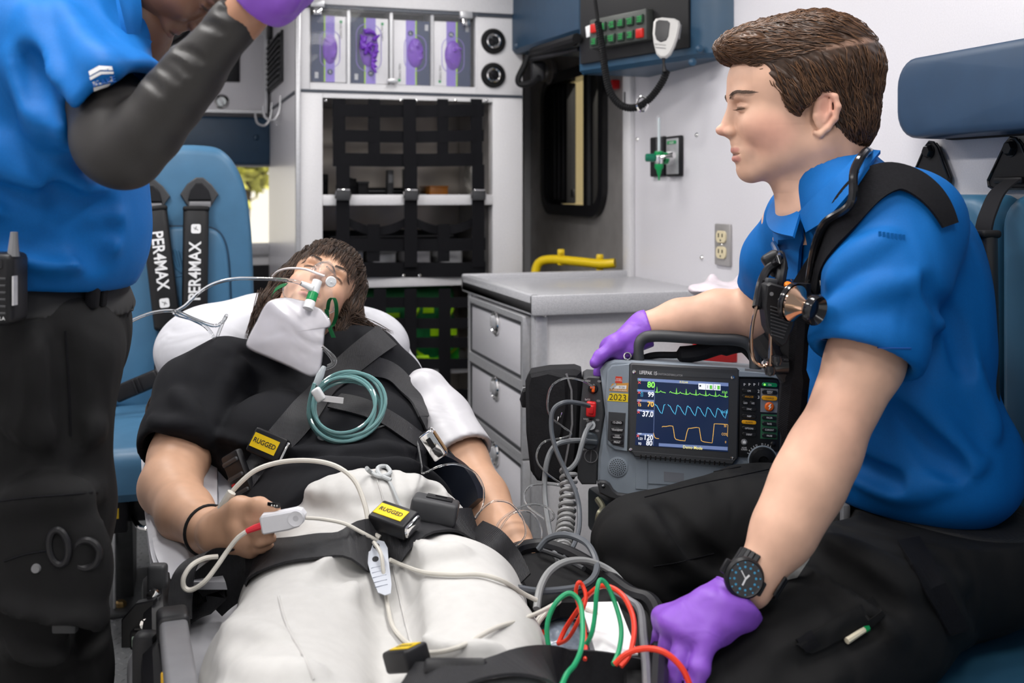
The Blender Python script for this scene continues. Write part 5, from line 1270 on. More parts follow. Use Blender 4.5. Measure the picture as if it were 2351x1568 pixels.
# folds: soft ridges
folds(S, [([(1905, 650), (1960, 590), (2040, 545)], 0.012), ([(1900, 720), (1985, 672), (2085, 650)], 0.013), ([(2105, 640), (2165, 730), (2195, 830)], 0.014),
    ([(1840, 930), (1940, 990), (2040, 1075)], 0.015), ([(2080, 890), (2160, 985), (2230, 1060)], 0.016), ([(1950, 1085), (2090, 1128), (2260, 1060)], 0.015), ([(2205, 780), (2250, 900), (2280, 1000)], 0.014), ([(1860, 880), (1900, 950), (1930, 1010)], 0.010),
    ([(2130, 650), (2185, 740), (2215, 850)], -0.012), ([(2050, 940), (2130, 1030), (2200, 1085)], -0.012), ([(1880, 1010), (1960, 1060), (2060, 1110)], -0.010), ([(1800, 600), (1812, 680), (1825, 760)], -0.010)])
S.disp(lambda X, Y, Z: 0.0022*np.sin(14*(X+Y)+26*Z+2*np.sin(19*Z+9*X)))
S.blur(1)
shirt = obj('polo_shirt', S.mesh(), M_shirt, med, smooth=True)
# collar, both wings
sb0 = bvh_of(shirt, body)
def lay(pix, off, zd=1.6): return [on(sb0, x, y, off, zd)[0] for x, y in pix]
ca = lay([(1984, 346), (1968, 362), (1930, 408), (1880, 452), (1838, 488)], 0.004); cb_ = lay([(2010, 366), (1996, 398), (1962, 448), (1918, 502), (1872, 530)], 0.013)
obj('collar', sheet(spl(ca, 6), spl(cb_, 6), 0.005), M_shirt, shirt)
ca = [P(1838, 490, 1.530), P(1812, 476, 1.575), P(1800, 450, 1.62), P(1815, 425, 1.66)]; cb_ = [P(1822, 545, 1.49), P(1772, 530, 1.55), P(1762, 492, 1.62), P(1790, 440, 1.69)]
obj('collar', sheet(spl(ca, 6), spl(cb_, 6), 0.004), M_shirt, shirt)
obj('undershirt', MB().tube(spl([P(1815, 440, 1.625), P(1822, 472, 1.60), P(1836, 480, 1.565), P(1850, 470, 1.54)], 5), 0.006, 8), mat('charcoal_knit', (0.03, 0.032, 0.036), 0.8), shirt)
sb = bvh_of(shirt)
# sleeve hem stitching and tonal badge
hem = []
for t in np.linspace(0, 1, 18):
    h_, n_ = on(sb, 1886+205*t, 778+22*t+6*math.sin(t*PI), 0.0006)
    if h_ is not None: hem.append(h_)
obj('sleeve_hem', MB().tube(hem, 0.0011, 5), mat('blue_thread', (0.002, 0.060, 0.27), 0.7), shirt)
for (x, y) in [(2020+9*i, 541+1.2*i) for i in range(7)]:
    h_, n_ = on(sb, x, y, 0.0008)
    if h_ is not None: obj('badge_letter', MB().box((0, 0, 0), (0.004, 0.011, 0.0012), 0.0004, 1, axes(h_, CR, CU+CR*0.05)), M_shirt, shirt)
# ---- trousers
tp = [P(2150, 1220, 1.62), P(2130, 1300, 1.46), P(1530, 1650, 1.20), P(1468, 1245, 1.68), P(1500, 1905, 1.72), P(1560, 2300, 1.25), P(2330, 1250, 1.6)]
G = around(tp, 0.16, 0.0075)
G.ell(P(2130, 1225, 1.63), (0.150, 0.105, 0.185), RC, 0.03); G.ell(P(2180, 1270, 1.62), (0.135, 0.10, 0.185), RC, 0.05)
G.chain([P(2160, 1270, 1.52), P(1985, 1400, 1.42), P(1810, 1540, 1.33), P(1640, 1690, 1.25)], [0.110, 0.104, 0.092, 0.080], 0.05)
G.chain([P(1640, 1690, 1.25), P(1620, 2050, 1.24), P(1600, 2380, 1.22)], [0.078, 0.07, 0.062], 0.03)
G.chain([P(2110, 1210, 1.74), P(1790, 1190, 1.72), P(1470, 1246, 1.67)], [0.110, 0.096, 0.0725], 0.05)
G.chain([P(1470, 1250, 1.67), P(1500, 1560, 1.68), P(1520, 1890, 1.72)], [0.072, 0.070, 0.062], 0.03)
G.plane(P(2100, 1150, 1.63), Vector((0, 0, 1))+CR*0.10)
folds(G, [([(1900, 1240), (1990, 1290), (2090, 1350)], 0.014), ([(1870, 1290), (1960, 1370), (2060, 1460)], 0.011), ([(1640, 1330), (1560, 1270), (1480, 1180)], 0.013), ([(1700, 1300), (1620, 1320), (1540, 1335)], 0.012), ([(1400, 1310), (1480, 1350), (1560, 1400)], 0.012), ([(1980, 1290), (2090, 1330), (2220, 1340)], 0.012), ([(1860, 1260), (1950, 1330), (2060, 1400)], -0.010), ([(1660, 1300), (1590, 1250), (1520, 1160)], -0.010), ([(2140, 1320), (2200, 1420), (2240, 1500)], 0.010), ([(1800, 1540), (1900, 1500), (2010, 1440)], -0.008)], 0.022)
G.disp(lambda X, Y, Z: 0.0025*np.sin(22*X+17*Z+2*np.sin(13*Y))*np.sin(11*Y+9*Z))
trou = obj('cargo_trousers', G.mesh(), M_trou, med, smooth=True)
tb = bvh_of(trou)
def seam(pix, r=0.0012, m=None, par=None, b=None, nm='seam'):
    pts = []
    for q_ in spl([Vector((x, y, 0)) for x, y in pix], 6):
        h_, n_ = on(b or tb, q_.x, q_.y, 0.0004)
        if h_ is not None: pts.append(h_)
    if len(pts) > 2: return obj(nm, MB().tube(pts, r, 5), m or M_web, par or trou)
seam([(1480, 1142), (1600, 1112), (1700, 1092), (1765, 1078)]); seam([(1470, 1122), (1600, 1092), (1700, 1072)]); seam([(1500, 1300), (1560, 1290), (1640, 1270)])
# cargo flap, patch and leg strap on the near thigh
def patch(name, corners, th, off, m, par, b, nn=6):
    """cloth patch laid on a surface between four photo corners"""
    vs = []; fs = []
    for lay in (0, 1):
        for j in range(nn+1):
            for i in range(nn+1):
                u, v = i/nn, j/nn
                a = Vector(corners[0]).lerp(Vector(corners[1]), u); c = Vector(corners[3]).lerp(Vector(corners[2]), u); q_ = a.lerp(c, v)
                h_, n_ = on(b, q_.x, q_.y, off+th*lay)
                if h_ is None: h_ = vs[-1] if vs else P(q_.x, q_.y, 1.3)
                vs.append(h_)
    w = nn+1; K = w*w
    for j in range(nn):
        for i in range(nn):
            a = j*w+i; fs += [(a+1, a, a+w, a+w+1), (K+a, K+a+1, K+a+w+1, K+a+w)]
    ring = [i for i in range(w)]+[j*w+nn for j in range(1, w)]+[nn*w+i for i in range(nn-1, -1, -1)]+[j*w for j in range(nn-1, 0, -1)]
    for a, b2 in zip(ring, ring[1:]+ring[:1]): fs.append((a, b2, K+b2, K+a))
    return obj(name, MB().add(vs, fs), m, par)
patch('pocket_flap', [(1825, 1478), (2000, 1372), (2030, 1418), (1860, 1500)], 0.004, 0.001, M_trou, trou, tb)
patch('placket', [(1786, 505), (1852, 500), (1842, 640), (1794, 640)], 0.005, 0.004, M_shirt, shirt, sb0)
patch('velcro_patch', [(1826, 1470), (1860, 1450), (1880, 1480), (1846, 1496)], 0.003, 0.002, M_web, trou, tb)
patch('leg_strap', [(2060, 1250), (2110, 1240), (2270, 1540), (2230, 1560)], 0.004, 0.002, M_web, trou, tb)
# zip-pull light on the pocket
a, na = on(tb, 1936, 1470, 0.006); b, nb = on(tb, 1990, 1438, 0.006)
lt = obj('pocket_pen', MB().tube([a, a.lerp(b, 0.85)], [0.0042, 0.0036], 8), mat('clear_pen_barrel', (0.75, 0.68, 0.52), 0.2), trou, label='slim pale pen clipped to the thigh pocket')
obj('pen_cap', MB().tube([a.lerp(b, 0.82), b], 0.0042, 8), M_green, lt)
# belt and buckle
Bt = Sculpt(np.array(P(2120, 1180, 1.63))-0.24, np.array(P(2120, 1180, 1.63))+0.24, 0.006)
Bt.ell(P(2130, 1225, 1.63), (0.156, 0.112, 0.191), RC, 0.03); Bt.ell(P(2180, 1270, 1.62), (0.141, 0.107, 0.191), RC, 0.05)
Bt.plane(P(2110, 1146, 1.63), Vector((0, 0, 1))+CR*0.10); Bt.plane(P(2110, 1206, 1.63), -(Vector((0, 0, 1))+CR*0.10))
belt = obj('belt', Bt.mesh(), mat('black_nylon_belt', (0.012, 0.012, 0.013), 0.65, wave=(300, 0.4, 'Z')), med, smooth=True)
h_, n_ = on(bvh_of(belt), 1945, 1188, 0.004); 
if h_ is None: h_ = P(1945, 1188, 1.56)
obj('belt_buckle', MB().box((0, 0, 0), (0.012, 0.040, 0.02), 0.004, 2, axes(h_, CR, CU)), M_grey, belt)
# boots
for (x, y, z) in ((1520, 1930, 1.72), (1600, 2420, 1.22)):
    c = P(x, y, z); c.z = 0.17
    bt = Sculpt(np.array(c)-np.array((0.3, 0.2, 0.075)), np.array(c)+np.array((0.12, 0.2, 0.22)), 0.008)
    bt.cap(c+Vector((0, 0, 0.14)), c+Vector((0, 0, 0.0)), 0.055, 0.05, 0.02).cap(c, c+Vector((-0.17, 0.03, -0.015)), 0.05, 0.045, 0.03); bt.plane((c.x, c.y, FZ+0.004), (0, 0, -1))
    obj('boot', bt.mesh(), M_rubber, med, smooth=True)
# ---- gloves
def glove(name, fn, pts, h=0.003, pad=0.06):
    g = around(pts, pad, h); fn(g); return obj(name, g.mesh(), M_glv, med, smooth=True)
wr = P(1712, 1362, 1.293)
kn = [P(1618, 1466, 1.235), P(1578, 1450, 1.245), P(1546, 1434, 1.262), P(1528, 1422, 1.288)]
def gl_near(g):
    hand_fill(g, P(1690, 1382, 1.288), kn, 0.030, 0.0155, 0.012); g.ell(P(1632, 1416, 1.264), (0.034, 0.032, 0.024), RC, 0.02)
    g.cap(P(1722, 1345, 1.296), P(1690, 1382, 1.288), 0.0325, 0.031, 0.012)
    for kx, mid, tip, r in ((kn[0], (1606, 1535, 1.212), (1578, 1625, 1.205), 0.0122), (kn[1], (1556, 1528, 1.226), (1530, 1620, 1.225), 0.0116), (kn[2], (1526, 1512, 1.254), (1503, 1600, 1.262), 0.0108), (kn[3], (1511, 1482, 1.292), (1494, 1560, 1.30), 0.0100)):
        g.chain([kx, P(*mid), P(*tip)], [r*1.25, r, r*0.85], 0.003)
    g.chain([P(1650, 1450, 1.29), P(1630, 1520, 1.31), P(1600, 1580, 1.32)], [0.018, 0.013, 0.011], 0.006)
    dn = P(1690, 1382, 1.288)-P(1735, 1325, 1.30); g.plane(P(1694, 1371, 1.292), -dn)
    g.disp(lambda X, Y, Z: 0.0006*np.sin(230*Z+90*X))
g1 = glove('glove', gl_near, [wr]+kn+[P(1566, 1640, 1.21), P(1500, 1580, 1.31)])
cuff = []
cA, cN = P(1694, 1371, 1.292), (P(1690, 1382, 1.288)-P(1735, 1325, 1.30)).normalized()
e1 = cN.orthogonal().normalized(); e2 = cN.cross(e1)
obj('rolled_cuff', MB().tube([cA+(e1*math.cos(a)+e2*math.sin(a))*0.0325 for a in np.linspace(0, 2*PI, 28)[:-1]], 0.0022, 6, closed=True), M_glv, g1)
fk = [P(1412, 793, 1.89), P(1404, 800, 1.915), P(1406, 806, 1.94), P(1414, 812, 1.96)]
def gl_far(g):
    hand_fill(g, P(1482, 755, 1.93), fk, 0.0270, 0.0165, 0.016)
    for kx, mid, tip, r in ((fk[0], (1378, 818, 1.875), (1366, 833, 1.87), 0.0118), (fk[1], (1382, 826, 1.90), (1374, 856, 1.895), 0.0118), (fk[2], (1388, 832, 1.93), (1382, 868, 1.925), 0.0112), (fk[3], (1396, 838, 1.955), (1392, 868, 1.95), 0.0100)):
        g.chain([kx, P(*mid), P(*tip)], [r*1.2, r, r*0.85], 0.005)
    g.chain([P(1470, 782, 1.91), P(1444, 804, 1.895), P(1424, 815, 1.89)], [0.016, 0.0125, 0.0105], 0.008)
    g.cap(P(1500, 750, 1.93), P(1480, 757, 1.93), 0.0300, 0.0285, 0.01)
    g.plane(P(1490, 752, 1.93), P(1560, 735, 1.93)-P(1480, 755, 1.93))
g2 = glove('glove', gl_far, fk+[P(1500, 752, 1.93), P(1365, 870, 1.86), P(1390, 870, 1.96)])
# ================================================================ standing medic on the left, arm raised
DSK = (0.19, 0.092, 0.055)
M_dskin = mat('dark_skin', DSK, 0.42, noise=0.05, nscale=90, bump=0.06, bscale=700, vcol='col', spec=0.5)
M_sleeve = mat('black_compression_sleeve', (0.024, 0.022, 0.021), 0.55, noise=0.06, nscale=600, bump=0.12, bscale=1500)
med2 = thing('person', 'standing person in a royal blue polo bowing, black-sleeved arm and violet glove raised', 'person', (-0.25, 1.4, 0))
ZL = 1.33
e_up = (CR*0.86+CU*0.51).normalized(); fw = (CR*0.51-CU*0.86).normalized(); sc = ZL/FPX
sidev = (-fw).cross(e_up)       # local z = x cross y
def head_frame(origin_local, at, fwd, up, s):
    """matrix taking head units to the place, with the local point landing on 'at'"""
    x = (-fwd).normalized(); y = (up-x*up.dot(x)).normalized(); z = x.cross(y)
    M = Matrix((x, y, z)).transposed().to_4x4() @ Matrix.Diagonal((s, s, s, 1))
    M.translation = Vector(at)-(M.to_3x3() @ Vector(origin_local)); return M
HL = head_frame((1684-1840, 230-360, 0), P(396, 82, ZL+0.04), fw+CF*0.10, e_up, sc*1.0)
hd = head_sculpt(DSK, (0.16, 0.065, 0.055), (0.010, 0.008, 0.008), (0.22, 0.10, 0.055), beard=0.8); hd.transform(HL)
arm = [P(130, 120, 1.40), P(262, 258, 1.235), P(296, 352, 1.19), P(330, 320, 1.185), P(430, 210, 1.17), P(520, 90, 1.16), P(572, 22, 1.155), P(604, -18, 1.15)]
B = around(arm[:2]+arm[4:]+[P(100, 100, 1.4), P(60, 700, 1.42), P(50, 400, 1.66)], 0.09, 0.005)
B.chain([P(556, 48, 1.158), P(580, 12, 1.153), P(612, -24, 1.148)], [0.0225, 0.0235, 0.025], 0.01)
B.chain([P(292, 352, 1.19), P(340, 300, 1.182), P(395, 228, 1.175), P(440, 172, 1.17), P(550, 48, 1.158)], [0.030, 0.031, 0.029, 0.027, 0.021], 0.012)
B.chain([P(130, 120, 1.40), P(230, 260, 1.25), P(296, 345, 1.19)], [0.050, 0.032, 0.028], 0.02)
B.chain([P(300, 60, 1.37), P(180, 160, 1.40), P(60, 450, 1.43), P(60, 700, 1.43)], [0.055, 0.09, 0.10, 0.11], 0.05)
B.chain([P(110, 130, 1.58), P(50, 380, 1.66), P(110, 560, 1.62)], [0.05, 0.042, 0.03], 0.02); hand_fill(B, P(110, 560, 1.62), [P(125, 600, 1.60), P(130, 600, 1.62), P(128, 600, 1.64)], 0.028, 0.014, 0.01)
bm_ = B.mesh('arms'); p = coords(bm_); paint(bm_, blend(np.tile(np.array(DSK)*0.7, (len(p), 1)), (0.40, 0.20, 0.12), np.clip(3*fall(p, P(590, 0, 1.15), (0.06, 0.06, 0.06)), 0, 1)))  # shade painted into the darker base skin, strong light into the paler wrist
obj('body', join_meshes([hd, bm_]), M_dskin, med2, smooth=True)
# black hair under a black cap
Hc = Sculpt((-225, -150, -150), (215, 235, 150), 4.0)
Hc.ell(q(1868, 160), (160, 132, 118), k=1).ell(q(1762, 130), (98, 70, 96), k=30).ell(q(1936, 262), (66, 80, 96), k=40)
prism_cut(Hc, [(x-1840, 230-y) for x, y in [(1500, 190), (1720, 190), (1780, 236), (1800, 300), (1822, 254), (1850, 221), (1895, 250), (1887, 320), (1990, 330), (2060, 330), (2060, 520), (1500, 520)]], 's', 5)
hmL = Hc.mesh('hair'); hmL.transform(HL); obj('hair', hmL, mat('black_hair', (0.008, 0.007, 0.007), 0.6, bump=0.4, bscale=400), med2, smooth=True)
br = MB()
n = 14; top = []; bot = []
for i in range(n+1):
    a = -1.15+2.3*i/n; top.append((1690-1840+10-18*math.cos(a), 230-172, 92*math.sin(a))); bot.append((1690-1840-78*math.cos(a), 230-192, 84*math.sin(a)))
obj('cap_brim', sheet([HL @ Vector(p) for p in top], [HL @ Vector(p) for p in bot], 0.003), M_rubber, med2)
for s in (-1, 1):
    pts = [HL @ Vector(q(1672, 247, s*z)) for z in (8, 16)]+[HL @ Vector(q(1676+ (abs(z)-16)*0.9, 247, s*z)) for z in (40, 62)]+[HL @ Vector(q(1760, 246, s*96)), HL @ Vector(q(1850, 240, s*104))]
    obj('glasses_arm', MB().tube(pts, 0.0016, 6), M_chrome, med2)
# sleeve over elbow and forearm
G = around(arm, 0.07, 0.0034)
G.chain([P(240, 240, 1.26), P(276, 308, 1.215), P(298, 352, 1.19)], [0.050, 0.049, 0.037], 0.02)
G.chain([P(292, 352, 1.19), P(340, 300, 1.182), P(395, 228, 1.175), P(440, 172, 1.17), P(535, 55, 1.158), P(562, 24, 1.156)], [0.037, 0.0375, 0.035, 0.033, 0.0255, 0.0245], 0.012)
G.ell(P(262, 345, 1.20), (0.036, 0.034, 0.036), RC, 0.03)
d_ = P(572, 10, 1.155)-P(520, 78, 1.16)
G.plane(P(556, 34, 1.157), d_)
folds(G, [([(x/2.8, y/2.8) for x, y in c], -0.0065) for c in ([(1400, 60), (1470, 72), (1560, 125)], [(1300, 148), (1370, 165), (1450, 215)], [(1140, 310), (1220, 335), (1310, 395)], [(1065, 385), (1130, 410), (1215, 480)], [(1020, 425), (1080, 455), (1145, 525)], [(925, 500), (970, 525), (1035, 600)])], 0.004)
slv = obj('compression_sleeve', G.mesh(), M_sleeve, med2, smooth=True)
# glove
gp = [P(596, 0, 1.15), P(640, -50, 1.14), P(700, -120, 1.13)]
g = around(gp+[P(620, 20, 1.15)], 0.06, 0.0035)
kn_ = [P(655, -70, 1.12), P(668, -60, 1.135), P(676, -50, 1.15), P(680, -38, 1.165)]
g.cap(P(592, -6, 1.152), P(624, -30, 1.146), 0.0315, 0.034, 0.01); hand_fill(g, P(624, -30, 1.146), kn_, 0.033, 0.018, 0.02)
for i, kx in enumerate(kn_): g.chain([kx, kx+(CR*0.030+CU*0.014), kx+(CR*0.050-CU*0.004)], [0.0125, 0.011, 0.0095], 0.006)
g.chain([P(630, 0, 1.14), P(655, 0, 1.12), P(672, -10, 1.11)], [0.017, 0.0135, 0.011], 0.01)
g.plane(P(584, 8, 1.153), -(P(640, -50, 1.14)-P(585, 10, 1.153)))
obj('glove', g.mesh(), M_glv, med2, smooth=True)
# polo shirt
S = Sculpt(np.array(P(60, 330, 1.40))-np.array((0.50, 0.42, 0.34)), np.array(P(60, 330, 1.40))+np.array((0.36, 0.38, 0.34)), 0.006)
lean = np.array(axes((0, 0, 0), CR-CU*0.2, CU+CR*0.2).to_3x3())
S.ell(P(110, 560, 1.43), (0.125, 0.11, 0.165), RC, 0.04); S.ell(P(80, 420, 1.43), (0.135, 0.14, 0.17), RC, 0.05); S.ell(P(60, 240, 1.42), (0.15, 0.15, 0.18), RC, 0.06)
S.ell(P(120, 90, 1.42), (0.13, 0.11, 0.18), RC, 0.06); S.ell(P(150, 500, 1.40), (0.09, 0.13, 0.13), RC, 0.05)
S.cap(P(200, 60, 1.36), P(290, 60, 1.40), 0.06, 0.045, 0.05)
S.plane(P(100, 640, 1.43), Vector((0, 0, -1))-CR*0.14)
O = blank(S); O.chain([P(110, 90, 1.40), P(190, 170, 1.32), P(276, 262, 1.225), P(320, 312, 1.20)], [0.085, 0.080, 0.066, 0.066], 0.03)
O.plane(P(272, 258, 1.225), CR*0.74-CU*0.66-CF*0.25)
I = blank(S); I.chain([P(235, 225, 1.26), P(320, 312, 1.20)], [0.054, 0.060], 0.01); O.d = np.maximum(O.d, -I.d)
merge(S, O, 0.03)
S.chain([P(100, 110, 1.55), P(60, 270, 1.63)], [0.075, 0.065], 0.04)
S.cap(P(322, 40, 1.34), P(300, 110, 1.33), 0.012, 0.014, 0.02)
folds(S, [([(45, 130), (100, 270), (160, 380)], 0.018), ([(95, 240), (130, 400), (240, 465)], 0.017), ([(0, 470), (120, 525), (265, 500)], 0.017), ([(20, 560), (140, 582), (255, 555)], 0.015), ([(0, 330), (60, 420), (160, 490)], 0.014), ([(135, 20), (190, 110), (250, 160)], 0.012), ([(70, 20), (95, 110), (130, 190)], 0.012),
    ([(70, 130), (125, 270), (190, 370)], -0.014), ([(0, 440), (110, 490), (255, 470)], -0.012), ([(0, 530), (130, 555), (260, 530)], -0.012), ([(120, 430), (180, 520), (230, 600)], -0.010)], 0.026)
S.disp(lambda X, Y, Z: 0.003*np.sin(17*(X-Y)+24*Z+2*np.sin(15*Z+8*X)))
S.blur(1)
shirt2 = obj('polo_shirt', S.mesh(), M_shirt, med2, smooth=True)
sb2 = bvh_of(shirt2)
obj('collar', sheet(spl([P(318, -40, 1.32), P(322, 40, 1.31), P(318, 78, 1.31), P(345, 96, 1.33)], 6), spl([P(262, -40, 1.30), P(278, 40, 1.275), P(300, 118, 1.28), P(326, 132, 1.31)], 6), 0.006), M_shirt, shirt2)
# printed sleeve mark
def decal(name, polys, m, par, b, off=0.0012):
    """flat print laid on cloth: list of photo polygons, one piece each"""
    for pl_ in polys:
        vs = [on(b, x, y, off, 1.3)[0] for x, y in pl_]; obj(name, MB().add(vs, [tuple(range(len(vs)))]), m, par, smooth=None)
decal('sleeve_print', [[(x+dx*0.85, y-14+dy*0.85) for dx, dy in pl_] for x, y, pl_ in [(205, 178, q_) for q_ in ([(0, 0), (27, -15), (61, -13), (63, -4), (31, -4), (3, 12)], [(2, 16), (31, 0), (65, 0), (65, 6), (33, 8), (5, 24)], [(9, 28), (61, 12), (63, 24), (11, 38)], [(11, 42), (57, 30), (51, 38), (29, 50), (11, 52)])]], M_txw, shirt2, sb2)
Mq = None
h_, n_ = on(sb2, 238, 184, 0.003, 1.25); text('lettering', 'WAKE', axes(h_, CR*0.97+CU*0.26, CU), 0.007, mat('blue_print', (0.003, 0.09, 0.4), 0.6), shirt2)
# trousers, belt, radio, shears
TZ = 1.40
G = Sculpt(np.array(P(40, 1200, TZ))-np.array((0.30, 0.30, 0.85)), np.array(P(40, 1200, TZ))+np.array((0.24, 0.30, 0.45)), 0.0085)
G.ell(P(90, 770, 1.43), (0.105, 0.12, 0.165), RC, 0.03); G.ell(P(40, 760, 1.43), (0.13, 0.12, 0.165), RC, 0.04)
G.chain([P(108, 830, 1.36), P(98, 1180, 1.37), P(108, 1568, 1.40), P(112, 2120, 1.44)], [0.088, 0.080, 0.075, 0.066], 0.04)
G.chain([P(90, 830, 1.52), P(60, 1200, 1.54), P(40, 1600, 1.56), P(40, 1930, 1.58)], [0.085, 0.078, 0.07, 0.065], 0.03)
G.ell(P(100, 1300, 1.29), (0.085, 0.11, 0.030), RC, 0.02)
G.plane(P(60, 622, 1.43), Vector((0, 0, 1))+CR*0.14)
folds(G, [([(10, 960), (110, 990), (225, 985)], 0.012), ([(0, 1160), (110, 1130), (225, 1135)], 0.012), ([(20, 1400), (120, 1440), (235, 1425)], 0.014), ([(20, 1490), (130, 1490), (240, 1460)], 0.013), ([(70, 760), (80, 870), (78, 1000)], 0.010), ([(10, 1440), (120, 1470), (238, 1450)], -0.010), ([(150, 780), (158, 900), (165, 1020)], -0.007)], 0.025)
G.disp(lambda X, Y, Z: 0.0025*np.sin(22*X+17*Z+2*np.sin(13*Y))*np.sin(11*Y+19*Z))
trou2 = obj('cargo_trousers', G.mesh(), M_trou, med2, smooth=True); tb2 = bvh_of(trou2)
Bt = Sculpt(np.array(P(60, 680, 1.43))-0.24, np.array(P(60, 680, 1.43))+0.24, 0.006)
Bt.ell(P(90, 770, 1.43), (0.114, 0.130, 0.174), RC, 0.03); Bt.ell(P(40, 760, 1.43), (0.139, 0.130, 0.174), RC, 0.04)
Bt.plane(P(60, 606, 1.43), Vector((0, 0, 1))+CR*0.14); Bt.plane(P(60, 690, 1.43), -(Vector((0, 0, 1))+CR*0.14))
belt2 = obj('belt', Bt.mesh(), MATS['black_nylon_belt'], med2, smooth=True); bb2 = bvh_of(belt2)
for (x, w, y0, y1) in ((200, 22, 655, 715), (238, 9, 640, 712)):
    c, n_ = on(bb2, min(x, 225), (y0+y1)/2, 0.010, 1.34); obj('belt_keeper', MB().box((0, 0, 0), (w*1.3*sc, (y1-y0)*sc, 0.016), 0.004, 2, axes(c, CR-CU*0.1, CU)), M_web, belt2)
rad = obj('belt_radio', MB().box((0, 0, 0), (72*sc, 150*sc, 0.045), 0.008, 3, axes(P(10, 660, 1.235), CR, CU+CR*0.02)), M_black, med2)
Mr = axes(P(10, 660, 1.235), CR, CU+CR*0.02) @ T(0, 0, 0.0232)
obj('radio_antenna', MB().tube([Mr @ Vector((0.016, 0.075*0.5, -0.012)), Mr @ Vector((0.0165, 0.055, -0.012)), Mr @ Vector((0.017, 0.066, -0.012))], [0.007, 0.005, 0.004], 10), M_grey, rad)
for k in range(6): obj('radio_rib', MB().box((-0.002, 0.012-k*0.008, 0), (0.03, 0.003, 0.002), 0.0008, 1, Mr), M_dkgrey, rad)
obj('radio_screen', MB().box((-0.004, 0.029, 0), (0.026, 0.010, 0.0016), 0.0006, 1, Mr), M_blackg, rad)
text('lettering', 'MOTOROLA', Mr @ T(-0.004, -0.034, 0.0006), 0.0042, M_txw, rad)
obj('radio_side_label', MB().box((0.0205, -0.002, -0.006), (0.002, 0.034, 0.010), 0, 2, Mr), M_alu, rad)
sr = obj('trauma_shears', MB().tube([P(135+22*math.cos(a)+4*math.sin(a), 1256+40*math.sin(a), 1.262) for a in np.linspace(0, 2*PI, 25)[:-1]], 0.0042, 8, closed=True), M_black, med2, label='black trauma shears in the thigh pocket')
obj('shear_ring', MB().tube([P(198+30*math.cos(a), 1272+32*math.sin(a), 1.27) for a in np.linspace(0, 2*PI, 25)[:-1]], 0.0045, 8, closed=True), M_black, sr)
obj('shear_blade', MB().box((0, 0, 0), (0.03, 0.12, 0.012), 0.003, 2, axes(P(150, 1340, 1.285), CR, CU+CR*0.3)), M_dkgrey, sr)
obj('pocket_button', MB().lathe([(0.006, 0), (0.005, 0.004), (0, 0.004)], 12, axes(P(84, 1304, 1.262), CR, CU)), M_grey, trou2)
for pix in ([(10, 1288), (60, 1272), (120, 1262)], [(0, 1150), (90, 1140), (225, 1130)], [(150, 760), (158, 880), (162, 1000)]):
    seam(pix, 0.0014, M_web, trou2, tb2)
for (x, y, z) in ((122, 2300, 1.44), (40, 2080, 1.58)):
    c = P(x, y, z); c.z = 0.16
    bt = Sculpt(np.array(c)-np.array((0.12, 0.2, 0.065)), np.array(c)+np.array((0.3, 0.2, 0.2)), 0.008)
    bt.cap(c+Vector((0, 0, 0.12)), c, 0.055, 0.05, 0.02).cap(c, c+CR*0.17+Vector((0, 0, -0.012)), 0.05, 0.045, 0.03); bt.plane((c.x, c.y, FZ+0.004), (0, 0, -1))
    obj('boot', bt.mesh(), M_rubber, med2, smooth=True)
# ================================================================ patient lying on the cot
PSK = (0.62, 0.36, 0.235)
M_pskin = mat('tan_skin', PSK, 0.46, noise=0.06, nscale=35, bump=0.05, bscale=700, vcol='col', spec=0.45)
M_tee = mat('black_tee', (0.0085, 0.009, 0.0115), 0.85, noise=0.1, nscale=500, bump=0.10, bscale=900, fold=(7.0, 0.012, (1, 1, 1)), spec=0.25)
M_sweat = mat('white_sweatpants', (0.60, 0.59, 0.575), 0.85, noise=0.03, nscale=60, bump=0.12, bscale=700, fold=(5.0, 0.010, (1, 1, 1)), spec=0.2)
M_sheet = mat('white_sheet', (0.56, 0.56, 0.60), 0.75, noise=0.02, bump=0.05, bscale=900, fold=(9.0, 0.012, (1, 1, 1)))
pat = thing('person', 'patient lying on the cot in a black tee and white sweatpants', 'person', (0.27, 1.6, 0.45))
nB = (CU*0.93-CF*0.37).normalized()                       # out of the reclined body
sB = (CF*0.93+CU*0.37).normalized()                       # towards the head
lB = CR.copy()                                            # across
RB = np.array([list(lB), list(sB), list(nB)]).T
nH = CU; 
def C(px, py, z, rn, n=nB): return P(px, py, z)-n*rn
# ---- head (tipped back, rolled towards the camera's right)
rl, ph = math.radians(24), math.radians(56)
e_ = CR*math.sin(rl)+CU*math.cos(rl)
crown = e_*math.cos(ph)+CF*math.sin(ph); fwd = e_*math.sin(ph)-CF*math.cos(ph)
HP = head_frame((1650-1840, 230-300, 0), P(736, 626, 1.95), fwd, crown, 0.000650)
hd = head_sculpt(PSK, (0.50, 0.20, 0.165), (0.045, 0.026, 0.020), (0.66, 0.33, 0.23), fem=True, neck=tuple(HP.inverted() @ C(742, 850, 1.99, 0.09))); hd.transform(HP)
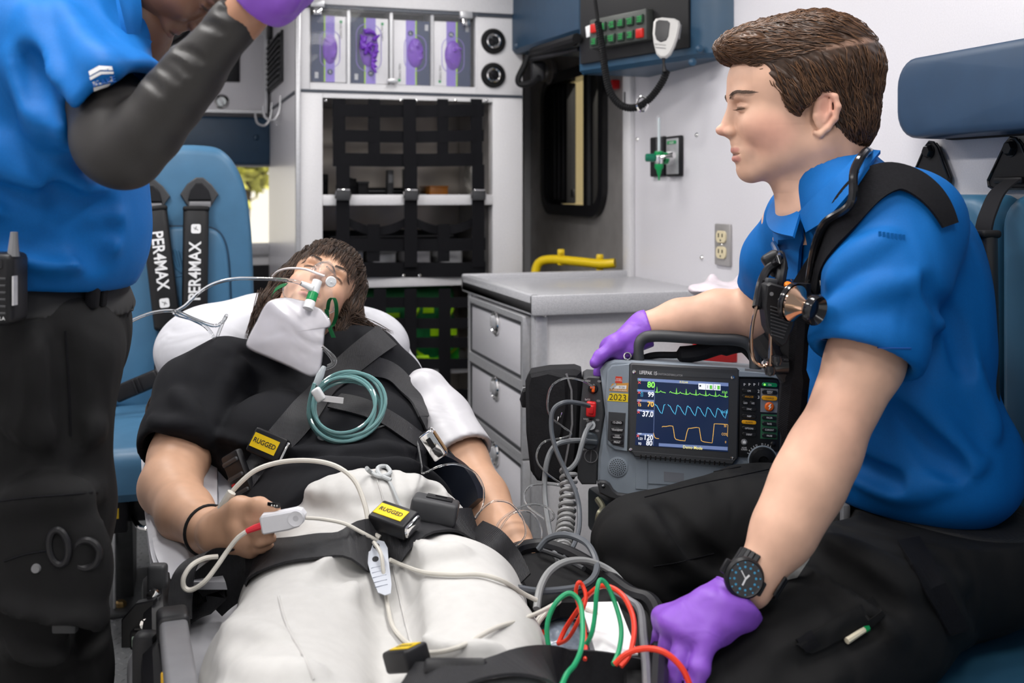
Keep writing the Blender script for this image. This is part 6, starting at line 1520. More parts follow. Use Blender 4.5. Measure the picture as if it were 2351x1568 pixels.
# ---- arms
ra = [P(455, 900, 1.92), P(412, 1050, 1.80), P(390, 1118, 1.73), P(425, 1178, 1.63), P(478, 1218, 1.545), P(500, 1224, 1.515)]
la = [P(900, 875, 2.04), P(990, 955, 1.96), P(1062, 1055, 1.88), P(1110, 1145, 1.80), P(1170, 1240, 1.71), P(1205, 1290, 1.67)]
kP = [P(548, 1188, 1.475), P(556, 1212, 1.468), P(566, 1236, 1.468), P(576, 1254, 1.475)]
B = around(ra+la+kP+[P(640, 1160, 1.44), P(700, 1160, 1.9), P(740, 800, 2.1)], 0.08, 0.0036)
B.chain(ra, [0.052, 0.0495, 0.0475, 0.041, 0.030, 0.0275], 0.02)
B.chain(la, [0.050, 0.045, 0.043, 0.041, 0.032, 0.026], 0.02)
B.chain([P(1205, 1290, 1.67), P(1230, 1330, 1.64), P(1250, 1370, 1.62)], [0.026, 0.033, 0.02], 0.02)
B.chain([C(745, 790, 1.98, 0.06), C(735, 860, 1.95, 0.08), C(760, 1000, 1.78, 0.10), C(860, 1170, 1.58, 0.11)], [0.050, 0.050, 0.06, 0.07], 0.04)
B.cap(C(735, 860, 1.97, 0.10), ra[0], 0.04, 0.045, 0.02); B.cap(C(735, 860, 1.97, 0.10), la[0], 0.04, 0.045, 0.02)
hand_fill(B, P(508, 1222, 1.508), kP, 0.0255, 0.0130, 0.016)
for kx, mid, tip, r in ((kP[0], (578, 1196, 1.455), (610, 1200, 1.442), 0.0098), (kP[1], (588, 1216, 1.45), (622, 1214, 1.442), 0.0096), (kP[2], (598, 1240, 1.452), (622, 1236, 1.448), 0.0094), (kP[3], (600, 1256, 1.462), (618, 1252, 1.46), 0.0085)):
    B.chain([kx, P(*mid), P(*tip)], [r*1.2, r, r*0.85], 0.004)
B.chain([P(515, 1190, 1.50), P(550, 1166, 1.475), P(595, 1162, 1.455), P(632, 1170, 1.442)], [0.020, 0.0150, 0.0112, 0.0080], 0.010)
bm_ = B.mesh('arms'); p = coords(bm_); col = np.tile(np.array(PSK), (len(p), 1))
for kx in kP: col = blend(col, (0.58, 0.29, 0.18), 0.6*fall(p, kx, (0.015,)*3))
paint(bm_, col)
pbody = obj('body', join_meshes([hd, bm_]), M_pskin, pat, smooth=True)
nl = MB(); a = P(620, 1159, 1.440); b = P(644, 1161, 1.434)
obj('fingernail', MB().box((0.006, 0, 0), (0.020, 0.0075, 0.0022), 0.001, 2, axes(a, b-a, CU)), M_blackg, pat)
for k in range(3): obj('nail_gem', MB().lathe([(0.0016, 0), (0.001, 0.0012), (0, 0.0014)], 8, axes(a.lerp(b, 0.2+0.25*k)+(-CF)*0.0016, CR, CU)), M_chrome, pat)
rg = (kP[0].lerp(P(578, 1196, 1.455), 0.45)+kP[1].lerp(P(588, 1216, 1.45), 0.35))/2
dv = (P(588, 1212, 1.45)-kP[1]).normalized(); e1 = dv.orthogonal().normalized(); e2 = dv.cross(e1); rc = kP[1].lerp(P(588, 1216, 1.45), 0.25)
obj('ring', MB().tube([rc+(e1*math.cos(a)+e2*math.sin(a))*0.0118 for a in np.linspace(0, 2*PI, 25)[:-1]], [0.0020+0.0008*(i % 2) for i in range(24)], 8, closed=True), M_chrome, pat)
dv = (ra[5]-ra[4]).normalized(); e1 = dv.orthogonal().normalized(); e2 = dv.cross(e1)
obj('hair_tie', MB().tube([ra[4].lerp(ra[5], 0.05)+(e1*math.cos(a)+e2*math.sin(a))*0.0355 for a in np.linspace(0, 2*PI, 33)[:-1]], 0.0030, 8, closed=True), M_rubber, pat, label='black hair tie round the wrist')
# ---- t-shirt
S = Sculpt(np.array(P(720, 960, 1.85))-np.array((0.40, 0.42, 0.30)), np.array(P(720, 960, 1.85))+np.array((0.42, 0.42, 0.22)), 0.0055)
def te(px, py, z, r, k=0.05): S.ell(C(px, py, z, r[2]), r, RB, k)
te(728, 850, 1.95, (0.175, 0.09, 0.085)); te(735, 950, 1.83, (0.185, 0.13, 0.10)); te(790, 1060, 1.69, (0.180, 0.12, 0.10)); te(835, 1120, 1.62, (0.172, 0.10, 0.10))
for (x, y, z) in ((610, 945, 1.81), (845, 945, 1.84)): S.ell(C(x, y, z, 0.055), (0.082, 0.085, 0.075), RB, 0.05)
S.chain([P(520, 845, 1.96), P(450, 900, 1.92)], [0.06, 0.068], 0.04); S.chain([P(850, 832, 2.0), P(898, 872, 2.02)], [0.055, 0.056], 0.04)
S.chain([P(640, 820, 2.0), P(745, 815, 2.02), P(850, 812, 2.03)], [0.055, 0.055, 0.05], 0.04)
O = blank(S); O.chain([P(458, 905, 1.92), P(420, 1000, 1.84), P(402, 1060, 1.79)], [0.074, 0.070, 0.068], 0.03)
dS = P(402, 1060, 1.79)-P(450, 920, 1.91); O.plane(P(404, 1042, 1.80), dS)
I = blank(S); I.chain([P(425, 985, 1.85), P(398, 1080, 1.78)], [0.056, 0.0625], 0.01); O.d = np.maximum(O.d, -I.d)
S.plane(P(800, 1085, 1.66), P(865, 1190, 1.55)-P(790, 1060, 1.69)+CU*0.05)
merge(S, O, 0.03)
O = blank(S); O.chain([P(902, 885, 2.03), P(975, 965, 1.96)], [0.058, 0.050], 0.03); merge(S, O, 0.03)
N = blank(S); N.cap(C(740, 752, 2.05, 0.0), C(735, 690, 2.10, 0.0), 0.046, 0.09, 0); S.d = np.maximum(S.d, -N.d)
folds(S, [([(500, 1000), (600, 1045), (740, 1035)], 0.011), ([(505, 1060), (620, 1075), (760, 1060)], 0.010), ([(780, 1035), (890, 1030), (1000, 1045)], 0.010), ([(760, 1065), (880, 1062), (1010, 1075)], 0.009), ([(400, 900), (450, 960), (480, 1020)], 0.012), ([(560, 830), (510, 900), (490, 970)], 0.012), ([(900, 860), (940, 920), (960, 980)], 0.010), ([(500, 1030), (610, 1060), (750, 1048)], -0.008), ([(780, 1050), (890, 1046), (1000, 1060)], -0.008), ([(560, 810), (640, 850), (700, 905)], -0.008), ([(345, 960), (400, 985), (470, 985)], 0.009)], 0.018)
S.disp(lambda X, Y, Z: 0.002*np.sin(30*X+24*Y+2*np.sin(20*X)))
S.blur(1)
tee = obj('tee_shirt', S.mesh(), M_tee, pat, smooth=True)
# ---- sweatpants
G = Sculpt(np.array(P(860, 1400, 1.35))-np.array((0.36, 0.55, 0.16)), np.array(P(860, 1400, 1.35))+np.array((0.36, 0.42, 0.34)), 0.0065)
RF = np.array([list(lB), list(CF), list(CU)]).T
G.ell(C(840, 1120, 1.62, 0.098), (0.168, 0.11, 0.098), RB, 0.04); G.ell(C(875, 1210, 1.52, 0.105, CU), (0.195, 0.13, 0.105), RF, 0.05)
thR = [C(735, 1255, 1.46, 0.105, CU), C(690, 1370, 1.30, 0.110, CU), C(660, 1545, 1.10, 0.105, CU), C(640, 1800, 0.90, 0.09, CU), C(640, 2000, 0.76, 0.14, CU)]
thL = [C(1040, 1250, 1.46, 0.100, CU), C(1065, 1360, 1.31, 0.100, CU), C(1090, 1530, 1.12, 0.095, CU), C(1120, 1800, 0.91, 0.08, CU), C(1140, 2000, 0.78, 0.13, CU)]
G.chain(thR, [0.115, 0.112, 0.104, 0.09, 0.07], 0.04); G.chain(thL, [0.105, 0.100, 0.094, 0.08, 0.07], 0.03)
G.ell(C(905, 1260, 1.45, 0.13, CU), (0.06, 0.10, 0.09), RF, 0.04)
G.plane(P(800, 1062, 1.69), -(P(865, 1190, 1.55)-P(790, 1060, 1.69)+CU*0.05))
folds(G, [([(x, 1085), (x+8+(x-800)*0.03, 1110), (x+14+(x-800)*0.06, 1145)], 0.0055) for x in range(640, 1010, 38)]+[([(905, 1235), (830, 1280), (740, 1305)], 0.012), ([(915, 1255), (860, 1320), (800, 1370)], 0.011), ([(930, 1250), (980, 1275), (1060, 1270)], 0.010), ([(470, 1400), (540, 1450), (640, 1470)], 0.012), ([(930, 1470), (1020, 1500), (1140, 1490)], 0.012), ([(480, 1480), (580, 1540), (720, 1550)], 0.014), ([(890, 1260), (910, 1370), (940, 1520)], -0.030), ([(885, 1250), (820, 1300), (730, 1330)], -0.010), ([(640, 1130), (720, 1170), (820, 1200)], -0.008), ([(1000, 1130), (960, 1180), (920, 1220)], -0.008), ([(920, 1500), (1030, 1530), (1160, 1515)], -0.012)], 0.022)
G.disp(lambda X, Y, Z: 0.0018*np.sin(26*X+14*Y+2*np.sin(12*X+5*Y)))
swp = obj('sweatpants', G.mesh(), M_sweat, pat, smooth=True)
pb = bvh_of(tee, swp, pbody)
sp_ = bvh_of(swp)
seam([(640, 1370), (660, 1440), (700, 1510), (720, 1560)], 0.0016, M_sweat, swp, sp_)
seam([(900, 1290), (925, 1400), (950, 1500)], 0.0016, M_sweat, swp, sp_); seam([(860, 1085), (878, 1140), (884, 1180)], 0.0014, M_sweat, swp, sp_)
M_cord = mat('pale_cord', (0.50, 0.52, 0.53), 0.8)
kn0 = [on(sp_, x, y, 0.006, 1.6)[0] for x, y in ((842, 1075), (850, 1092), (872, 1102), (893, 1094), (886, 1080), (868, 1082), (872, 1098), (895, 1110))]
obj('drawstring', MB().tube(spl(kn0, 6), 0.0034, 8), M_cord, swp)
obj('drawstring_end', MB().tube(spl([on(sp_, x, y, 0.004, 1.6)[0] for x, y in ((884, 1096), (900, 1125), (915, 1160), (928, 1185))], 5), 0.0026, 8), M_cord, swp)
seam([(322, 1030), (400, 1026), (488, 1046)], 0.0014, M_tee, tee, bvh_of(tee))
# ---- hair
Hp = Sculpt((-225, -260, -190), (250, 235, 190), 3.4)
Hp.ell(q(1872, 165), (160, 140, 124), k=1).ell(q(1770, 140), (98, 84, 104), k=30)
for s in (-1, 1):
    Hp.chain([q(1790, 150, s*92), q(1802, 235, s*108), q(1835, 310, s*110), q(1865, 360, s*104)], [32, 32, 30, 22], 25)
    Hp.chain([q(1880, 180, s*106), q(1905, 290, s*104), q(1925, 380, s*90)], [46, 46, 36], 25)
Hp.ell(q(1960, 300), (90, 110, 112), k=40)
Fc = blank(Hp); Fc.ell(q(1700, 300), (150, 122, 92), k=1).ell(q(1690, 240), (120, 78, 84), k=30); Hp.d = np.maximum(Hp.d, -Fc.d)
Hp.disp(lambda X, Y, Z: 2.5*np.sin(Z*0.22+np.sin(Y*0.05)*2)*np.sin(X*0.05+1)+1.5*np.sin(Z*0.5+X*0.12))
hmP = Hp.mesh('hair'); paint(hmP, np.tile(np.array((0.030, 0.019, 0.014)), (len(hmP.vertices), 1)))
hbP = BVHTree.FromPolygons([v.co for v in hmP.vertices], [list(f.vertices) for f in hmP.polygons])
rnd = random.Random(11)
def combP(c):
    if abs(c.z) < 95 and c.x < -30: return Vector((-0.8, -0.8, 0.25 if c.z > 20 else -0.25))
    return Vector((0.05, -1.0, 0.15*(1 if c.z > 0 else -1)))
sdP = surf_seeds(hmP, 3200, rnd, lambda c: c.x < 140)
V_, F_, I_ = strand_mesh(hbP, sdP, combP, 110, 7, 1.5, 2.6, rnd, wob=0.14)
M_hairP = mat('dark_brown_hair', (0.03, 0.02, 0.015), 0.5, noise=0.2, nscale=200, vcol='col', spec=0.28)
hairP = obj('hair', hmP, M_hairP, pat, smooth=True); hmP.transform(HP)
strands_obj('hair_strands', V_, F_, I_, (0.012, 0.007, 0.005), (0.075, 0.044, 0.028), rnd, M_hairP, hairP, HP)
# fringe over the forehead and loose ends on the pillow
V2 = []; F2 = []; I2 = []
def free_strand(pts, w):
    b0 = len(V2); m = len(pts)
    for k, pt in enumerate(pts):
        t = (pts[min(k+1, m-1)]-pts[max(k-1, 0)]).normalized(); b = t.cross(CF).normalized(); ww = w*(1-0.85*(k/(m-1))**2)
        V2.extend([pt-b*ww, pt-CF*ww*0.7, pt+b*ww]); I2.extend([len(F2)]*3)
    for k in range(m-1):
        a = b0+k*3; c = a+3; F2.extend([(a, a+1, c+1, c), (a+1, a+2, c+2, c+1), (a+2, a, c, c+2)])
for k in range(330):
    z = rnd.uniform(-88, 88); ye = 168+rnd.uniform(0, 44)+abs(z)*0.35; dz = rnd.uniform(-10, 16); z1_ = 4+rnd.uniform(0, 6)
    xf = lambda y, zz: 1765-97*math.sqrt(max(0.04, 1-((190-min(y, 190))/94)**2-(zz/98)**2))-z1_
    if 8 < z < 26 and rnd.random() < 0.7: continue
    free_strand([HP @ Vector(q(xf(108+(ye-108)*t, z+dz*t)-4*(1-t), 108+(ye-108)*t, z+dz*t)) for t in (0, 0.2, 0.4, 0.6, 0.8, 1)], 0.0016)
for k in range(120):
    s0 = P(800+rnd.uniform(-30, 20), 735+rnd.uniform(-25, 20), 2.03+rnd.uniform(-0.02, 0.03)); s2 = P(rnd.uniform(815, 905), rnd.uniform(757, 782), 2.02); s1 = (s0+s2)/2+Vector((0, 0, rnd.uniform(0.0, 0.015)))
    free_strand(spl([s0, s1, s2], 5), 0.0009)
for k in range(90):
    s0 = P(598+rnd.uniform(-6, 30), 700+rnd.uniform(-40, 20), 2.04); s2 = P(rnd.uniform(560, 600), rnd.uniform(770, 805), 1.99); s1 = (s0+s2)/2+CR*-0.006
    free_strand(spl([s0, s1, s2], 5), 0.0009)
for k in range(70):
    s0 = P(360+rnd.uniform(-6, 14), 905+rnd.uniform(-10, 10), 1.97); s2 = P(rnd.uniform(330, 356), rnd.uniform(950, 980), 1.93); free_strand(spl([s0, (s0+s2)/2-CR*0.008, s2], 4), 0.0009)
ids = list(np.array(I2)//18); mp_ = {v: i for i, v in enumerate(sorted(set(ids)))}
strands_obj('loose_strands', V2, F2, [mp_[v] for v in ids], (0.012, 0.007, 0.005), (0.08, 0.046, 0.030), rnd, M_hairP, hairP)
# ---- pillow
g = Sculpt(np.array(P(640, 800, 2.2))-np.array((0.36, 0.26, 0.22)), np.array(P(640, 800, 2.2))+np.array((0.36, 0.26, 0.22)), 0.006)
g.ell(P(650, 800, 2.22), (0.26, 0.13, 0.085), RB, 0.05); g.ell(P(480, 800, 2.16), (0.105, 0.11, 0.080), RB, 0.06); g.ell(P(820, 790, 2.20), (0.09, 0.09, 0.055), RB, 0.06); g.cap(P(600, 735, 2.22), P(700, 725, 2.24), 0.05, 0.05, 0.06)
g.ell(P(700, 690, 2.10), (0.09, 0.09, 0.06), RB, 0.05, 's')
pil = obj('pillow', g.mesh(), M_sheet, None, smooth=True); tag(pil, 'white pillow under the head of the patient', 'pillow')
# ================================================================ monitor/defibrillator on the bench
ZM = 1.86
mon = thing('patient_monitor', 'grey portable monitor and defibrillator with a lit vital-signs screen', 'monitor', P(1560, 1160, ZM))
MM = frame(1560, 975, ZM, roll=3.4, yaw=-3, pitch=-4)     # units: photo pixels; x right, y up, z to the viewer
def L(px, py):
    """photo point -> monitor face coordinates"""
    o = MM.translation; n = (MM.to_3x3() @ Vector((0, 0, 1))).normalized(); r = ray(px, py); t = (o-CAM).dot(n)/r.dot(n)
    v = MM.inverted() @ (CAM+r*t); return (v.x, v.y)
M_case = mat('blue_grey_case', (0.245, 0.285, 0.33), 0.45, noise=0.03, bump=0.10, bscale=900)
M_bez = mat('dark_bezel', (0.042, 0.044, 0.048), 0.45, bump=0.05, bscale=700)
M_key = mat('black_key', (0.008, 0.008, 0.009), 0.30)
def pol(pts): return [L(*p_) for p_ in pts]
case = pol([(1378, 850), (1392, 832), (1412, 826), (1500, 830), (1600, 838), (1700, 846), (1760, 850), (1788, 858), (1797, 875), (1800, 950), (1796, 1060), (1790, 1150), (1700, 1160), (1470, 1152), (1395, 1140), (1372, 1115), (1374, 1050), (1382, 1000), (1390, 950), (1384, 900)])
obj('case', MB().prism(case, -150, 0, MM, 6), M_case, mon)
obj('rear_case', MB().prism([(x*0.94, y*0.92) for x, y in case], -240, -149, MM, 10), M_bez, mon)
# raised left wing with the sticker panel and speaker
obj('left_wing', MB().prism(pol([(1394, 850), (1404, 838), (1446, 834), (1441, 1036), (1410, 1032), (1394, 1018), (1391, 900)]), -1, 8, MM, 3), M_case, mon)
kp = obj('key_panel', MB().prism(pol([(1397, 944), (1436, 947), (1432, 1026), (1408, 1020), (1395, 1008)]), 7, 10, MM, 1), M_bez, mon)
def key(par, x0, y0, x1, y1, m, z=10, txt=None, ts=7, tm=None, r=None, nm='key', th=5, sx=0.8):
    a = L(x0, y0); b = L(x1, y1); w, h = abs(b[0]-a[0]), abs(a[1]-b[1]); cx, cy = (a[0]+b[0])/2, (a[1]+b[1])/2
    k = obj(nm, MB().prism(rrect(w, h, (r if r is not None else h*0.48), 4, cx, cy), z, z+th, MM, 1.0), m, par)
    if txt: text('lettering', txt, MM @ T(cx, cy, z+th+0.3), ts, tm or M_txw, k, sx=sx)
    return k
for (y, tx) in ((968, '12-LEAD'), (985, 'TRANSMIT'), (1000, 'CODE\nSUMMARY'), (1013, 'PRINT')): key(kp, 1402, y-6, 1430, y+6, M_key, txt=tx, ts=5.0 if '\n' not in tx else 3.6)
# speaker grille: a disc with holes
sg = L(1418, 1072); gr = obj('speaker_grille', MB().lathe([(23, -1), (23, 2), (21, 3), (0, 3)], 28, MM @ T(sg[0], sg[1], 0)), M_case, mon)
hs = obj('speaker_hole', MB().lathe([(1.35, 3.0), (1.35, 3.3), (0, 3.3)], 8, MM @ T(sg[0], sg[1], 0)), M_key, gr)
for rr, n in ((4.6, 6), (9, 12), (13.4, 18), (17.6, 22)):
    for k in range(n):
        a = 2*PI*k/n+rr; inst('speaker_hole', hs, Matrix.LocRotScale(MM.to_3x3() @ Vector((rr*math.cos(a), rr*math.sin(a), 0)), None, None), gr)
# stickers
def stick(par, pts, m, z=8.3, nm='sticker', label=None): return obj(nm, MB().prism(pol(pts), z, z+0.5, MM), m, par, smooth=None, label=label)
s1_ = stick(mon, [(1413, 863), (1428, 864), (1428, 879), (1412, 878)], mat('red_label', (0.62, 0.05, 0.02), 0.4))
text('lettering', 'PHYSIO\nCONTROL', MM @ T(*L(1420, 871), 9.0), 3.0, M_txw, s1_, sx=0.8)
s2_ = stick(mon, [(1405, 880), (1443, 878), (1441, 899), (1398, 896)], mat('orange_label', (0.62, 0.30, 0.06), 0.45))
stick(mon, [(1410, 884), (1438, 884), (1437, 892), (1409, 891)], M_txw, 8.9, 'sticker_field')
text('lettering', '5126', MM @ T(*L(1427, 888), 9.8), 4.6, M_txk, s2_, sx=1.1); text('lettering', 'WAKE COUNTY', MM @ T(*L(1420, 895), 9.3), 3.6, M_txw, s2_, sx=1.0)
obj('torn_corner', MB().prism(pol([(1399, 889), (1413, 878), (1415, 883), (1403, 893)]), 8.9, 11, MM, 0.4), M_chrome, s2_)
s3_ = stick(mon, [(1400, 901), (1442, 903), (1441, 922), (1394, 919)], mat('yellow_label_bright', (0.80, 0.58, 0.01), 0.45))
text('lettering', '2023', MM @ T(*L(1418, 912), 9.0), 14.5, M_txk, s3_, sx=1.02)
# screen bezel
bz = obj('screen_bezel', MB().prism(pol([(1450, 832), (1560, 838), (1690, 844), (1696, 850), (1692, 1052), (1686, 1056), (1560, 1048), (1444, 1036), (1441, 1030), (1444, 900), (1446, 836)]), -1, 14, MM, 4), M_bez, mon)
obj('bezel_header', MB().prism(pol([(1462, 844), (1680, 857), (1680, 868), (1460, 858)]), 13.5, 14.6, MM), mat('header_strip', (0.05, 0.053, 0.058), 0.5), bz)
text('lettering', 'LIFEPAK 15', MM @ T(*L(1487, 855), 15), 8.4, M_txw, bz, sx=0.72, bold=0.12); text('lettering', 'MONITOR/DEFIBRILLATOR', MM @ T(*L(1535, 859), 15), 5.0, mat('grey_print', (0.35, 0.35, 0.36), 0.5), bz, sx=0.74)
for p_ in ((1455, 852), (1680, 865), (1447, 1030), (1678, 1050)):
    obj('bezel_screw', MB().lathe([(4.2, 0), (4.2, 2), (1.6, 2.4), (1.2, 1)], 14, MM @ T(*L(*p_), 13.5)), M_chrome, bz)
obj('bezel_lip', MB().prism(pol([(1448, 1032), (1686, 1052), (1680, 1064), (1456, 1046)]), 4, 17, MM, 3), M_bez, bz)
for k in range(18):
    x = 1470+k*11.2; c = L(x, 1045+k*0.95); obj('bezel_rib', MB().box((c[0], c[1], 17), (3.2, 11, 3), 1, 1, MM), M_key, bz)
# lit screen: a pane with glowing traces
M_scr = mat('screen_glow', (0.004, 0.008, 0.02), 0.18, emit=(0.012, 0.028, 0.085), estr=0.9)
scq = [(1465, 866), (1671, 877), (1669, 1035), (1457, 1019)]
scr = obj('screen', MB().prism(pol(scq), 12, 14.8, MM), M_scr, bz, smooth=None)
def gm(n, c, e=1.0): return mat(n, c, 0.5, emit=c, estr=e)
M_gG = gm('glow_green', (0.30, 0.95, 0.12), 1.0); M_gC = gm('glow_cyan', (0.10, 0.55, 0.85), 1.0); M_gO = gm('glow_amber', (0.95, 0.52, 0.10), 1.0); M_gW = gm('glow_white', (0.85, 0.88, 0.95), 0.9); M_gR = gm('glow_red', (0.85, 0.10, 0.08), 0.8); M_gB = gm('glow_slate', (0.16, 0.22, 0.42), 0.8); M_gY = gm('glow_yellow', (0.90, 0.78, 0.25), 0.9)
ZS = 15.2
# screen space: zoom picture coordinates (scale 3.457, origin 1180,740)
def Zp(x, y): return L(1180+x/3.457, 740+y/3.457)
def trace(nm, pts, m, w=0.62):
    pp = [Vector((*Zp(*p_), ZS)) for p_ in pts]; V_ = []; F_ = []
    for i, p_ in enumerate(pp):
        t = (pp[min(i+1, len(pp)-1)]-pp[max(i-1, 0)]).normalized(); nn = Vector((-t.y, t.x, 0))*w
        V_ += [p_-nn, p_+nn]
    F_ = [(2*i, 2*i+1, 2*i+3, 2*i+2) for i in range(len(pp)-1)]
    return obj(nm, MB(MM).add(V_, F_), m, scr, smooth=None)
def sbar(nm, x0, y0, x1, y1, m, z=ZS-0.2): 
    return obj(nm, MB(MM).add([(*Zp(x0, y0), z), (*Zp(x1, y0+(x1-x0)*0.055), z), (*Zp(x1, y1+(x1-x0)*0.062), z), (*Zp(x0, y1), z)], [(0, 1, 2, 3)]), m, scr, smooth=None)
def stext(tx, x, y, h, m, sx=0.8, bold=0.0): return text('lettering', tx, MM @ T(*Zp(x, y), ZS+0.1), h/3.457, m, scr, sx=sx, bold=bold)
sbar('header_bar', 978, 436, 1694, 458, M_gB); sbar('footer_bar', 1145, 950, 1688, 974, M_gB)
for y in (525, 603, 682, 868): sbar('row_bar', 974, y, 1108, y+18, M_gB)
trace('divider', [(1112, 470), (1108, 700), (1102, 968)], M_gB, 0.4)
ecg = [(1115, 546)]
for i in range(8):
    x0 = 1128+i*77; y0 = 540+i*5.2
    if i == 1: ecg += []
    ecg += [(x0-6, y0+8), (x0-2, y0+12), (x0+2, y0-34), (x0+6, y0+14), (x0+12, y0+8), (x0+24, y0+7), (x0+32, y0-4), (x0+40, y0+6), (x0+60, y0+10)]
ecg = [p_ for p_ in ecg if p_[0] < 1694]
trace('ecg_trace', [p_ for p_ in ecg if p_[0] < 1200], M_gG); trace('ecg_trace', [p_ for p_ in ecg if p_[0] > 1218], M_gG)
def spo(x): return None
sp1 = [(1113, 641), (1120, 650), (1130, 655), (1142, 680), (1158, 708), (1170, 718), (1180, 680), (1186, 650), (1196, 645)]
trace('spo2_trace', sp1, M_gC)
sp2 = []
for i in range(6):
    x0 = 1216+i*79; y0 = 644+i*6
    sp2 += [(x0, y0), (x0+10, y0+12), (x0+18, y0+14), (x0+30, y0+40), (x0+46, y0+66), (x0+58, y0+80), (x0+66, y0+50), (x0+74, y0+10)]
trace('spo2_trace', [p_ for p_ in sp2 if p_[0] < 1690], M_gC)
trace('capno_trace', [(1103, 868), (1107, 890), (1116, 908), (1130, 913), (1146, 914)], M_gO)
trace('capno_trace', [(1170, 824), (1176, 818), (1200, 819), (1230, 813), (1256, 816), (1262, 850), (1270, 905), (1280, 920), (1310, 928), (1352, 932), (1358, 905), (1368, 860), (1378, 834), (1400, 832), (1440, 826), (1464, 829), (1472, 880), (1480, 930), (1500, 940), (1566, 948), (1574, 880), (1582, 797), (1640, 799), (1688, 803)], M_gO)
trace('scale_line', [(1690, 805), (1688, 850), (1686, 900)], M_gO, 0.4)
stext('80', 1084, 492, 46, M_gG, 0.95, 0.4); stext('99', 1083, 568, 40, M_gW, 0.9, 0.35); stext('70', 1080, 645, 40, M_gO, 0.95, 0.35); stext('15', 993, 650, 22, M_gO, 0.9, 0.15); stext('37.0', 1058, 722, 44, M_gW, 0.85, 0.4)
stext('120', 1062, 907, 40, M_gW, 0.9, 0.35); stext('80', 1070, 951, 40, M_gW, 0.9, 0.35); stext('1:23', 998, 915, 18, M_gW, 0.9, 0.1); stext('93', 995, 955, 20, M_gW, 0.9, 0.12)
stext('SpO2', 1664, 704, 20, M_gC); stext('X1.0', 1664, 549, 20, M_gG); stext('CO2', 1662, 880, 20, M_gO); stext('50', 1668, 816, 18, M_gO); stext('0', 1672, 942, 18, M_gO); stext('0:32:44', 1342, 470, 18, M_gY, 0.9); stext('Demo Mode', 1412, 986, 24, M_gY, 0.9, 0.12)
for (y, tx, m) in ((532, 'SpO2', M_gC), (612, 'CO2', M_gO), (690, 'Temp', M_gW), (876, 'NIBP', M_gW), (452, 'HR', M_gG)): stext(tx, 996, y, 12, m)
for (y, x) in ((472, 992), (551, 990), (630, 988), (706, 985), (892, 980)):
    trace('alarm_cross', [(x-10, y-9), (x+10, y+9)], M_gR, 0.6); trace('alarm_cross', [(x-10, y+9), (x+10, y-9)], M_gR, 0.6)
trace('gauge', [(1006, 548), (1018, 549), (1017, 582), (1005, 581), (1006, 548)], M_gC, 0.4)
for i, x in enumerate((1458, 1516, 1576)):
    sbar('battery_tile', x, 478+i*3, x+56, 525+i*3, M_gW, ZS-0.1)
    if i: sbar('battery_bar', x+30, 490+i*3, x+50, 520+i*3, gm('glow_leaf', (0.12, 0.55, 0.06), 0.8), ZS+0.05); stext(str(i), x+14, 504+i*3, 26, M_txk)
    else: obj('battery_dot', MB().lathe([(2.2, 0), (2.2, 0.1), (0, 0.1)], 12, MM @ T(*Zp(x+14, 498), ZS)), M_txk, scr)
# right-hand key panel
kr = obj('right_key_panel', MB().prism(pol([(1695, 866), (1740, 866), (1783, 868), (1790, 880), (1789, 1035), (1755, 1035), (1735, 1050), (1694, 1048)]), -1, 8, MM, 3), M_key, mon)
obj('right_frame', MB().prism(pol([(1693, 850), (1790, 858), (1797, 872), (1797, 882), (1789, 870), (1770, 866), (1693, 864)]), 0, 12, MM, 2), M_case, mon)
def zk(par, x0, y0, x1, y1, m, tx=None, ts=14, tm=None, **k): 
    a = (1180+x0/3.457, 740+y0/3.457); b = (1180+x1/3.457, 740+y1/3.457); return key(par, *a, *b, m, z=8, txt=tx, ts=ts/3.457, tm=tm, **k)
M_org = mat('amber_key', (0.78, 0.36, 0.006), 0.35); M_gk = mat('green_key', (0.004, 0.22, 0.08), 0.35)
zk(kr, 1962, 472, 2082, 512, M_gk, 'ON', 15)
obj('power_led', MB().lathe([(2.6, 13), (1.8, 14.4), (0, 14.6)], 12, MM @ T(*Zp(1982, 490), 0)), M_gG, kr)
ep = obj('energy_panel', MB().prism([Zp(*p_) for p_ in ((1953, 520), (2090, 526), (2088, 715), (1950, 708))], 7.5, 9, MM, 0.5), mat('steel_grey_panel', (0.20, 0.21, 0.24), 0.45), kr)
zk(kr, 1962, 530, 2082, 572, M_key, 'ENERGY\nSELECT', 11); zk(kr, 1960, 575, 2082, 620, M_org, 'CHARGE', 15, M_txk)
sp = Zp(2020, 665); shk = obj('shock_button', MB().lathe([(10.5, 8), (10.5, 12), (8, 14.5), (0, 15)], 28, MM @ T(sp[0], sp[1], 0)), mat('orange_button', (0.78, 0.13, 0.01), 0.35), kr)
obj('bolt_symbol', MB().prism([(sp[0]+x, sp[1]+y) for x, y in ((1, 7), (-4, 0.5), (-0.5, 0.5), (-2, -7), (4, 1), (0.8, 1), (3.4, 7))], 15, 15.5, MM), M_txw, shk)
gp = obj('pacer_panel', MB().prism([Zp(*p_) for p_ in ((1955, 725), (2090, 730), (2084, 925), (1950, 918))], 7.5, 9, MM, 0.5), mat('green_panel', (0.03, 0.14, 0.07), 0.5), kr)
for y, tx in ((752, 'PACER'), (800, 'RATE'), (848, 'CURRENT'), (894, 'PAUSE')): zk(kr, 1962, y-19, 2076, y+19, M_key, tx, 14)
for y, tx, m, tm in ((540, 'CPR', M_key, None), (586, 'ANALYZE', M_key, M_org), (683, 'SYNC', M_key, None), (740, 'NIBP', M_key, None), (788, 'ALARMS', M_org, M_txk), (836, 'OPTIONS', M_key, None), (884, 'EVENT', M_key, None)): zk(kr, 1802, y-19, 1916, y+19, m, tx, 14, tm)
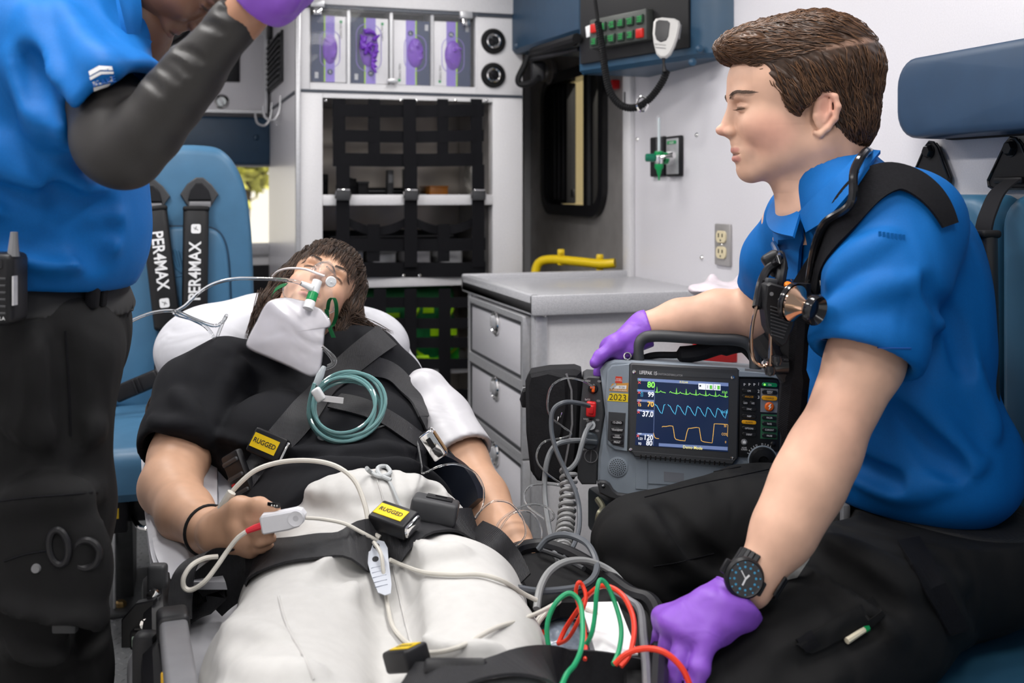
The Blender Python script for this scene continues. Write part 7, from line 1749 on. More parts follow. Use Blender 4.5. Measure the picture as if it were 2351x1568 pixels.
zk(kr, 1806, 616, 1854, 654, M_key, 'LEAD', 13, sx=0.7); zk(kr, 1864, 618, 1914, 656, M_key, 'SIZE', 13, sx=0.7)
for y, n in ((488, '1'), (545, '2'), (592, '3')): text('lettering', n, MM @ T(*Zp(1936, y), 8.5), 7, M_txw, kr)
for k in range(3):
    c = Zp(1822+k*39, 490); obj('status_mark', MB().box((c[0], c[1], 8.4), (1.4, 6, 0.5), 0, 2, MM @ T(0, 0, 0)).box((c[0]+1, c[1]+1, 8.4), (5, 1.2, 0.5), 0, 2, MM), M_txw, kr)
hk = Zp(1822, 945); hb2 = obj('home_key', MB().lathe([(7, 8), (7, 10), (5.5, 11), (0, 11)], 20, MM @ T(hk[0], hk[1], 0)), M_grey, kr)
obj('home_mark', MB().prism([(hk[0]+x, hk[1]+y) for x, y in ((-3.4, -3), (-3.4, 0.4), (-4.6, 0.4), (0, 4.6), (4.6, 0.4), (3.4, 0.4), (3.4, -3))], 11, 11.3, MM), M_txw, hb2)
text('lettering', 'HOME\nSCREEN', MM @ T(*Zp(1822, 998), 8.6), 3.6, M_txw, kr, sx=0.8)
bk_ = Zp(2050, 960); obj('brightness_key', MB().lathe([(6, 8), (6, 10.5), (4.5, 11.5), (0, 11.5)], 18, MM @ T(bk_[0], bk_[1], 0)), M_key, kr)
for i, ch in enumerate('SPEED DIAL'):
    a = math.radians(158-i*10.5); c = Zp(1970, 1090); text('lettering', ch, MM @ T(c[0]+math.cos(a)*36, c[1]+math.sin(a)*36, 9) @ Rz(math.degrees(a)-90), 4.4, M_txw, kr) if ch != ' ' else None
dc = Zp(1970, 1092); dl = obj('speed_dial', MB().lathe([(31, 2), (31, 12), (27, 20), (12, 21), (9, 16), (0, 16)], 36, MM @ T(dc[0], dc[1], 0)), M_key, mon)
obj('dial_ring', MB().lathe([(34, 0), (34, 9), (31.5, 10), (31, 2)], 36, MM @ T(dc[0], dc[1], 0)), M_case, dl)
# printer door, warning marks, corner guard
obj('printer_door', MB().prism(pol([(1460, 1052), (1486, 1056), (1486, 1124), (1459, 1122)]), -1, 2, MM, 0.6), M_case, mon)
obj('printer_door', MB().prism(pol([(1488, 1058), (1680, 1075), (1678, 1120), (1488, 1110)]), -1, 2, MM, 0.6), M_case, mon)
obj('paper_slot', MB().prism(pol([(1524, 1082), (1570, 1086), (1570, 1108), (1524, 1104)]), 1.5, 2.6, MM), MATS['steel_grey_panel'], mon)
obj('warning_mark', MB().prism([Zp(*p_) for p_ in ((974, 1382), (1000, 1382), (987, 1360))], 1, 1.8, MM), mat('warning_yellow', (0.85, 0.60, 0.02), 0.5), mon)
obj('instruction_mark', MB().lathe([(3.2, 1), (3.2, 1.8), (0, 1.8)], 14, MM @ T(*Zp(1018, 1372), 0)), mat('mandatory_blue', (0.02, 0.12, 0.55), 0.5), mon)
gd = obj('corner_guard', MB().prism(pol([(1371, 1106), (1376, 1101), (1390, 1102), (1400, 1108), (1408, 1122), (1418, 1130), (1450, 1134), (1454, 1142), (1452, 1152), (1440, 1152), (1400, 1142), (1376, 1130)]), -40, 14, MM, 4), M_dkgrey, mon)
for p_ in ((1385, 1113), (1444, 1137)): obj('guard_screw', MB().lathe([(4, 0), (4, 2), (1.6, 2.4), (1, 1)], 12, MM @ T(*L(*p_), 14)), M_chrome, gd)
obj('top_label', MB().prism(pol([(1710, 846), (1762, 850), (1761, 858), (1710, 854)]), 0.2, 0.8, MM), M_grey, mon)
# carrying handle
hp = [(1468, 838, -20), (1466, 800, -22), (1478, 779, -24), (1505, 773, -24), (1560, 775, -24), (1630, 780, -24), (1690, 782, -24), (1722, 792, -24), (1736, 815, -22), (1738, 850, -20)]
pts = [MM @ Vector((*L(x, y), z)) for x, y, z in hp]
obj('carry_handle', MB().tube(spl(pts, 6), 14*ZM/FPX, 14), M_bez, mon)
dp = [MM @ Vector((*L(x, y), -60)) for x, y in ((1450, 842), (1500, 822), (1560, 820), (1610, 815), (1660, 800), (1720, 790), (1760, 830))]
obj('strap_roll', MB().tube(spl(dp, 6), [8*ZM/FPX]*13+[20*ZM/FPX]*12+[26*ZM/FPX]*12, 10), M_bag, mon)
obj('split_ring', MB().tube([MM @ Vector((L(1441, 818)[0]+8*math.cos(a), L(1441, 818)[1]+8*math.sin(a), -6)) for a in np.linspace(0, 2*PI, 20)[:-1]], 0.0016, 6, closed=True), M_chrome, mon)
# side connector module
sd2 = obj('connector_panel', MB().prism(pol([(1340, 870), (1350, 864), (1378, 866), (1384, 900), (1388, 950), (1380, 1010), (1373, 1060), (1370, 1114), (1336, 1114), (1326, 1100), (1330, 1000), (1334, 930)]), -170, -6, MM, 4), M_bez, mon)
def conn(x, y, r, m, nm, prof=None): c = L(x, y); return obj(nm, MB().lathe(prof or [(r, -8), (r, 6), (r*0.8, 9), (0, 9)], 24, MM @ T(c[0], c[1], 0)), m, sd2)
conn(1362, 893, 11, M_key, 'co2_port', [(11.5, -8), (11.5, -2), (8, 0), (0, -1)])
c = L(1362, 893); obj('co2_plug', MB().box((c[0], c[1], 4), (7, 13, 12), 2, 2, MM).box((c[0]-3, c[1]+4, 8), (9, 6, 6), 2, 2, MM @ T(0, 0, 0)), mat('orange_plug', (0.85, 0.12, 0.01), 0.35), sd2)
c = L(1357, 938); obj('spo2_plug', MB().box((c[0], c[1], 8), (22, 34, 24), 4, 3, MM).box((c[0], c[1], 20), (12, 20, 8), 3, 3, MM), M_red, sd2)
c = L(1356, 975); obj('nibp_port', MB().lathe([(13, -8), (13, 2), (11, 6), (9, 6), (9, 2)], 24, MM @ T(c[0], c[1], 0)), M_chrome, sd2)
c = L(1354, 1012); obj('therapy_plug', MB().lathe([(20, -8), (20, 6), (17, 12), (0, 12)], 28, MM @ T(c[0], c[1], 0)).box((c[0], c[1], 14), (38, 14, 10), 4, 3, MM), mat('slate_plug', (0.045, 0.055, 0.065), 0.4), sd2)
c = L(1357, 1048); obj('temp_cap', ring_frame(MB(), 31, 31, 15.4, 1.6, -7, -4, MM @ T(c[0], c[1], 0), 8).box((c[0], c[1], -4.5), (1.4, 28, 1.4), 0, 2, MM), M_grey, sd2)
for x, y, tx in ((1350, 875, 'CO2'), (1349, 918, 'SpO2'), (1345, 963, 'NIBP'), (1342, 1033, 'TEMP')): text('lettering', tx, MM @ T(*L(x, y), -5.4), 4.0, M_txw, sd2)
for x, y in ((1376, 876), (1374, 921), (1372, 965), (1371, 990)): c = L(x, y); obj('heart_mark', MB().prism([(c[0]+u_, c[1]+v_) for u_, v_ in ((-5, 0), (-2.5, 2.6), (2.5, 2.6), (5, 0), (2.5, -2.6), (-2.5, -2.6))], -5.6, -5.2, MM), M_grey, sd2)
# side pouch
t = thing('accessory_pouch', 'black soft accessory pouch hung on the left of the monitor', 'pouch', P(1270, 1100, 1.95))
pq = [(1204, 880), (1214, 862), (1260, 854), (1320, 852), (1336, 858), (1340, 900), (1336, 1000), (1328, 1090), (1316, 1118), (1280, 1120), (1232, 1114), (1216, 1090), (1206, 1000)]
obj('body', MB().prism(pol(pq), -190, -40, MM, 14), M_bag, t)
obj('flap', MB().prism(pol([(1258, 856), (1300, 868), (1304, 940), (1290, 1010), (1262, 1050), (1240, 1112), (1222, 1096), (1210, 1000), (1207, 890), (1216, 866)]), -42, -28, MM, 6), M_bag, t)
obj('zip', MB().tube([MM @ Vector((*L(x, y), -38)) for x, y in ((1300, 862), (1312, 900), (1314, 980), (1300, 1060), (1290, 1110))], 0.0022, 6), M_grey, t)
obj('side_tab', MB().prism(pol([(1190, 925), (1196, 905), (1208, 902), (1208, 945), (1196, 944)]), -120, -60, MM, 4), M_bag, t)
obj('zip_pull', MB().tube([MM @ Vector((*L(x, y), -26)) for x, y in ((1290, 950), (1286, 962), (1280, 970), (1282, 960))], 0.0014, 6), M_chrome, t)
# mount on the bench
t = thing('monitor_mount', 'dark mounting cradle with a metal strap under the monitor', 'mount', P(1560, 1200, 1.9))
c = MM @ Vector((0, -190, -90)); zt_ = c.z+0.004
obj('cradle', MB().box((c.x+0.01, c.y+0.02, (0.455+zt_)/2), (0.26, 0.20, zt_-0.455), 0.01), mat('dark_teal_plastic', (0.008, 0.016, 0.022), 0.45), t)
obj('metal_strap', MB().tube(spl([P(1372, 1146, 1.86), P(1384, 1166, 1.84), P(1376, 1180, 1.83), P(1374, 1200, 1.83), P(1392, 1206, 1.84)], 5), 0.006, 8), mat('olive_steel', (0.25, 0.24, 0.17), 0.4, 0.8), t)
# ================================================================ ambulance cot
cot = thing('ambulance_cot', 'wheeled ambulance cot with black frame, padded side wing and white sheet', 'cot', (0.25, 1.3, 0))
M_mat = mat('black_mattress_vinyl', (0.012, 0.012, 0.013), 0.45, bump=0.05)
M_cotm = mat('grey_cot_metal', (0.21, 0.21, 0.225), 0.42, 0.3, noise=0.06)
obj('mattress', MB().box((0.25, 0.88, 0.41), (0.62, 1.36, 0.09), 0.03, 3), M_mat, cot)
a0 = Vector((0.25, 1.53, 0.425)); ang = math.radians(21.5)
Mb = Matrix.Translation(a0) @ Matrix.Rotation(ang, 4, 'X')
obj('back_mattress', MB().box((0, 0.42, 0.0), (0.44, 0.86, 0.08), 0.03, 3, Mb), M_mat, cot)
# sheet over the mattress, with ridges
g = Sculpt((-0.16, 0.15, 0.36), (0.66, 2.42, 0.86), 0.008)
O = blank(g)
def slab(S_, M, dims, r):
    inv = np.array(M.inverted()); X, Y, Z = S_.ax[0][:, None, None], S_.ax[1][None, :, None], S_.ax[2][None, None, :]
    qx = [np.abs(inv[i, 0]*X+inv[i, 1]*Y+inv[i, 2]*Z+inv[i, 3])-(dims[i]/2-r) for i in range(3)]
    e = np.sqrt(sum(np.maximum(q_, 0)**2 for q_ in qx))+np.minimum(np.maximum(np.maximum(qx[0], qx[1]), qx[2]), 0)-r
    S_.mix((slice(None),)*3, e.astype(np.float32), 0.04, 'u')
slab(g, T(0.25, 0.88, 0.425), (0.65, 1.40, 0.085), 0.03); slab(g, Mb @ T(0, 0.42, 0.012), (0.47, 0.86, 0.085), 0.03)
g.disp(lambda X, Y, Z: 0.006*np.sin(17*Y+9*X+2*np.sin(11*X))*np.clip(np.abs(X-0.25)*4-0.4, 0, 1)+0.003*np.sin(40*Y+20*Z))
sh = obj('sheet', g.mesh(), M_sheet, cot, smooth=True)
# left: folded sheet edge under the arm
eA = [P(332, 1045, 1.86), P(336, 1130, 1.76), P(348, 1220, 1.64), P(362, 1290, 1.55), P(400, 1345, 1.48)]; eB = [P(500, 1040, 1.86), P(500, 1130, 1.74), P(500, 1220, 1.62), P(500, 1290, 1.53), P(520, 1345, 1.46)]
eC = [p_+Vector((0.01, 0, -0.10)) for p_ in eA]
obj('sheet_edge', sheet(spl(eA, 6), spl(eB, 6), 0.012), M_sheet, sh); obj('sheet_edge', sheet(spl(eA, 6), spl(eC, 6), 0.012), M_sheet, sh)
eA = [P(1088, 1038, 1.96), P(1125, 1075, 1.93), P(1165, 1150, 1.86), P(1205, 1235, 1.78)]; eB = [P(1040, 1040, 1.97), P(1020, 1080, 1.95), P(1060, 1150, 1.88), P(1100, 1235, 1.79)]
obj('sheet_edge', sheet(spl(eA, 6), spl(eB, 6), 0.012), M_sheet, sh)
# right wing: flat black tray with a raised rim
outer = [(1172, 1285), (1184, 1264), (1236, 1254), (1285, 1264), (1330, 1284), (1390, 1322), (1446, 1364), (1490, 1380), (1512, 1412), (1516, 1470), (1512, 1540), (1506, 1660)]
inner = [(1430, 1660), (1432, 1540), (1420, 1460), (1385, 1405), (1330, 1372), (1285, 1372), (1240, 1390), (1205, 1345)]
wp = [PZp(x, y, 0.535) for x, y in outer+inner]
obj('side_wing', MB().prism([(p_.x, p_.y) for p_ in wp], 0.505, 0.532, None, 0.004), M_rubber, cot)
obj('wing_rim', MB().tube(spl([PZp(x, y, 0.538) for x, y in outer], 5), 0.012, 10), M_black, cot)
obj('wing_highlight', MB().tube(spl([PZp(x, y, 0.545) for x, y in ((1400, 1352), (1443, 1378), (1470, 1402), (1478, 1470), (1484, 1540), (1488, 1660))], 5), 0.0055, 8), M_cotm, cot)  # grey tube imitates the light highlight along the black wing's edge
obj('wing_highlight', MB().tube(spl([PZp(x, y, 0.543) for x, y in ((1240, 1262), (1290, 1280), (1340, 1306))], 5), 0.004, 8), M_dkgrey, cot)  # paler tube imitates the highlight on the wing's far ridge
# white strip of paper under the leads
tag(obj('paper_strip', MB().box((0, 0, 0), (0.05, 0.16, 0.002), 0, 2, axes(PZp(1395, 1440, 0.545), (0.96, -0.25, 0), (0.25, 0.96, 0))), M_txw), 'narrow white paper strip lying on the black side wing', 'paper')
# left rail and fittings
a = P(398, 1440, 1.32); b = P(432, 1700, 1.02); d = b-a; Ml = axes(a, d, CU.cross(d))
obj('side_rail', MB().box((d.length/2, 0, 0), (d.length, 0.034, 0.026), 0.006, 3, Ml), M_cotm, cot)
obj('rail_end', MB().box((-0.01, 0, 0.0), (0.05, 0.040, 0.036), 0.008, 3, Ml), M_black, cot)
obj('rail_post', MB().tube([P(362, 1340, 1.50), P(368, 1420, 1.42), P(372, 1520, 1.33), P(380, 1660, 1.25)], [0.022, 0.024, 0.026, 0.026], 10), M_black, cot)
obj('lower_rail', MB().tube([P(352, 1480, 1.42), P(362, 1700, 1.24)], 0.020, 10), M_rubber, cot)
obj('rail_hinge', MB().box((0, 0, 0), (0.026, 0.05, 0.02), 0.006, 3, axes(P(362, 1335, 1.46), CR, CU)), M_dkgrey, cot)
obj('hinge_bolt', MB().lathe([(0.009, 0), (0.009, 0.006), (0, 0.008)], 12, axes(P(354, 1366, 1.43), CR, CU)), M_chrome, cot)
obj('hinge_bolt', MB().lathe([(0.008, 0), (0.008, 0.006), (0, 0.008)], 12, axes(P(338, 1430, 1.40), CR, CU)), M_chrome, cot)
brk = MB().prism([(-0.025, -0.03), (0.02, -0.03), (0.02, 0.035), (-0.006, 0.03), (-0.025, 0.008)], -0.008, 0.008, axes(P(325, 1432, 1.42), CR, CU), 0.002)
led = obj('lamp_bracket', brk, M_black, cot); Mx = axes(P(322, 1466, 1.41), CR, CU)
obj('lamp_head', MB().box((0, 0, 0), (0.024, 0.026, 0.018), 0.004, 2, Mx), M_black, led); obj('lamp_lens', MB().box((0, 0, 0.010), (0.016, 0.015, 0.004), 0.002, 2, Mx), mat('led_lens', (0.35, 0.45, 0.38), 0.15), led)
for i in range(2):
    for j in range(2): obj('led_chip', MB().box((-0.003+0.006*i, -0.003+0.006*j, 0.0125), (0.0028, 0.0028, 0.001), 0, 2, Mx), mat('led_chip', (0.75, 0.72, 0.55), 0.4), led)
obj('bracket_slot', MB().box((0.0, 0.006, 0.009), (0.014, 0.004, 0.002), 0.001, 1, axes(P(325, 1448, 1.41), CR, CU)), M_key, led)
obj('release_handle', MB().box((0, 0, 0), (0.03, 0.10, 0.03), 0.008, 2, axes(P(335, 1540, 1.34), CR, CU+CR*0.1)), M_black, cot)
obj('yellow_tag', MB().box((0, 0, 0), (0.010, 0.016, 0.004), 0.001, 2, axes(P(380, 1560, 1.20), CR, CU)), mat('tag_yellow', (0.80, 0.45, 0.01), 0.4), cot)
# undercarriage
for sx in (-0.02, 0.52):
    obj('frame_rail', MB().tube([(sx, 0.25, 0.33), (sx, 1.2, 0.33), (sx, 2.1, 0.33)], 0.018, 10), M_cotm, cot)
    obj('cross_leg', MB().tube([(sx, 0.45, 0.32), (sx, 1.75, 0.20)], 0.016, 10), M_cotm, cot)
    obj('cross_leg', MB().tube([(sx, 1.85, 0.32), (sx, 0.5, 0.20)], 0.016, 10), M_cotm, cot)
    for yy in (0.45, 1.80):
        obj('wheel', MB().lathe([(0.03, -0.018), (0.075, -0.018), (0.08, -0.01), (0.08, 0.01), (0.075, 0.018), (0.03, 0.018)], 24, axes(Vector((sx, yy, 0.182)), (0, 1, 0), (0, 0, 1))), M_rubber, cot)
obj('cross_bar', MB().tube([(-0.02, 1.9, 0.33), (0.52, 1.9, 0.33)], 0.014, 10), M_cotm, cot)
# ---- restraint straps on the patient
M_strap = mat('charcoal_strap', (0.016, 0.016, 0.019), 0.5, noise=0.2, nscale=200, wave=(220, 0.5, 'X'))
har = thing('patient_harness', 'black restraint harness across chest and lap of the patient', 'harness', P(860, 1180, 1.5))
def strap(nm, pix, w, off=0.004, b=None, th=0.0035, m=None, n=6):
    mb, pts, ns, wd = strap_on(b or pb, pix, w, th, off, n=n)
    o = obj(nm, mb, m or M_strap, har); return pts, ns, wd
strap('shoulder_strap', [(884, 775), (850, 800), (800, 842), (750, 890), (705, 940), (668, 985), (630, 1030), (598, 1070), (572, 1104), (552, 1130)], 0.052, 0.006)
strap('shoulder_strap', [(812, 838), (860, 842), (900, 858), (930, 890), (955, 930), (972, 975), (988, 1010)], 0.036, 0.006)
strap('chest_strap', [(770, 925), (820, 935), (880, 960), (940, 1000), (1000, 1045), (1040, 1085), (1075, 1130), (1090, 1155)], 0.038, 0.005)
pts, ns, wd = strap('side_strap', [(985, 1020), (1020, 1060), (1050, 1100), (1075, 1140)], 0.055, 0.007)
strap('side_pad', [(1000, 1062), (1035, 1098), (1065, 1135), (1085, 1172)], 0.085, 0.012, None, 0.016, mat('dark_blue_black_vinyl', (0.006, 0.008, 0.014), 0.35))
lp, ln, lw = strap('lap_strap', [(1085, 1222), (1040, 1215), (990, 1218), (930, 1232), (860, 1252), (780, 1262), (690, 1270), (610, 1292), (545, 1318), (500, 1345), (470, 1372)], 0.072, 0.008)
t0 = lp[-1]; z_ = (t0-CAM).dot(CF)
tw = spl([lp[-2], t0, P(438, 1394, z_+0.01), P(402, 1420, z_+0.02), P(368, 1450, z_+0.03), P(345, 1500, z_+0.04)], 6); tn = (CU*0.75-CF*0.6-CR*0.25).normalized(); m_ = len(tw)
obj('lap_strap_tail', MB().ribbon(tw, [(tw[min(i+1, m_-1)]-tw[max(i-1, 0)]).normalized().cross(tn)*(0.034-0.012*i/m_) for i in range(m_)], [tn]*m_, 0.004), M_strap, har)
lt = spl([on(pb, 520, 1262, 0.008, 1.48)[0], P(462, 1272, 1.46), P(425, 1310, 1.44), P(414, 1370, 1.42), P(412, 1430, 1.40)], 6)
obj('lap_strap_loop', MB().ribbon(lt, [(CR*0.9+CU*0.4-CF*0.2).normalized()*0.020]*len(lt), [(-CF*0.8+CU*0.6)]*len(lt), 0.004), M_strap, har)
rt = spl([on(pb, 1080, 1222, 0.006, 1.5)[0], P(1130, 1242, 1.52), P(1170, 1290, 1.50), P(1195, 1340, 1.47)], 6)
obj('lap_strap_end', MB().ribbon(rt, [(CR*0.7+CU*0.7).normalized()*0.020]*len(rt), [(-CF*0.6+CU*0.8)]*len(rt), 0.004), M_strap, har)
def buckle(px, py, zrot, w, h, off, lab=True, parent=har):
    c, n_ = on(pb, px, py, off, 1.6); x_ = (CR*math.cos(zrot)-CU*math.sin(zrot)); x_ = (x_-n_*x_.dot(n_)).normalized()
    M = axes(c, x_, n_.cross(x_)); 
    bk = obj('buckle', MB().box((0, 0, 0.010), (w, h, 0.024), 0.004, 3, M), M_black, parent)
    if lab:
        obj('buckle_label', MB().box((-w*0.06, 0, 0.0225), (w*0.76, h*0.56, 0.001), 0, 2, M), mat('rugged_yellow', (0.85, 0.58, 0.005), 0.45), bk); text('lettering', 'RUGGED', M @ T(-w*0.06, 0, 0.0234), h*0.19, M_txk, bk, sx=0.92, bold=0.0002)
    obj('buckle_end', MB().box((w*0.50, 0, 0.010), (0.008, h*0.86, 0.018), 0.003, 2, M), M_chrome, bk)
    return M, bk
buckle(622, 1028, 0.42, 0.060, 0.042, 0.006)
M, bk = buckle(908, 1226, 0.98, 0.062, 0.040, 0.014)
c, n_ = on(pb, 990, 1208, 0.010, 1.5); x_ = (CR*0.99+CU*0.06); x_ = (x_-n_*x_.dot(n_)).normalized(); M = axes(c, x_, n_.cross(x_))
rb = obj('release_block', MB().box((0, 0, 0.014), (0.070, 0.060, 0.034), 0.006, 3, M), M_dkgrey, har)
obj('block_key', MB().box((0.004, 0.004, 0.032), (0.040, 0.030, 0.003), 0.002, 2, M), M_black, rb); obj('block_slot', MB().box((0.006, 0.006, 0.034), (0.018, 0.004, 0.002), 0, 2, M), M_key, rb)
c, n_ = on(pb, 566, 1090, 0.008, 1.6); x_ = (CR*0.55-CU*0.83); x_ = (x_-n_*x_.dot(n_)).normalized(); M = axes(c, x_, n_.cross(x_))
ad = obj('webbing_adjuster', MB().box((0, 0, 0.006), (0.085, 0.045, 0.014), 0.004, 2, M), M_black, har)
for k in range(3): obj('adjuster_bar', MB().box((-0.028+k*0.026, 0, 0.013), (0.008, 0.040, 0.008), 0.003, 2, M), M_dkgrey, ad)
obj('adjuster_mark', MB().box((0.010, -0.012, 0.014), (0.008, 0.008, 0.002), 0, 2, M), M_red, ad)
c = P(995, 1020, 1.72); M = axes(c, CR*0.55-CU*0.83, CU*0.55+CR*0.83)
b3 = obj('side_buckle', MB().box((0, 0, 0), (0.050, 0.026, 0.026), 0.004, 3, M), M_chrome, har); obj('buckle_label', MB().box((0.0, 0.014, 0.006), (0.036, 0.002, 0.012), 0, 2, M), mat('bronze_label', (0.30, 0.17, 0.07), 0.4), b3); obj('buckle_slot', MB().box((-0.006, 0, 0.0135), (0.018, 0.008, 0.001), 0, 2, M), M_key, b3)
# ankle strap at the bottom edge
strap('leg_strap', [(940, 1590), (1000, 1586), (1080, 1570), (1160, 1556), (1240, 1548), (1330, 1545), (1400, 1552), (1470, 1566)], 0.055, 0.012)
M, bk = buckle(948, 1562, 1.45, 0.050, 0.032, 0.014, True)
c, n_ = on(pb, 1050, 1566, 0.012, 1.08); obj('red_release', MB().box((0, 0, 0.008), (0.045, 0.024, 0.016), 0.005, 2, axes(c, CR, CU-CF)), M_red, har); obj('release_block', MB().box((0, 0, 0.0), (0.066, 0.034, 0.018), 0.005, 2, axes(c, CR, CU-CF)), M_black, har)
# BP cuff on the far arm
g = around([P(965, 890, 1.96), P(1062, 1045, 1.86)], 0.09, 0.0045)
g.chain([P(975, 900, 1.985), P(1015, 965, 1.94), P(1058, 1045, 1.875)], [0.045, 0.053, 0.060], 0.02); g.plane(P(1060, 1052, 1.875), P(1062, 1055, 1.875)-P(1010, 950, 1.95)); g.ell(P(968, 892, 1.95), (0.03, 0.03, 0.02), RC, 0.02)
I = blank(g); I.chain([P(1040, 1010, 1.90), P(1075, 1075, 1.86)], [0.045, 0.054], 0.01); g.d = np.maximum(g.d, -I.d)
cf = obj('pressure_cuff', g.mesh(), mat('white_cuff_vinyl', (0.62, 0.61, 0.64), 0.4, fold=(14, 0.004, (1, 1, 1))), None, smooth=True); tag(cf, 'white blood pressure cuff on the far upper arm of the patient', 'cuff')
h_, n_ = on(bvh_of(cf), 1050, 1046, 0.001, 1.82); obj('cuff_mark', MB().box((0, 0, 0), (0.010, 0.008, 0.001), 0, 2, axes(h_, CR, CU)), mat('navy_print', (0.01, 0.03, 0.3), 0.5), cf)
# ================================================================ oxygen mask, tubing, leads
M_tubec = mat('clear_tubing', (0.90, 0.92, 0.93), 0.06, trans=0.88, ior=1.30, spec=0.9)
M_teal = mat('teal_tubing', (0.24, 0.47, 0.47), 0.08, trans=0.3, ior=1.35, spec=0.9)
M_maskc = mat('clear_mask', (0.92, 0.95, 0.97), 0.06, alpha=0.075, spec=1.0)
M_frost = mat('frosted_plastic', (0.80, 0.81, 0.82), 0.35)
M_bagp = mat('reservoir_film', (0.60, 0.58, 0.62), 0.22, noise=0.03, fold=(9, 0.011, (1, 1, 1)), spec=0.7)
msk = thing('oxygen_mask', 'clear oxygen mask with a white reservoir bag on the patient\'s face', 'oxygen mask', P(705, 680, 1.9))
n = 28; rings = []
rim = []
for i in range(n):
    a = 2*PI*i/n; ca, sa = math.cos(a), math.sin(a)
    y = 318-92*ca; zz = 84*sa*(0.62+0.38*(1-ca)/2 if ca > 0 else 1.0); x = 1680+abs(sa)**1.6*48+(8 if ca < -0.5 else 0)-(16 if ca > 0.7 else 0)
    rim.append(Vector(q(x, y, zz)))
apex = Vector(q(1606, 332, 0)); vs = []; fs = []
prof = [(0.0, 0.0), (0.06, 0.10), (0.25, 0.42), (0.50, 0.72), (0.72, 0.90), (0.86, 0.98)]
for t, u in prof:
    for i in range(n): b_ = rim[i]; p_ = Vector((b_.x+(apex.x-b_.x)*u, b_.y+(apex.y-b_.y)*t, b_.z*(1-t))); vs.append(p_)
for k in range(len(prof)-1):
    for i in range(n): j = (i+1) % n; fs.append((k*n+i, k*n+j, (k+1)*n+j, (k+1)*n+i))
fs.append(tuple(range((len(prof)-1)*n, len(prof)*n)))
me = MB(HP).add(vs, fs); sh_ = obj('shell', me, M_maskc, msk, smooth=True)
md = sh_.modifiers.new('thick', 'SOLIDIFY'); md.thickness = 0.0012
obj('rim_seal', MB().tube([HP @ p_ for p_ in rim], 0.0016, 6, closed=True), M_tubec, msk)
for (i0, i1) in ((3, 0), (25, 0)):
    pts = [HP @ (rim[i0].lerp(apex, 0.15)+Vector((-6, 0, 0))), HP @ (Vector(q(1628, 290, 10 if i0 == 3 else -10)))]; obj('shell_rib', MB().tube(pts, 0.0014, 6), M_tubec, sh_)
pA_ = P(729, 645, 1.90); pB_ = P(708, 706, 1.875); d = pB_-pA_; s_ = 1.89/FPX
Me = axes(pA_, d, CR) ; Lh = d.length
Me = Matrix.Translation(pA_) @ d.to_track_quat('Z', 'Y').to_matrix().to_4x4()
obj('port', MB().lathe([(11*s_, 0), (11.8*s_, Lh*0.42), (11*s_, Lh*0.46)], 22, Me), M_frost, msk)
obj('port_collar', MB().lathe([(11*s_, Lh*0.44), (12*s_, Lh*0.46), (12*s_, Lh*0.74), (11*s_, Lh*0.76)], 22, Me), M_green, msk)
obj('bag_neck', MB().lathe([(11.5*s_, Lh*0.76), (12.5*s_, Lh*0.80), (12.5*s_, Lh*1.05)], 22, Me), M_frost, msk)
c = P(760, 647, 1.90); obj('valve', MB().lathe([(12.5*s_, -4*s_), (12.5*s_, 2*s_), (11*s_, 4*s_), (0, 4.6*s_)], 26, axes(c, CR*0.9+CU*0.1+CF*0.3, CU+CR*0.1)).lathe([(2*s_, 4*s_), (1.6*s_, 7*s_), (0, 7*s_)], 10, axes(c, CR*0.9+CU*0.1+CF*0.3, CU+CR*0.1)), M_frost, msk)
obj('inlet', MB().tube([P(716, 662, 1.885), P(704, 656, 1.882), P(690, 650, 1.88)], [9*s_, 7*s_, 5.5*s_], 12), M_frost, msk)
obj('head_strap', sheet(spl([P(628, 672, 1.95), P(634, 660, 1.94), P(648, 652, 1.925), P(660, 650, 1.915)], 5), spl([P(622, 684, 1.95), P(628, 674, 1.94), P(640, 664, 1.925), P(656, 656, 1.915)], 5), 0.0012), mat('green_elastic', (0.01, 0.16, 0.05), 0.6), msk)
gpts = [P(752, 712, 1.93), P(756, 690, 1.915), P(766, 684, 1.91), P(772, 700, 1.915), P(772, 725, 1.93), P(765, 745, 1.94), P(757, 752, 1.935)]
obj('head_strap', MB().ribbon(spl(gpts, 5), [CR*0.0035]*31, [-CF]*31, 0.0012), MATS['green_elastic'], msk)
obj('head_strap', MB().ribbon(spl([P(750, 710, 1.925), P(752, 735, 1.93), P(758, 755, 1.93), P(766, 775, 1.93)], 5), [CR*0.004]*16, [-CF]*16, 0.0012), MATS['green_elastic'], msk)
# reservoir bag
bq = [(622, 690), (655, 684), (690, 690), (708, 694), (722, 704), (738, 712), (757, 736), (756, 750), (746, 757), (742, 790), (738, 830), (732, 856), (720, 865), (704, 862), (665, 842), (610, 818), (578, 804), (566, 792), (574, 768), (590, 738), (606, 706)]
Fb = frame(660, 775, 1.875, pitch=-18)
def toF(M, x, y):
    o_ = M.translation; nn = (M.to_3x3() @ Vector((0, 0, 1))).normalized(); r = ray(x, y); t = (o_-CAM).dot(nn)/r.dot(nn); v = M.inverted() @ (CAM+r*t); return (v.x, v.y)
ob_ = [(p_.x, p_.y) for p_ in spl([Vector((*toF(Fb, x, y), 0)) for x, y in bq], 3, closed=True)]
bagm = padmesh(ob_, Fb, -10, 6, 6, 8, 7)
bgo = obj('reservoir_bag', bagm, M_bagp, msk, smooth=True)
obj('bag_seam', MB().tube([Fb @ Vector((x, y, -1)) for x, y in ob_], 0.0012, 6, closed=True), M_tubec, bgo)
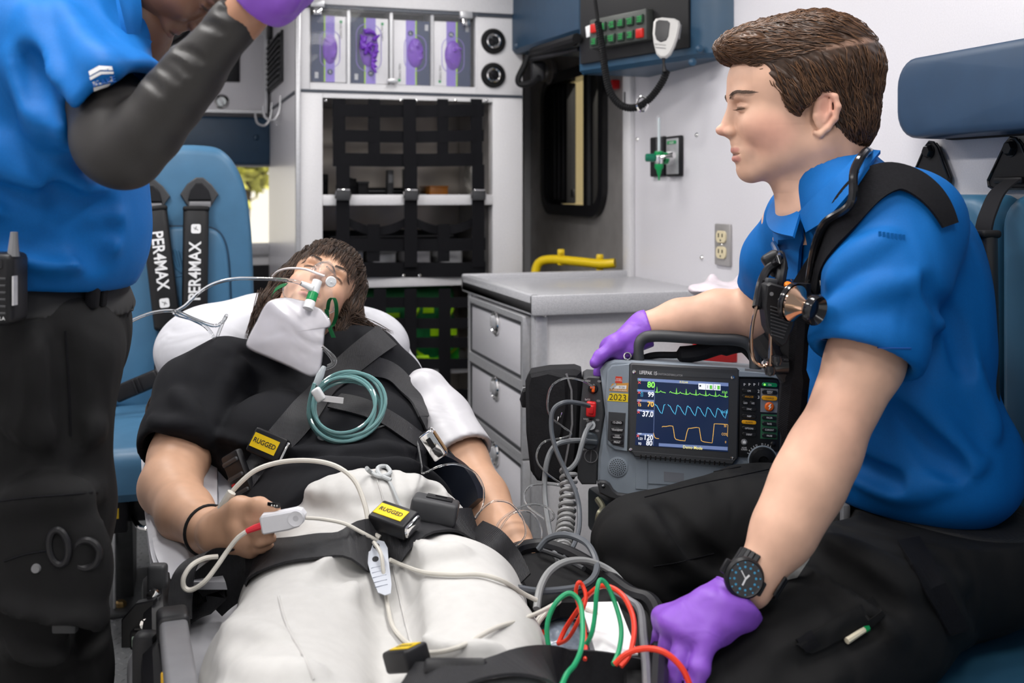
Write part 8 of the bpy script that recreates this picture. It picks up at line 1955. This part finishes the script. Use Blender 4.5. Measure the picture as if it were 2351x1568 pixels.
# supply tube of the mask, across to the left
def tube(nm, label, cat, pts, r, m, n=8, group=None, nn=6):
    o = obj(nm, MB().tube(spl(pts, nn), r, n), m); return tag(o, label, cat, group)
tube('oxygen_tube', 'clear tube running left from the mask in front of the seat harness', 'tube', [P(694, 651, 1.88), P(660, 643, 1.87), P(600, 640, 1.88), P(540, 640, 1.90), P(490, 652, 1.90), P(452, 676, 1.90), P(425, 702, 1.90), P(402, 716, 1.90), P(404, 722, 1.905), P(440, 733, 1.93), P(472, 750, 1.95), P(490, 775, 1.95), P(495, 800, 1.93)], 0.0034, M_tubec, 10)
tube('oxygen_tube', 'clear tube looping from the pillow to behind the standing medic', 'tube', [P(492, 800, 1.94), P(500, 770, 1.96), P(514, 735, 1.97), P(520, 724, 1.97), P(512, 738, 1.96), P(490, 748, 1.95), P(440, 730, 1.92), P(400, 714, 1.88), P(350, 718, 1.84), P(300, 738, 1.80), P(262, 762, 1.76), P(240, 785, 1.72)], 0.0032, M_tubec, 10)
tube('nasal_tube', 'pale tube across the cheek from hair to nose under the mask', 'tube', [P(626, 634, 1.955), P(640, 622, 1.935), P(665, 616, 1.92), P(700, 618, 1.905), P(728, 628, 1.90), P(745, 634, 1.90)], 0.0022, mat('milky_tubing', (0.72, 0.66, 0.66), 0.2))
# coil of teal tubing on the chest
cc, cn = on(pb, 795, 950, 0.016, 1.75); cc = P(795, 934, (cc-CAM).dot(CF)-0.012)
ux, uy = CR.copy(), (sB*0.55+CU*0.62).normalized(); un = ux.cross(uy)
coil = thing('tubing_coil', 'coil of teal oxygen tubing lying on the patient\'s chest', 'tubing', cc)
pts = []; N = 6*40; rnd = random.Random(4)
for i in range(N+1):
    t = i/40; a = 2*PI*t+2.5; k = t/6
    rx = 0.0600*(0.97+0.06*math.sin(t*2.1)); ry = 0.0585*(0.97+0.05*math.cos(t*1.7))
    off = ux*(0.006*math.sin(t*1.9))+uy*(0.007*math.cos(t*1.3))+un*(0.010*math.sin(t*2.7)*0.6+0.004*(k-0.5))
    pts.append(cc+ux*rx*math.cos(a)+uy*ry*math.sin(a)+off)
obj('loops', MB().tube(pts, 0.0032, 8), M_teal, coil)
zc = (cc-CAM).dot(CF)-0.02
obj('loops', MB().tube(spl([P(722, 880, zc), P(712, 915, zc), P(708, 950, zc), P(715, 975, zc+0.005), P(728, 995, zc+0.006), P(738, 1008, zc+0.006)], 6), 0.0032, 8), M_teal, coil)
obj('binder_clip', MB().box((0, 0, 0), (0.016, 0.024, 0.014), 0.004, 3, axes(P(731, 906, zc-0.006), CR*0.8+CU*0.5, CU*0.8-CR*0.5)), M_frost, coil)
obj('paper_flag', MB().box((0, 0, 0), (0.036, 0.010, 0.0012), 0, 2, axes(P(764, 917, zc-0.004), CR-CU*0.12, CU)), M_txw, coil)
e0, e1 = P(736, 1004, zc+0.006), P(758, 1028, zc+0.002); Mc = Matrix.Translation(e0) @ (e1-e0).to_track_quat('Z', 'Y').to_matrix().to_4x4(); Le = (e1-e0).length
obj('end_connector', MB().lathe([(0.0045, -0.004), (0.0065, Le*0.2), (0.0085, Le*0.62), (0.0115, Le*0.66), (0.012, Le), (0.009, Le)], 18, Mc), mat('clear_hard_plastic', (0.75, 0.82, 0.85), 0.1, trans=0.4, spec=0.8), coil)
obj('y_joint', MB().tube([P(744, 842, 1.80), P(735, 862, 1.79), P(725, 884, 1.785)], [0.004, 0.007, 0.0055], 10), MATS['clear_hard_plastic'], coil)
for pq_ in ([(740, 795), (760, 812), (770, 825), (766, 838), (750, 846), (742, 850)], [(736, 862), (722, 878), (716, 900)], [(742, 800), (758, 818), (764, 832), (752, 840)]):
    obj('branch_tube', MB().tube(spl([P(x, y, 1.80) for x, y in pq_], 5), 0.0026, 8), M_tubec, coil)
# thin clear sampling line from the coil over the arm to the monitor
def onp(x, y, off=0.004, zd=1.6): return on(pb, x, y, off, zd)[0]
ln = [onp(836, 1000), onp(866, 985), onp(905, 976), onp(938, 985), onp(955, 1020), onp(964, 1070), P(972, 1086, 1.60), P(1010, 1070, 1.61), P(1050, 1066, 1.63), P(1090, 1085, 1.65), P(1110, 1120, 1.65), P(1108, 1160, 1.64), P(1092, 1190, 1.62), P(1098, 1178, 1.62), P(1130, 1152, 1.63), P(1170, 1155, 1.64), P(1200, 1190, 1.64), P(1206, 1230, 1.63), P(1180, 1258, 1.62)]
tube('sampling_line', 'thin clear sampling line curving over the patient\'s far arm', 'tube', ln, 0.0016, M_tubec)
l2 = [P(1362, 890, 1.84), P(1340, 875, 1.81), P(1300, 868, 1.80), P(1268, 885, 1.80), P(1257, 920, 1.80), P(1263, 955, 1.80), P(1290, 978, 1.80), P(1312, 996, 1.80), P(1290, 1006, 1.80), P(1250, 1014, 1.79), P(1233, 1038, 1.78), P(1236, 1065, 1.77), P(1262, 1092, 1.77), P(1292, 1114, 1.77), P(1262, 1112, 1.77), P(1222, 1114, 1.76), P(1204, 1132, 1.75), P(1208, 1158, 1.74), P(1235, 1180, 1.73), P(1262, 1196, 1.72), P(1272, 1182, 1.71), P(1250, 1162, 1.71), P(1215, 1158, 1.70), P(1180, 1172, 1.69), P(1148, 1196, 1.68), P(1138, 1225, 1.66), P(1150, 1245, 1.64), P(1180, 1258, 1.62)]
tube('sampling_line', 'thin clear sampling line looping down from the orange monitor plug', 'tube', l2, 0.0017, M_tubec)
l3 = [P(1148, 1215, 1.66), P(1175, 1180, 1.67), P(1215, 1175, 1.68), P(1240, 1205, 1.68), P(1242, 1240, 1.66), P(1235, 1262, 1.63)]
tube('sampling_line', 'loose clear loop of thin line beside the forearm', 'tube', l3, 0.0016, M_tubec)
M_gcab = mat('grey_cable', (0.20, 0.21, 0.22), 0.4); M_gcab2 = mat('dark_grey_cable', (0.11, 0.12, 0.135), 0.35)
tube('monitor_cable', 'dark grey cable arching from the red monitor plug', 'cable', [P(1352, 932, 1.84), P(1330, 926, 1.81), P(1295, 924, 1.79), P(1270, 942, 1.785), P(1266, 985, 1.78), P(1276, 1030, 1.77), P(1298, 1080, 1.76), P(1320, 1125, 1.74), P(1330, 1170, 1.72), P(1328, 1220, 1.68), P(1312, 1262, 1.64), P(1290, 1285, 1.60)], 0.0040, M_gcab2)
tube('monitor_cable', 'grey cable hanging from the round slate monitor plug', 'cable', [P(1345, 1012, 1.84), P(1310, 1012, 1.81), P(1276, 1022, 1.79), P(1257, 1055, 1.78), P(1250, 1110, 1.77), P(1254, 1170, 1.74), P(1264, 1230, 1.69), P(1272, 1262, 1.64), P(1288, 1310, 1.58), P(1300, 1345, 1.54)], 0.0046, M_gcab)
cbl = thing('coiled_hose', 'grey coiled pressure hose hanging beside the monitor pouch', 'cable', P(1300, 1260, 1.66))
obj('lead_in', MB().tube(spl([P(1357, 975, 1.84), P(1346, 990, 1.815), P(1336, 1020, 1.80), P(1326, 1055, 1.79), P(1312, 1074, 1.785), P(1298, 1082, 1.78)], 6), 0.0044, 8), M_gcab, cbl)
obj('coil', helix(spl([P(1305, 1078, 1.78), P(1305, 1130, 1.76), P(1300, 1190, 1.73), P(1293, 1245, 1.68), P(1290, 1275, 1.64)], 20), 0.0125, 82, 0.0035, 7, 14), mat('light_grey_hose', (0.30, 0.30, 0.30), 0.35), cbl)
tube('looped_cable', 'dark grey cable looping over the black side wing', 'cable', [P(1236, 1262, 1.60), P(1260, 1236, 1.60), P(1300, 1228, 1.58), P(1345, 1246, 1.56), P(1368, 1285, 1.53), P(1366, 1320, 1.50), P(1340, 1344, 1.48), P(1290, 1354, 1.46), P(1235, 1357, 1.44), P(1190, 1350, 1.43)], 0.0050, M_gcab2)
tube('looped_cable', 'grey hose arching from the thigh over the side wing', 'cable', [P(1232, 1398, 1.40), P(1240, 1350, 1.43), P(1262, 1312, 1.47), P(1300, 1290, 1.50), P(1350, 1288, 1.52), P(1400, 1310, 1.52), P(1430, 1340, 1.50), P(1446, 1366, 1.475)], 0.0052, mat('mid_grey_hose', (0.27, 0.275, 0.275), 0.4))
M_wcab = mat('cream_cable', (0.66, 0.63, 0.57), 0.45)
tube('sensor_cable', 'cream cable arching over the waist from wrist to lap', 'cable', [P(506, 1170, 1.50), P(520, 1146, 1.50), P(548, 1112, 1.50), P(590, 1078, 1.51), P(650, 1060, 1.52), P(720, 1058, 1.52), P(775, 1072, 1.52), P(815, 1105, 1.51), P(838, 1160, 1.49), P(850, 1215, 1.47), onp(858, 1240, 0.014)], 0.0036, M_wcab)
obj_ = tube('cable_sleeve', 'cream strain sleeve on the cable above the patient\'s wrist', 'connector', [P(508, 1168, 1.492), P(520, 1150, 1.490), P(532, 1130, 1.490)], 0.0066, M_wcab)
clip = thing('finger_sensor', 'white finger sensor clip with red lead on the patient\'s hand', 'sensor', P(650, 1195, 1.44))
Mf = axes(P(652, 1194, 1.432), CR*0.985+CU*0.17, CU*0.985-CR*0.17); sf = 1.432/FPX
obj('housing', MB().prism([(x*sf, y*sf) for x, y in ((-52, -18), (-48, -22), (10, -22), (34, -18), (48, -8), (52, 6), (46, 18), (34, 23), (0, 22), (-46, 22), (-52, 16))], -0.009, 0.009, Mf, 0.0025), mat('white_sensor', (0.76, 0.76, 0.80), 0.4), clip)
obj('thumb_dish', MB().lathe([(0.0105, 0.009), (0.0105, 0.0105), (0.008, 0.0095), (0, 0.0085)], 22, Mf @ T(31*sf, 3*sf, 0)), MATS['white_sensor'], clip)
obj('red_lead', MB().tube([P(603, 1206, 1.430), P(585, 1212, 1.428), P(566, 1220, 1.428)], [0.0050, 0.0046, 0.0036], 10), mat('coral_red', (0.75, 0.03, 0.05), 0.4), clip)
obj('cable', MB().tube(spl([P(568, 1219, 1.428), P(545, 1236, 1.425), P(520, 1268, 1.42), P(498, 1300, 1.41), P(470, 1335, 1.40), P(440, 1354, 1.40), P(423, 1348, 1.40), P(422, 1325, 1.40), P(440, 1298, 1.41), P(470, 1282, 1.43), P(500, 1278, 1.44)], 6), 0.0034, 8), M_wcab, clip)
obj('cable', MB().tube(spl([P(700, 1189, 1.432), P(740, 1192, 1.445), P(790, 1202, 1.45), P(830, 1222, 1.45), onp(855, 1245, 0.012)], 6), 0.0026, 8), M_wcab, clip)
# instruction card with the cables through it
card = thing('cable_card', 'pale plastic cable card hanging between the thighs below the lap buckle', 'card', onp(866, 1290, 0.01))
cq = [(853, 1245), (866, 1239), (882, 1243), (890, 1258), (892, 1285), (899, 1340), (897, 1362), (884, 1366), (868, 1360), (852, 1320), (842, 1285), (840, 1262)]
cz = ((onp(866, 1290, 0.0)-CAM).dot(CF))-0.030
cp = [P(x, y, cz+(1300-y)*0.0006) for x, y in cq]
nc = (cp[4]-cp[0]).cross(cp[8]-cp[0]).normalized(); nc = nc if nc.dot(CF) < 0 else -nc
obj('plate', MB().add([p_ for p_ in cp]+[p_-nc*0.0015 for p_ in cp], [tuple(range(12)), tuple(range(23, 11, -1))]+[(i, (i+1) % 12, 12+(i+1) % 12, 12+i) for i in range(12)]), mat('pale_blue_card', (0.60, 0.63, 0.70), 0.4), card)
for (x, y) in ((864, 1254), (862, 1284)): obj('hole', MB().lathe([(0.0045, 0), (0.0045, 0.0006), (0, 0.0006)], 16, axes(P(x, y, cz+(1300-y)*0.0006)+nc*0.0003, CR, nc.cross(CR))), M_txk, card)
for k in range(5):
    y = 1305+k*11; a_ = P(852+k*2, y, cz+(1300-y)*0.0006); b_ = P(884+k*1.5, y-7, cz+(1307-y)*0.0006); obj('printed_line', MB().tube([a_+nc*0.0005, b_+nc*0.0005], 0.0005, 4), mat('grey_ink', (0.25, 0.28, 0.36), 0.6), card)
tube('sensor_cable', 'cream cable hanging down between the thighs through the card', 'cable', [P(858, 1245, cz+0.03), P(874, 1270, cz+0.005), P(880, 1310, cz-0.008), P(884, 1350, cz-0.014), onp(890, 1400, 0.006), onp(905, 1450, 0.006), onp(940, 1482, 0.006), onp(990, 1498, 0.006), onp(1060, 1486, 0.006), onp(1130, 1455, 0.006), P(1190, 1425, 1.28), P(1240, 1405, 1.33), P(1285, 1380, 1.38)], 0.0028, M_wcab)
tube('sensor_cable', 'cream cable lying across the near thigh towards the leads', 'cable', [P(895, 1285, cz+0.01), onp(930, 1302, 0.005), onp(980, 1322, 0.005), onp(1040, 1328, 0.005), onp(1100, 1328, 0.005), onp(1150, 1342, 0.005), P(1200, 1362, 1.38), P(1232, 1378, 1.39)], 0.0030, M_wcab)
tube('sensor_cable', 'cream cable curling beside the knee under the green lead', 'cable', [P(1222, 1438, 1.36), P(1250, 1405, 1.37), P(1285, 1380, 1.38), P(1262, 1400, 1.36), P(1240, 1425, 1.35), P(1228, 1452, 1.35)], 0.0028, M_wcab)
tube('sensor_cable', 'cream cable arching under the red lead on the side wing', 'cable', [P(1346, 1398, 1.38), P(1375, 1415, 1.37), P(1400, 1445, 1.35), P(1412, 1480, 1.33), P(1408, 1505, 1.31), P(1394, 1525, 1.29)], 0.0034, M_wcab)
M_rl = mat('red_lead_wire', (0.85, 0.045, 0.015), 0.4); M_gl = mat('green_lead_wire', (0.01, 0.32, 0.13), 0.4)
tube('lead_wire', 'red lead wire arching highest from the knee to the cot\'s foot', 'lead wire', [P(1282, 1478, 1.33), P(1300, 1440, 1.34), P(1330, 1395, 1.33), P(1352, 1365, 1.32), P(1385, 1345, 1.30), P(1425, 1362, 1.28), P(1450, 1405, 1.26), P(1456, 1450, 1.24), P(1446, 1500, 1.22), P(1425, 1530, 1.21)], 0.0032, M_rl)
tube('lead_wire', 'thin red lead wire with a narrow loop beside the thigh', 'lead wire', [P(1282, 1478, 1.33), P(1305, 1465, 1.31), P(1330, 1420, 1.30), P(1345, 1375, 1.31), P(1338, 1345, 1.32), P(1328, 1338, 1.32), P(1322, 1362, 1.32), P(1330, 1395, 1.31), P(1340, 1430, 1.29), P(1345, 1480, 1.26), P(1343, 1515, 1.24)], 0.0026, M_rl)
tube('lead_wire', 'red lead wire bowing in front of the gloved fingers', 'lead wire', [P(1412, 1525, 1.17), P(1440, 1500, 1.17), P(1480, 1489, 1.17), P(1520, 1495, 1.165), P(1552, 1518, 1.16), P(1575, 1550, 1.155), P(1592, 1600, 1.15)], 0.0034, M_rl)
tube('lead_wire', 'green lead wire in a tall narrow arch among the red leads', 'lead wire', [P(1340, 1490, 1.26), P(1358, 1455, 1.26), P(1366, 1410, 1.27), P(1370, 1360, 1.28), P(1378, 1332, 1.29), P(1395, 1345, 1.29), P(1412, 1385, 1.28), P(1426, 1440, 1.26), P(1422, 1490, 1.24), P(1408, 1525, 1.22)], 0.0030, M_gl)
tube('lead_wire', 'green lead wire bowing left and running off the bottom edge', 'lead wire', [P(1275, 1515, 1.27), P(1258, 1475, 1.28), P(1258, 1425, 1.29), P(1278, 1382, 1.30), P(1308, 1362, 1.31), P(1332, 1385, 1.30), P(1338, 1440, 1.26), P(1334, 1490, 1.22), P(1320, 1525, 1.18), P(1300, 1550, 1.15), P(1280, 1600, 1.12)], 0.0032, M_gl)
# electrode packet on the sheet
t = thing('electrode_packet', 'grey-blue electrode packet with a red mark beside the knee', 'packet', PZp(1285, 1475, 0.475))
Mk = axes(P(1285, 1472, 1.44), CR*0.95+CF*0.3, CF*0.8+CU*0.5-CR*0.25)
obj('film', padmesh(rrect(0.075, 0.060, 0.008, 4), Mk, -0.004, 0.004, 0.003, 0.004), mat('silver_blue_film', (0.24, 0.28, 0.35), 0.2, noise=0.35, nscale=60, fold=(40, 0.004, (1, 1, 1))), t)
obj('red_mark', MB().box((-0.026, 0.012, 0.0075), (0.012, 0.008, 0.001), 0, 2, Mk), M_rl, t)
# ================================================================ seated medic's gear
sbm = bvh_of(shirt, body)
rig = thing('radio_harness', 'black shoulder strap with pouch worn over the seated medic\'s polo', 'harness', P(1850, 700, 1.45))
def sp2(nm, pix, w, off, m, par, th=0.004):
    mb, pts, ns, wd = strap_on(sbm, pix, w, th, off, 6, 0.45, 14); return obj(nm, mb, m, par), pts, ns
sp2('shoulder_strap', [(2172, 520), (2150, 470), (2105, 428), (2050, 410), (2000, 428), (1960, 470), (1925, 530), (1892, 600), (1862, 660), (1838, 700)], 0.050, 0.008, M_web, rig)
for y0 in (600, 560): pass
ptsx = [on(sbm, x, y, 0.014, 1.5)[0] for x, y in ((1850, 560), (1838, 600), (1822, 640), (1805, 690))]
obj('strap_loop', MB().tube(spl([P(1838, 650, 1.44), P(1832, 800, 1.44), P(1822, 900, 1.45), P(1815, 980, 1.46), P(1812, 1060, 1.47)], 5), [0.014]*8+[0.020]*8+[0.014]*5, 8), M_web, rig)
mic2 = thing('speaker_microphone', 'black shoulder microphone with orange button on the medic\'s chest', 'microphone', P(1785, 720, 1.40))
Mq = frame(1786, 718, 1.400, roll=8, yaw=6) @ Matrix.Scale(1.15, 4)
obj('body', MB().prism([(-34, 52), (-26, 58), (30, 50), (36, 42), (34, -20), (24, -58), (14, -66), (-4, -56), (-22, -30), (-33, 10)], -28, 10, Mq, 4), M_black, mic2)
for k in range(9): obj('grille_rib', MB().box((1.0+k*0.9, 8-k*6.6, 11), (48-k*2.6, 2.6, 3), 0.8, 1, Mq @ Rz(-9)), M_dkgrey, mic2)
c = (22, 50); obj('orange_button', MB().lathe([(8, 0), (8, 5), (6, 7.5), (0, 8)], 18, Mq @ T(15, 55, -6) @ Rx(-60)), mat('orange_cap', (0.90, 0.22, 0.01), 0.4), mic2)
obj('mount_clip', MB().box((-18, 60, -12), (22, 12, 18), 3, 2, Mq), M_dkgrey, mic2)
obj('logo_dot', MB().lathe([(4, 0), (4, 1), (0, 1)], 14, Mq @ T(-22, 36, 10)), M_grey, mic2)
text('lettering', 'MOTOROLA', Mq @ T(6, 24, 10.6) @ Rz(-14), 3.6, mat('dim_print', (0.4, 0.4, 0.42), 0.5), mic2)
obj('cord', MB().tube(spl([P(1788, 668, 1.42), P(1792, 640, 1.42), P(1796, 610, 1.43), P(1790, 585, 1.45)], 5), 0.0075, 10), M_black, mic2)
obj('cord_boot', MB().box((0, 0, 0), (0.026, 0.034, 0.022), 0.006, 3, axes(P(1778, 605, 1.45), CR*0.8+CU*0.5, CU*0.8-CR*0.5)), M_black, mic2)
obj('lower_clip', MB().tube([P(1745, 770, 1.45), P(1765, 800, 1.445), P(1785, 835, 1.44)], [0.014, 0.016, 0.012], 10), M_black, mic2)
obj('lower_knob', MB().lathe([(0.013, -0.012), (0.013, 0.012), (0.009, 0.018)], 16, axes(P(1786, 838, 1.43), CU, CF)), M_blackg, mic2)
st = thing('stethoscope', 'black stethoscope with bronze chestpiece round the seated medic\'s neck', 'stethoscope', P(1850, 700, 1.40))
sbc = bvh_of(shirt, body, *[o for o in shirt.children if o.name.startswith('collar')])
tpts = [P(2000, 350, 1.60)]+[on(sbc, x, y, 0.014, 1.5)[0] for x, y in ((1992, 372), (1972, 412), (1942, 458), (1915, 510), (1896, 565), (1883, 620), (1872, 665))]+[P(1862, 690, 1.405)]
obj('tubing', MB().tube(spl(tpts, 6), 0.0062, 10), M_blackg, st)
M_brz = mat('polished_bronze', (0.62, 0.40, 0.28), 0.12, 1.0)
cp_ = P(1842, 702, 1.365); Mx = axes(cp_, CF*0.75+CR*0.65, CU)       # axis mostly along the picture
ax_ = (CR*0.62-CU*0.20-CF*0.74).normalized(); Mch = Matrix.Translation(cp_) @ ax_.to_track_quat('Z', 'Y').to_matrix().to_4x4()
obj('chestpiece', MB().lathe([(0.0, -0.020), (0.0215, -0.020), (0.0245, -0.017), (0.0245, -0.010), (0.014, -0.002), (0.009, 0.005), (0.014, 0.012), (0.0, 0.014)], 30, Mch), M_brz, st)
obj('bell', MB().lathe([(0.013, 0.008), (0.0195, 0.014), (0.0205, 0.022), (0.0190, 0.025), (0.013, 0.016), (0, 0.015)], 28, Mch), M_blackg, st)
obj('diaphragm_rim', MB().lathe([(0.0258, -0.020), (0.0268, -0.017), (0.0258, -0.013), (0.024, -0.015)], 30, Mch), M_blackg, st)
obj('binaural', MB().tube(spl([P(1796, 600, 1.43), P(1764, 618, 1.43), P(1748, 650, 1.42), P(1740, 690, 1.41), P(1737, 706, 1.405)], 6), 0.0062, 10), M_blackg, st)
obj('binaural', MB().tube(spl([on(sbm, 1792, 560, 0.010, 1.5)[0], P(1790, 590, 1.43), P(1778, 606, 1.43)], 5), 0.0056, 10), M_blackg, st)
obj('ear_tube', MB().tube(spl([P(1737, 704, 1.405), P(1728, 740, 1.40), P(1724, 785, 1.395), P(1729, 822, 1.395), P(1742, 838, 1.395), P(1757, 840, 1.395), P(1765, 832, 1.395)], 6), 0.0026, 8), M_brz, st)
obj('ear_tube', MB().tube(spl([P(1770, 756, 1.40), P(1769, 790, 1.395), P(1768, 825, 1.39), P(1767, 846, 1.39)], 6), 0.0026, 8), M_brz, st)
for (x, y) in ((1768, 852), (1783, 828)): obj('ear_tip', MB().lathe([(0.0, -0.007), (0.006, -0.005), (0.0075, 0.0), (0.006, 0.006), (0.0, 0.0075)], 16, Matrix.Translation(P(x, y, 1.388))), M_blackg, st)
# dark backing pouch and strap running down to the belt
obj('holster', MB().prism(pol_ := [(-16, 60), (16, 60), (22, 0), (20, -70), (6, -80), (-12, -60), (-18, 0)], -14, 14, frame(1800, 800, 1.445, roll=8), 5), M_black, rig)
# chest print peeking out behind the chestpiece
decal('chest_print', [[(1880, 640), (1886, 645), (1884, 668), (1877, 664)], [(1876, 676), (1884, 672), (1888, 690), (1880, 700), (1878, 690)]], M_txw, shirt, sbm)
# wrist watch
wt_ = thing('wrist_watch', 'black watch with blue-dotted dial on the medic\'s left wrist', 'watch', P(1712, 1330, 1.27))
wc = near[4].lerp(near[5], 0.72); wd_ = (near[5]-near[4]).normalized(); e1 = (-CF-wd_*(-CF).dot(wd_)).normalized(); e2 = wd_.cross(e1)
rW = 0.0325
e1 = (e1*0.97+e2*0.10).normalized(); e2 = wd_.cross(e1)
nb = 30
for k in range(3, 27):
    a = 2*PI*k/nb; c_ = wc+(e1*math.cos(a)+e2*math.sin(a))*rW; 
    obj('band_link', MB().box((0, 0, 0), (0.0066, 0.027, 0.0032), 0.0008, 1, axes(c_, -e1*math.sin(a)+e2*math.cos(a), wd_)), M_black, wt_)
dialc = P(1709, 1327, 1.262); nd = (-CF*0.93+CU*0.22+CR*0.0-wd_*0.0).normalized()
Md = axes(dialc, (CR*0.80-CU*0.52), nd.cross(CR*0.80-CU*0.52)); Md = axes(dialc, Md.col[0].xyz, nd.cross(Md.col[0].xyz)) @ Matrix.Scale(1.14, 4)
cs = obj('case', MB().lathe([(0.0185, -0.008), (0.0215, -0.004), (0.0215, 0.001), (0.0190, 0.004), (0.0180, 0.003)], 32, Md), M_black, wt_)
obj('lug', MB().box((0.0215, 0, -0.004), (0.008, 0.016, 0.006), 0.002, 2, Md), M_black, wt_); obj('lug', MB().box((-0.0215, 0, -0.004), (0.008, 0.016, 0.006), 0.002, 2, Md), M_black, wt_)
dl_ = obj('dial', MB().lathe([(0.0182, 0.001), (0.0182, 0.0026), (0, 0.0026)], 30, Md), M_key, wt_)
M_wb = mat('watch_blue', (0.015, 0.30, 0.55), 0.4)
for k in range(12):
    a = 2*PI*k/12
    obj('hour_dot', MB().lathe([(0.0015, 0.0026), (0.0012, 0.0034), (0, 0.0035)], 8, Md @ T(0.0118*math.cos(a), 0.0118*math.sin(a), 0)), M_wb, dl_)
    obj('bezel_dot', MB().lathe([(0.0010, 0.0026), (0.0008, 0.0034), (0, 0.0035)], 8, Md @ T(0.0164*math.cos(a), 0.0164*math.sin(a), 0)), M_wb, dl_)
Mu = Md.to_3x3().inverted() @ CU; au = math.atan2(Mu.y, Mu.x)
for (da, l_, w_) in ((0.45, 0.0095, 0.0010), (-0.9, 0.0055, 0.0018), (2.6, 0.0075, 0.0016)):
    obj('hand', MB().box((l_/2, 0, 0.0042), (l_, w_, 0.0006), 0, 2, Md @ Rz(math.degrees(au+da))), M_txw, dl_)
obj('crystal', MB().lathe([(0.0182, 0.0046), (0.0, 0.0052)], 28, Md, cap=False), M_acr, wt_)
# wrapped pad tucked behind the wrist
t = thing('gauze_packet', 'small clear packet with yellow corner behind the medic\'s wrist', 'packet', P(1820, 1310, 1.36))
Mg = axes(P(1818, 1312, 1.352), CR*0.55+CU*0.83, CU*0.55-CR*0.83); obj('film', MB().box((0, 0, 0), (0.055, 0.020, 0.004), 0.0015, 2, Mg), mat('clear_film_packet', (0.62, 0.60, 0.56), 0.12, noise=0.3, nscale=70), t); obj('yellow_corner', MB().box((-0.022, 0.002, 0.0025), (0.012, 0.014, 0.001), 0, 2, Mg), mat('soft_yellow', (0.75, 0.62, 0.15), 0.5), t)
# ================================================================ eyebrows and lashes
def brow_lash(HMx, bod, par, c0, c1, seed, sides):
    b = bvh_of(bod); R3 = HMx.to_3x3(); dx = (R3 @ Vector((1, 0, 0))).normalized(); rn = random.Random(seed); u = R3.col[0].length
    def hit(y, z): h = b.ray_cast(HMx @ Vector(q(1540, y, z)), dx); return h[0]
    for s in sides:
        V_ = []; F_ = []; I_ = []; n_ = 0
        def st(pts, w):
            b0 = len(V_)
            for k, p_ in enumerate(pts): w_ = w*(1-0.7*k/(len(pts)-1)); V_.extend([p_-R3.col[1].normalized()*w_, p_-dx*w_, p_+R3.col[1].normalized()*w_]); I_.extend([n_]*3)
            for k in range(len(pts)-1): a = b0+k*3; F_.extend([(a, a+1, a+4, a+3), (a+1, a+2, a+5, a+4)])
        for k in range(110):
            t = rn.random(); z = s*(20+52*t); y = 226-9*math.sin(t*2.4)+rn.uniform(-4.5, 4.5)*(1-0.6*t); pts = [hit(y-d*2.5+t*d*2, z+s*d*5) for d in (0, 0.7, 1.5)]
            if None in pts: continue
            st([p_-dx*u*1.2 for p_ in pts], 0.0005); n_ += 1
        for k in range(42):
            t = k/41; z = s*(24+36*t); y = 253.5+1.5*math.sin(t*PI); p_ = hit(y, z)
            if p_ is None: continue
            st([p_, p_-dx*u*4-R3.col[1]*1.2, p_-dx*u*8.5-R3.col[1]*1.0+R3.col[2]*s*2.5], 0.0005); n_ += 1
        strands_obj('brow_and_lashes', V_, F_, I_, c0, c1, rn, M_hair, par)
brow_lash(HM, body, med, (0.05, 0.028, 0.018), (0.10, 0.055, 0.035), 3, (1, -1))
brow_lash(HP, pbody, pat, (0.012, 0.008, 0.006), (0.035, 0.02, 0.014), 4, (1, -1))
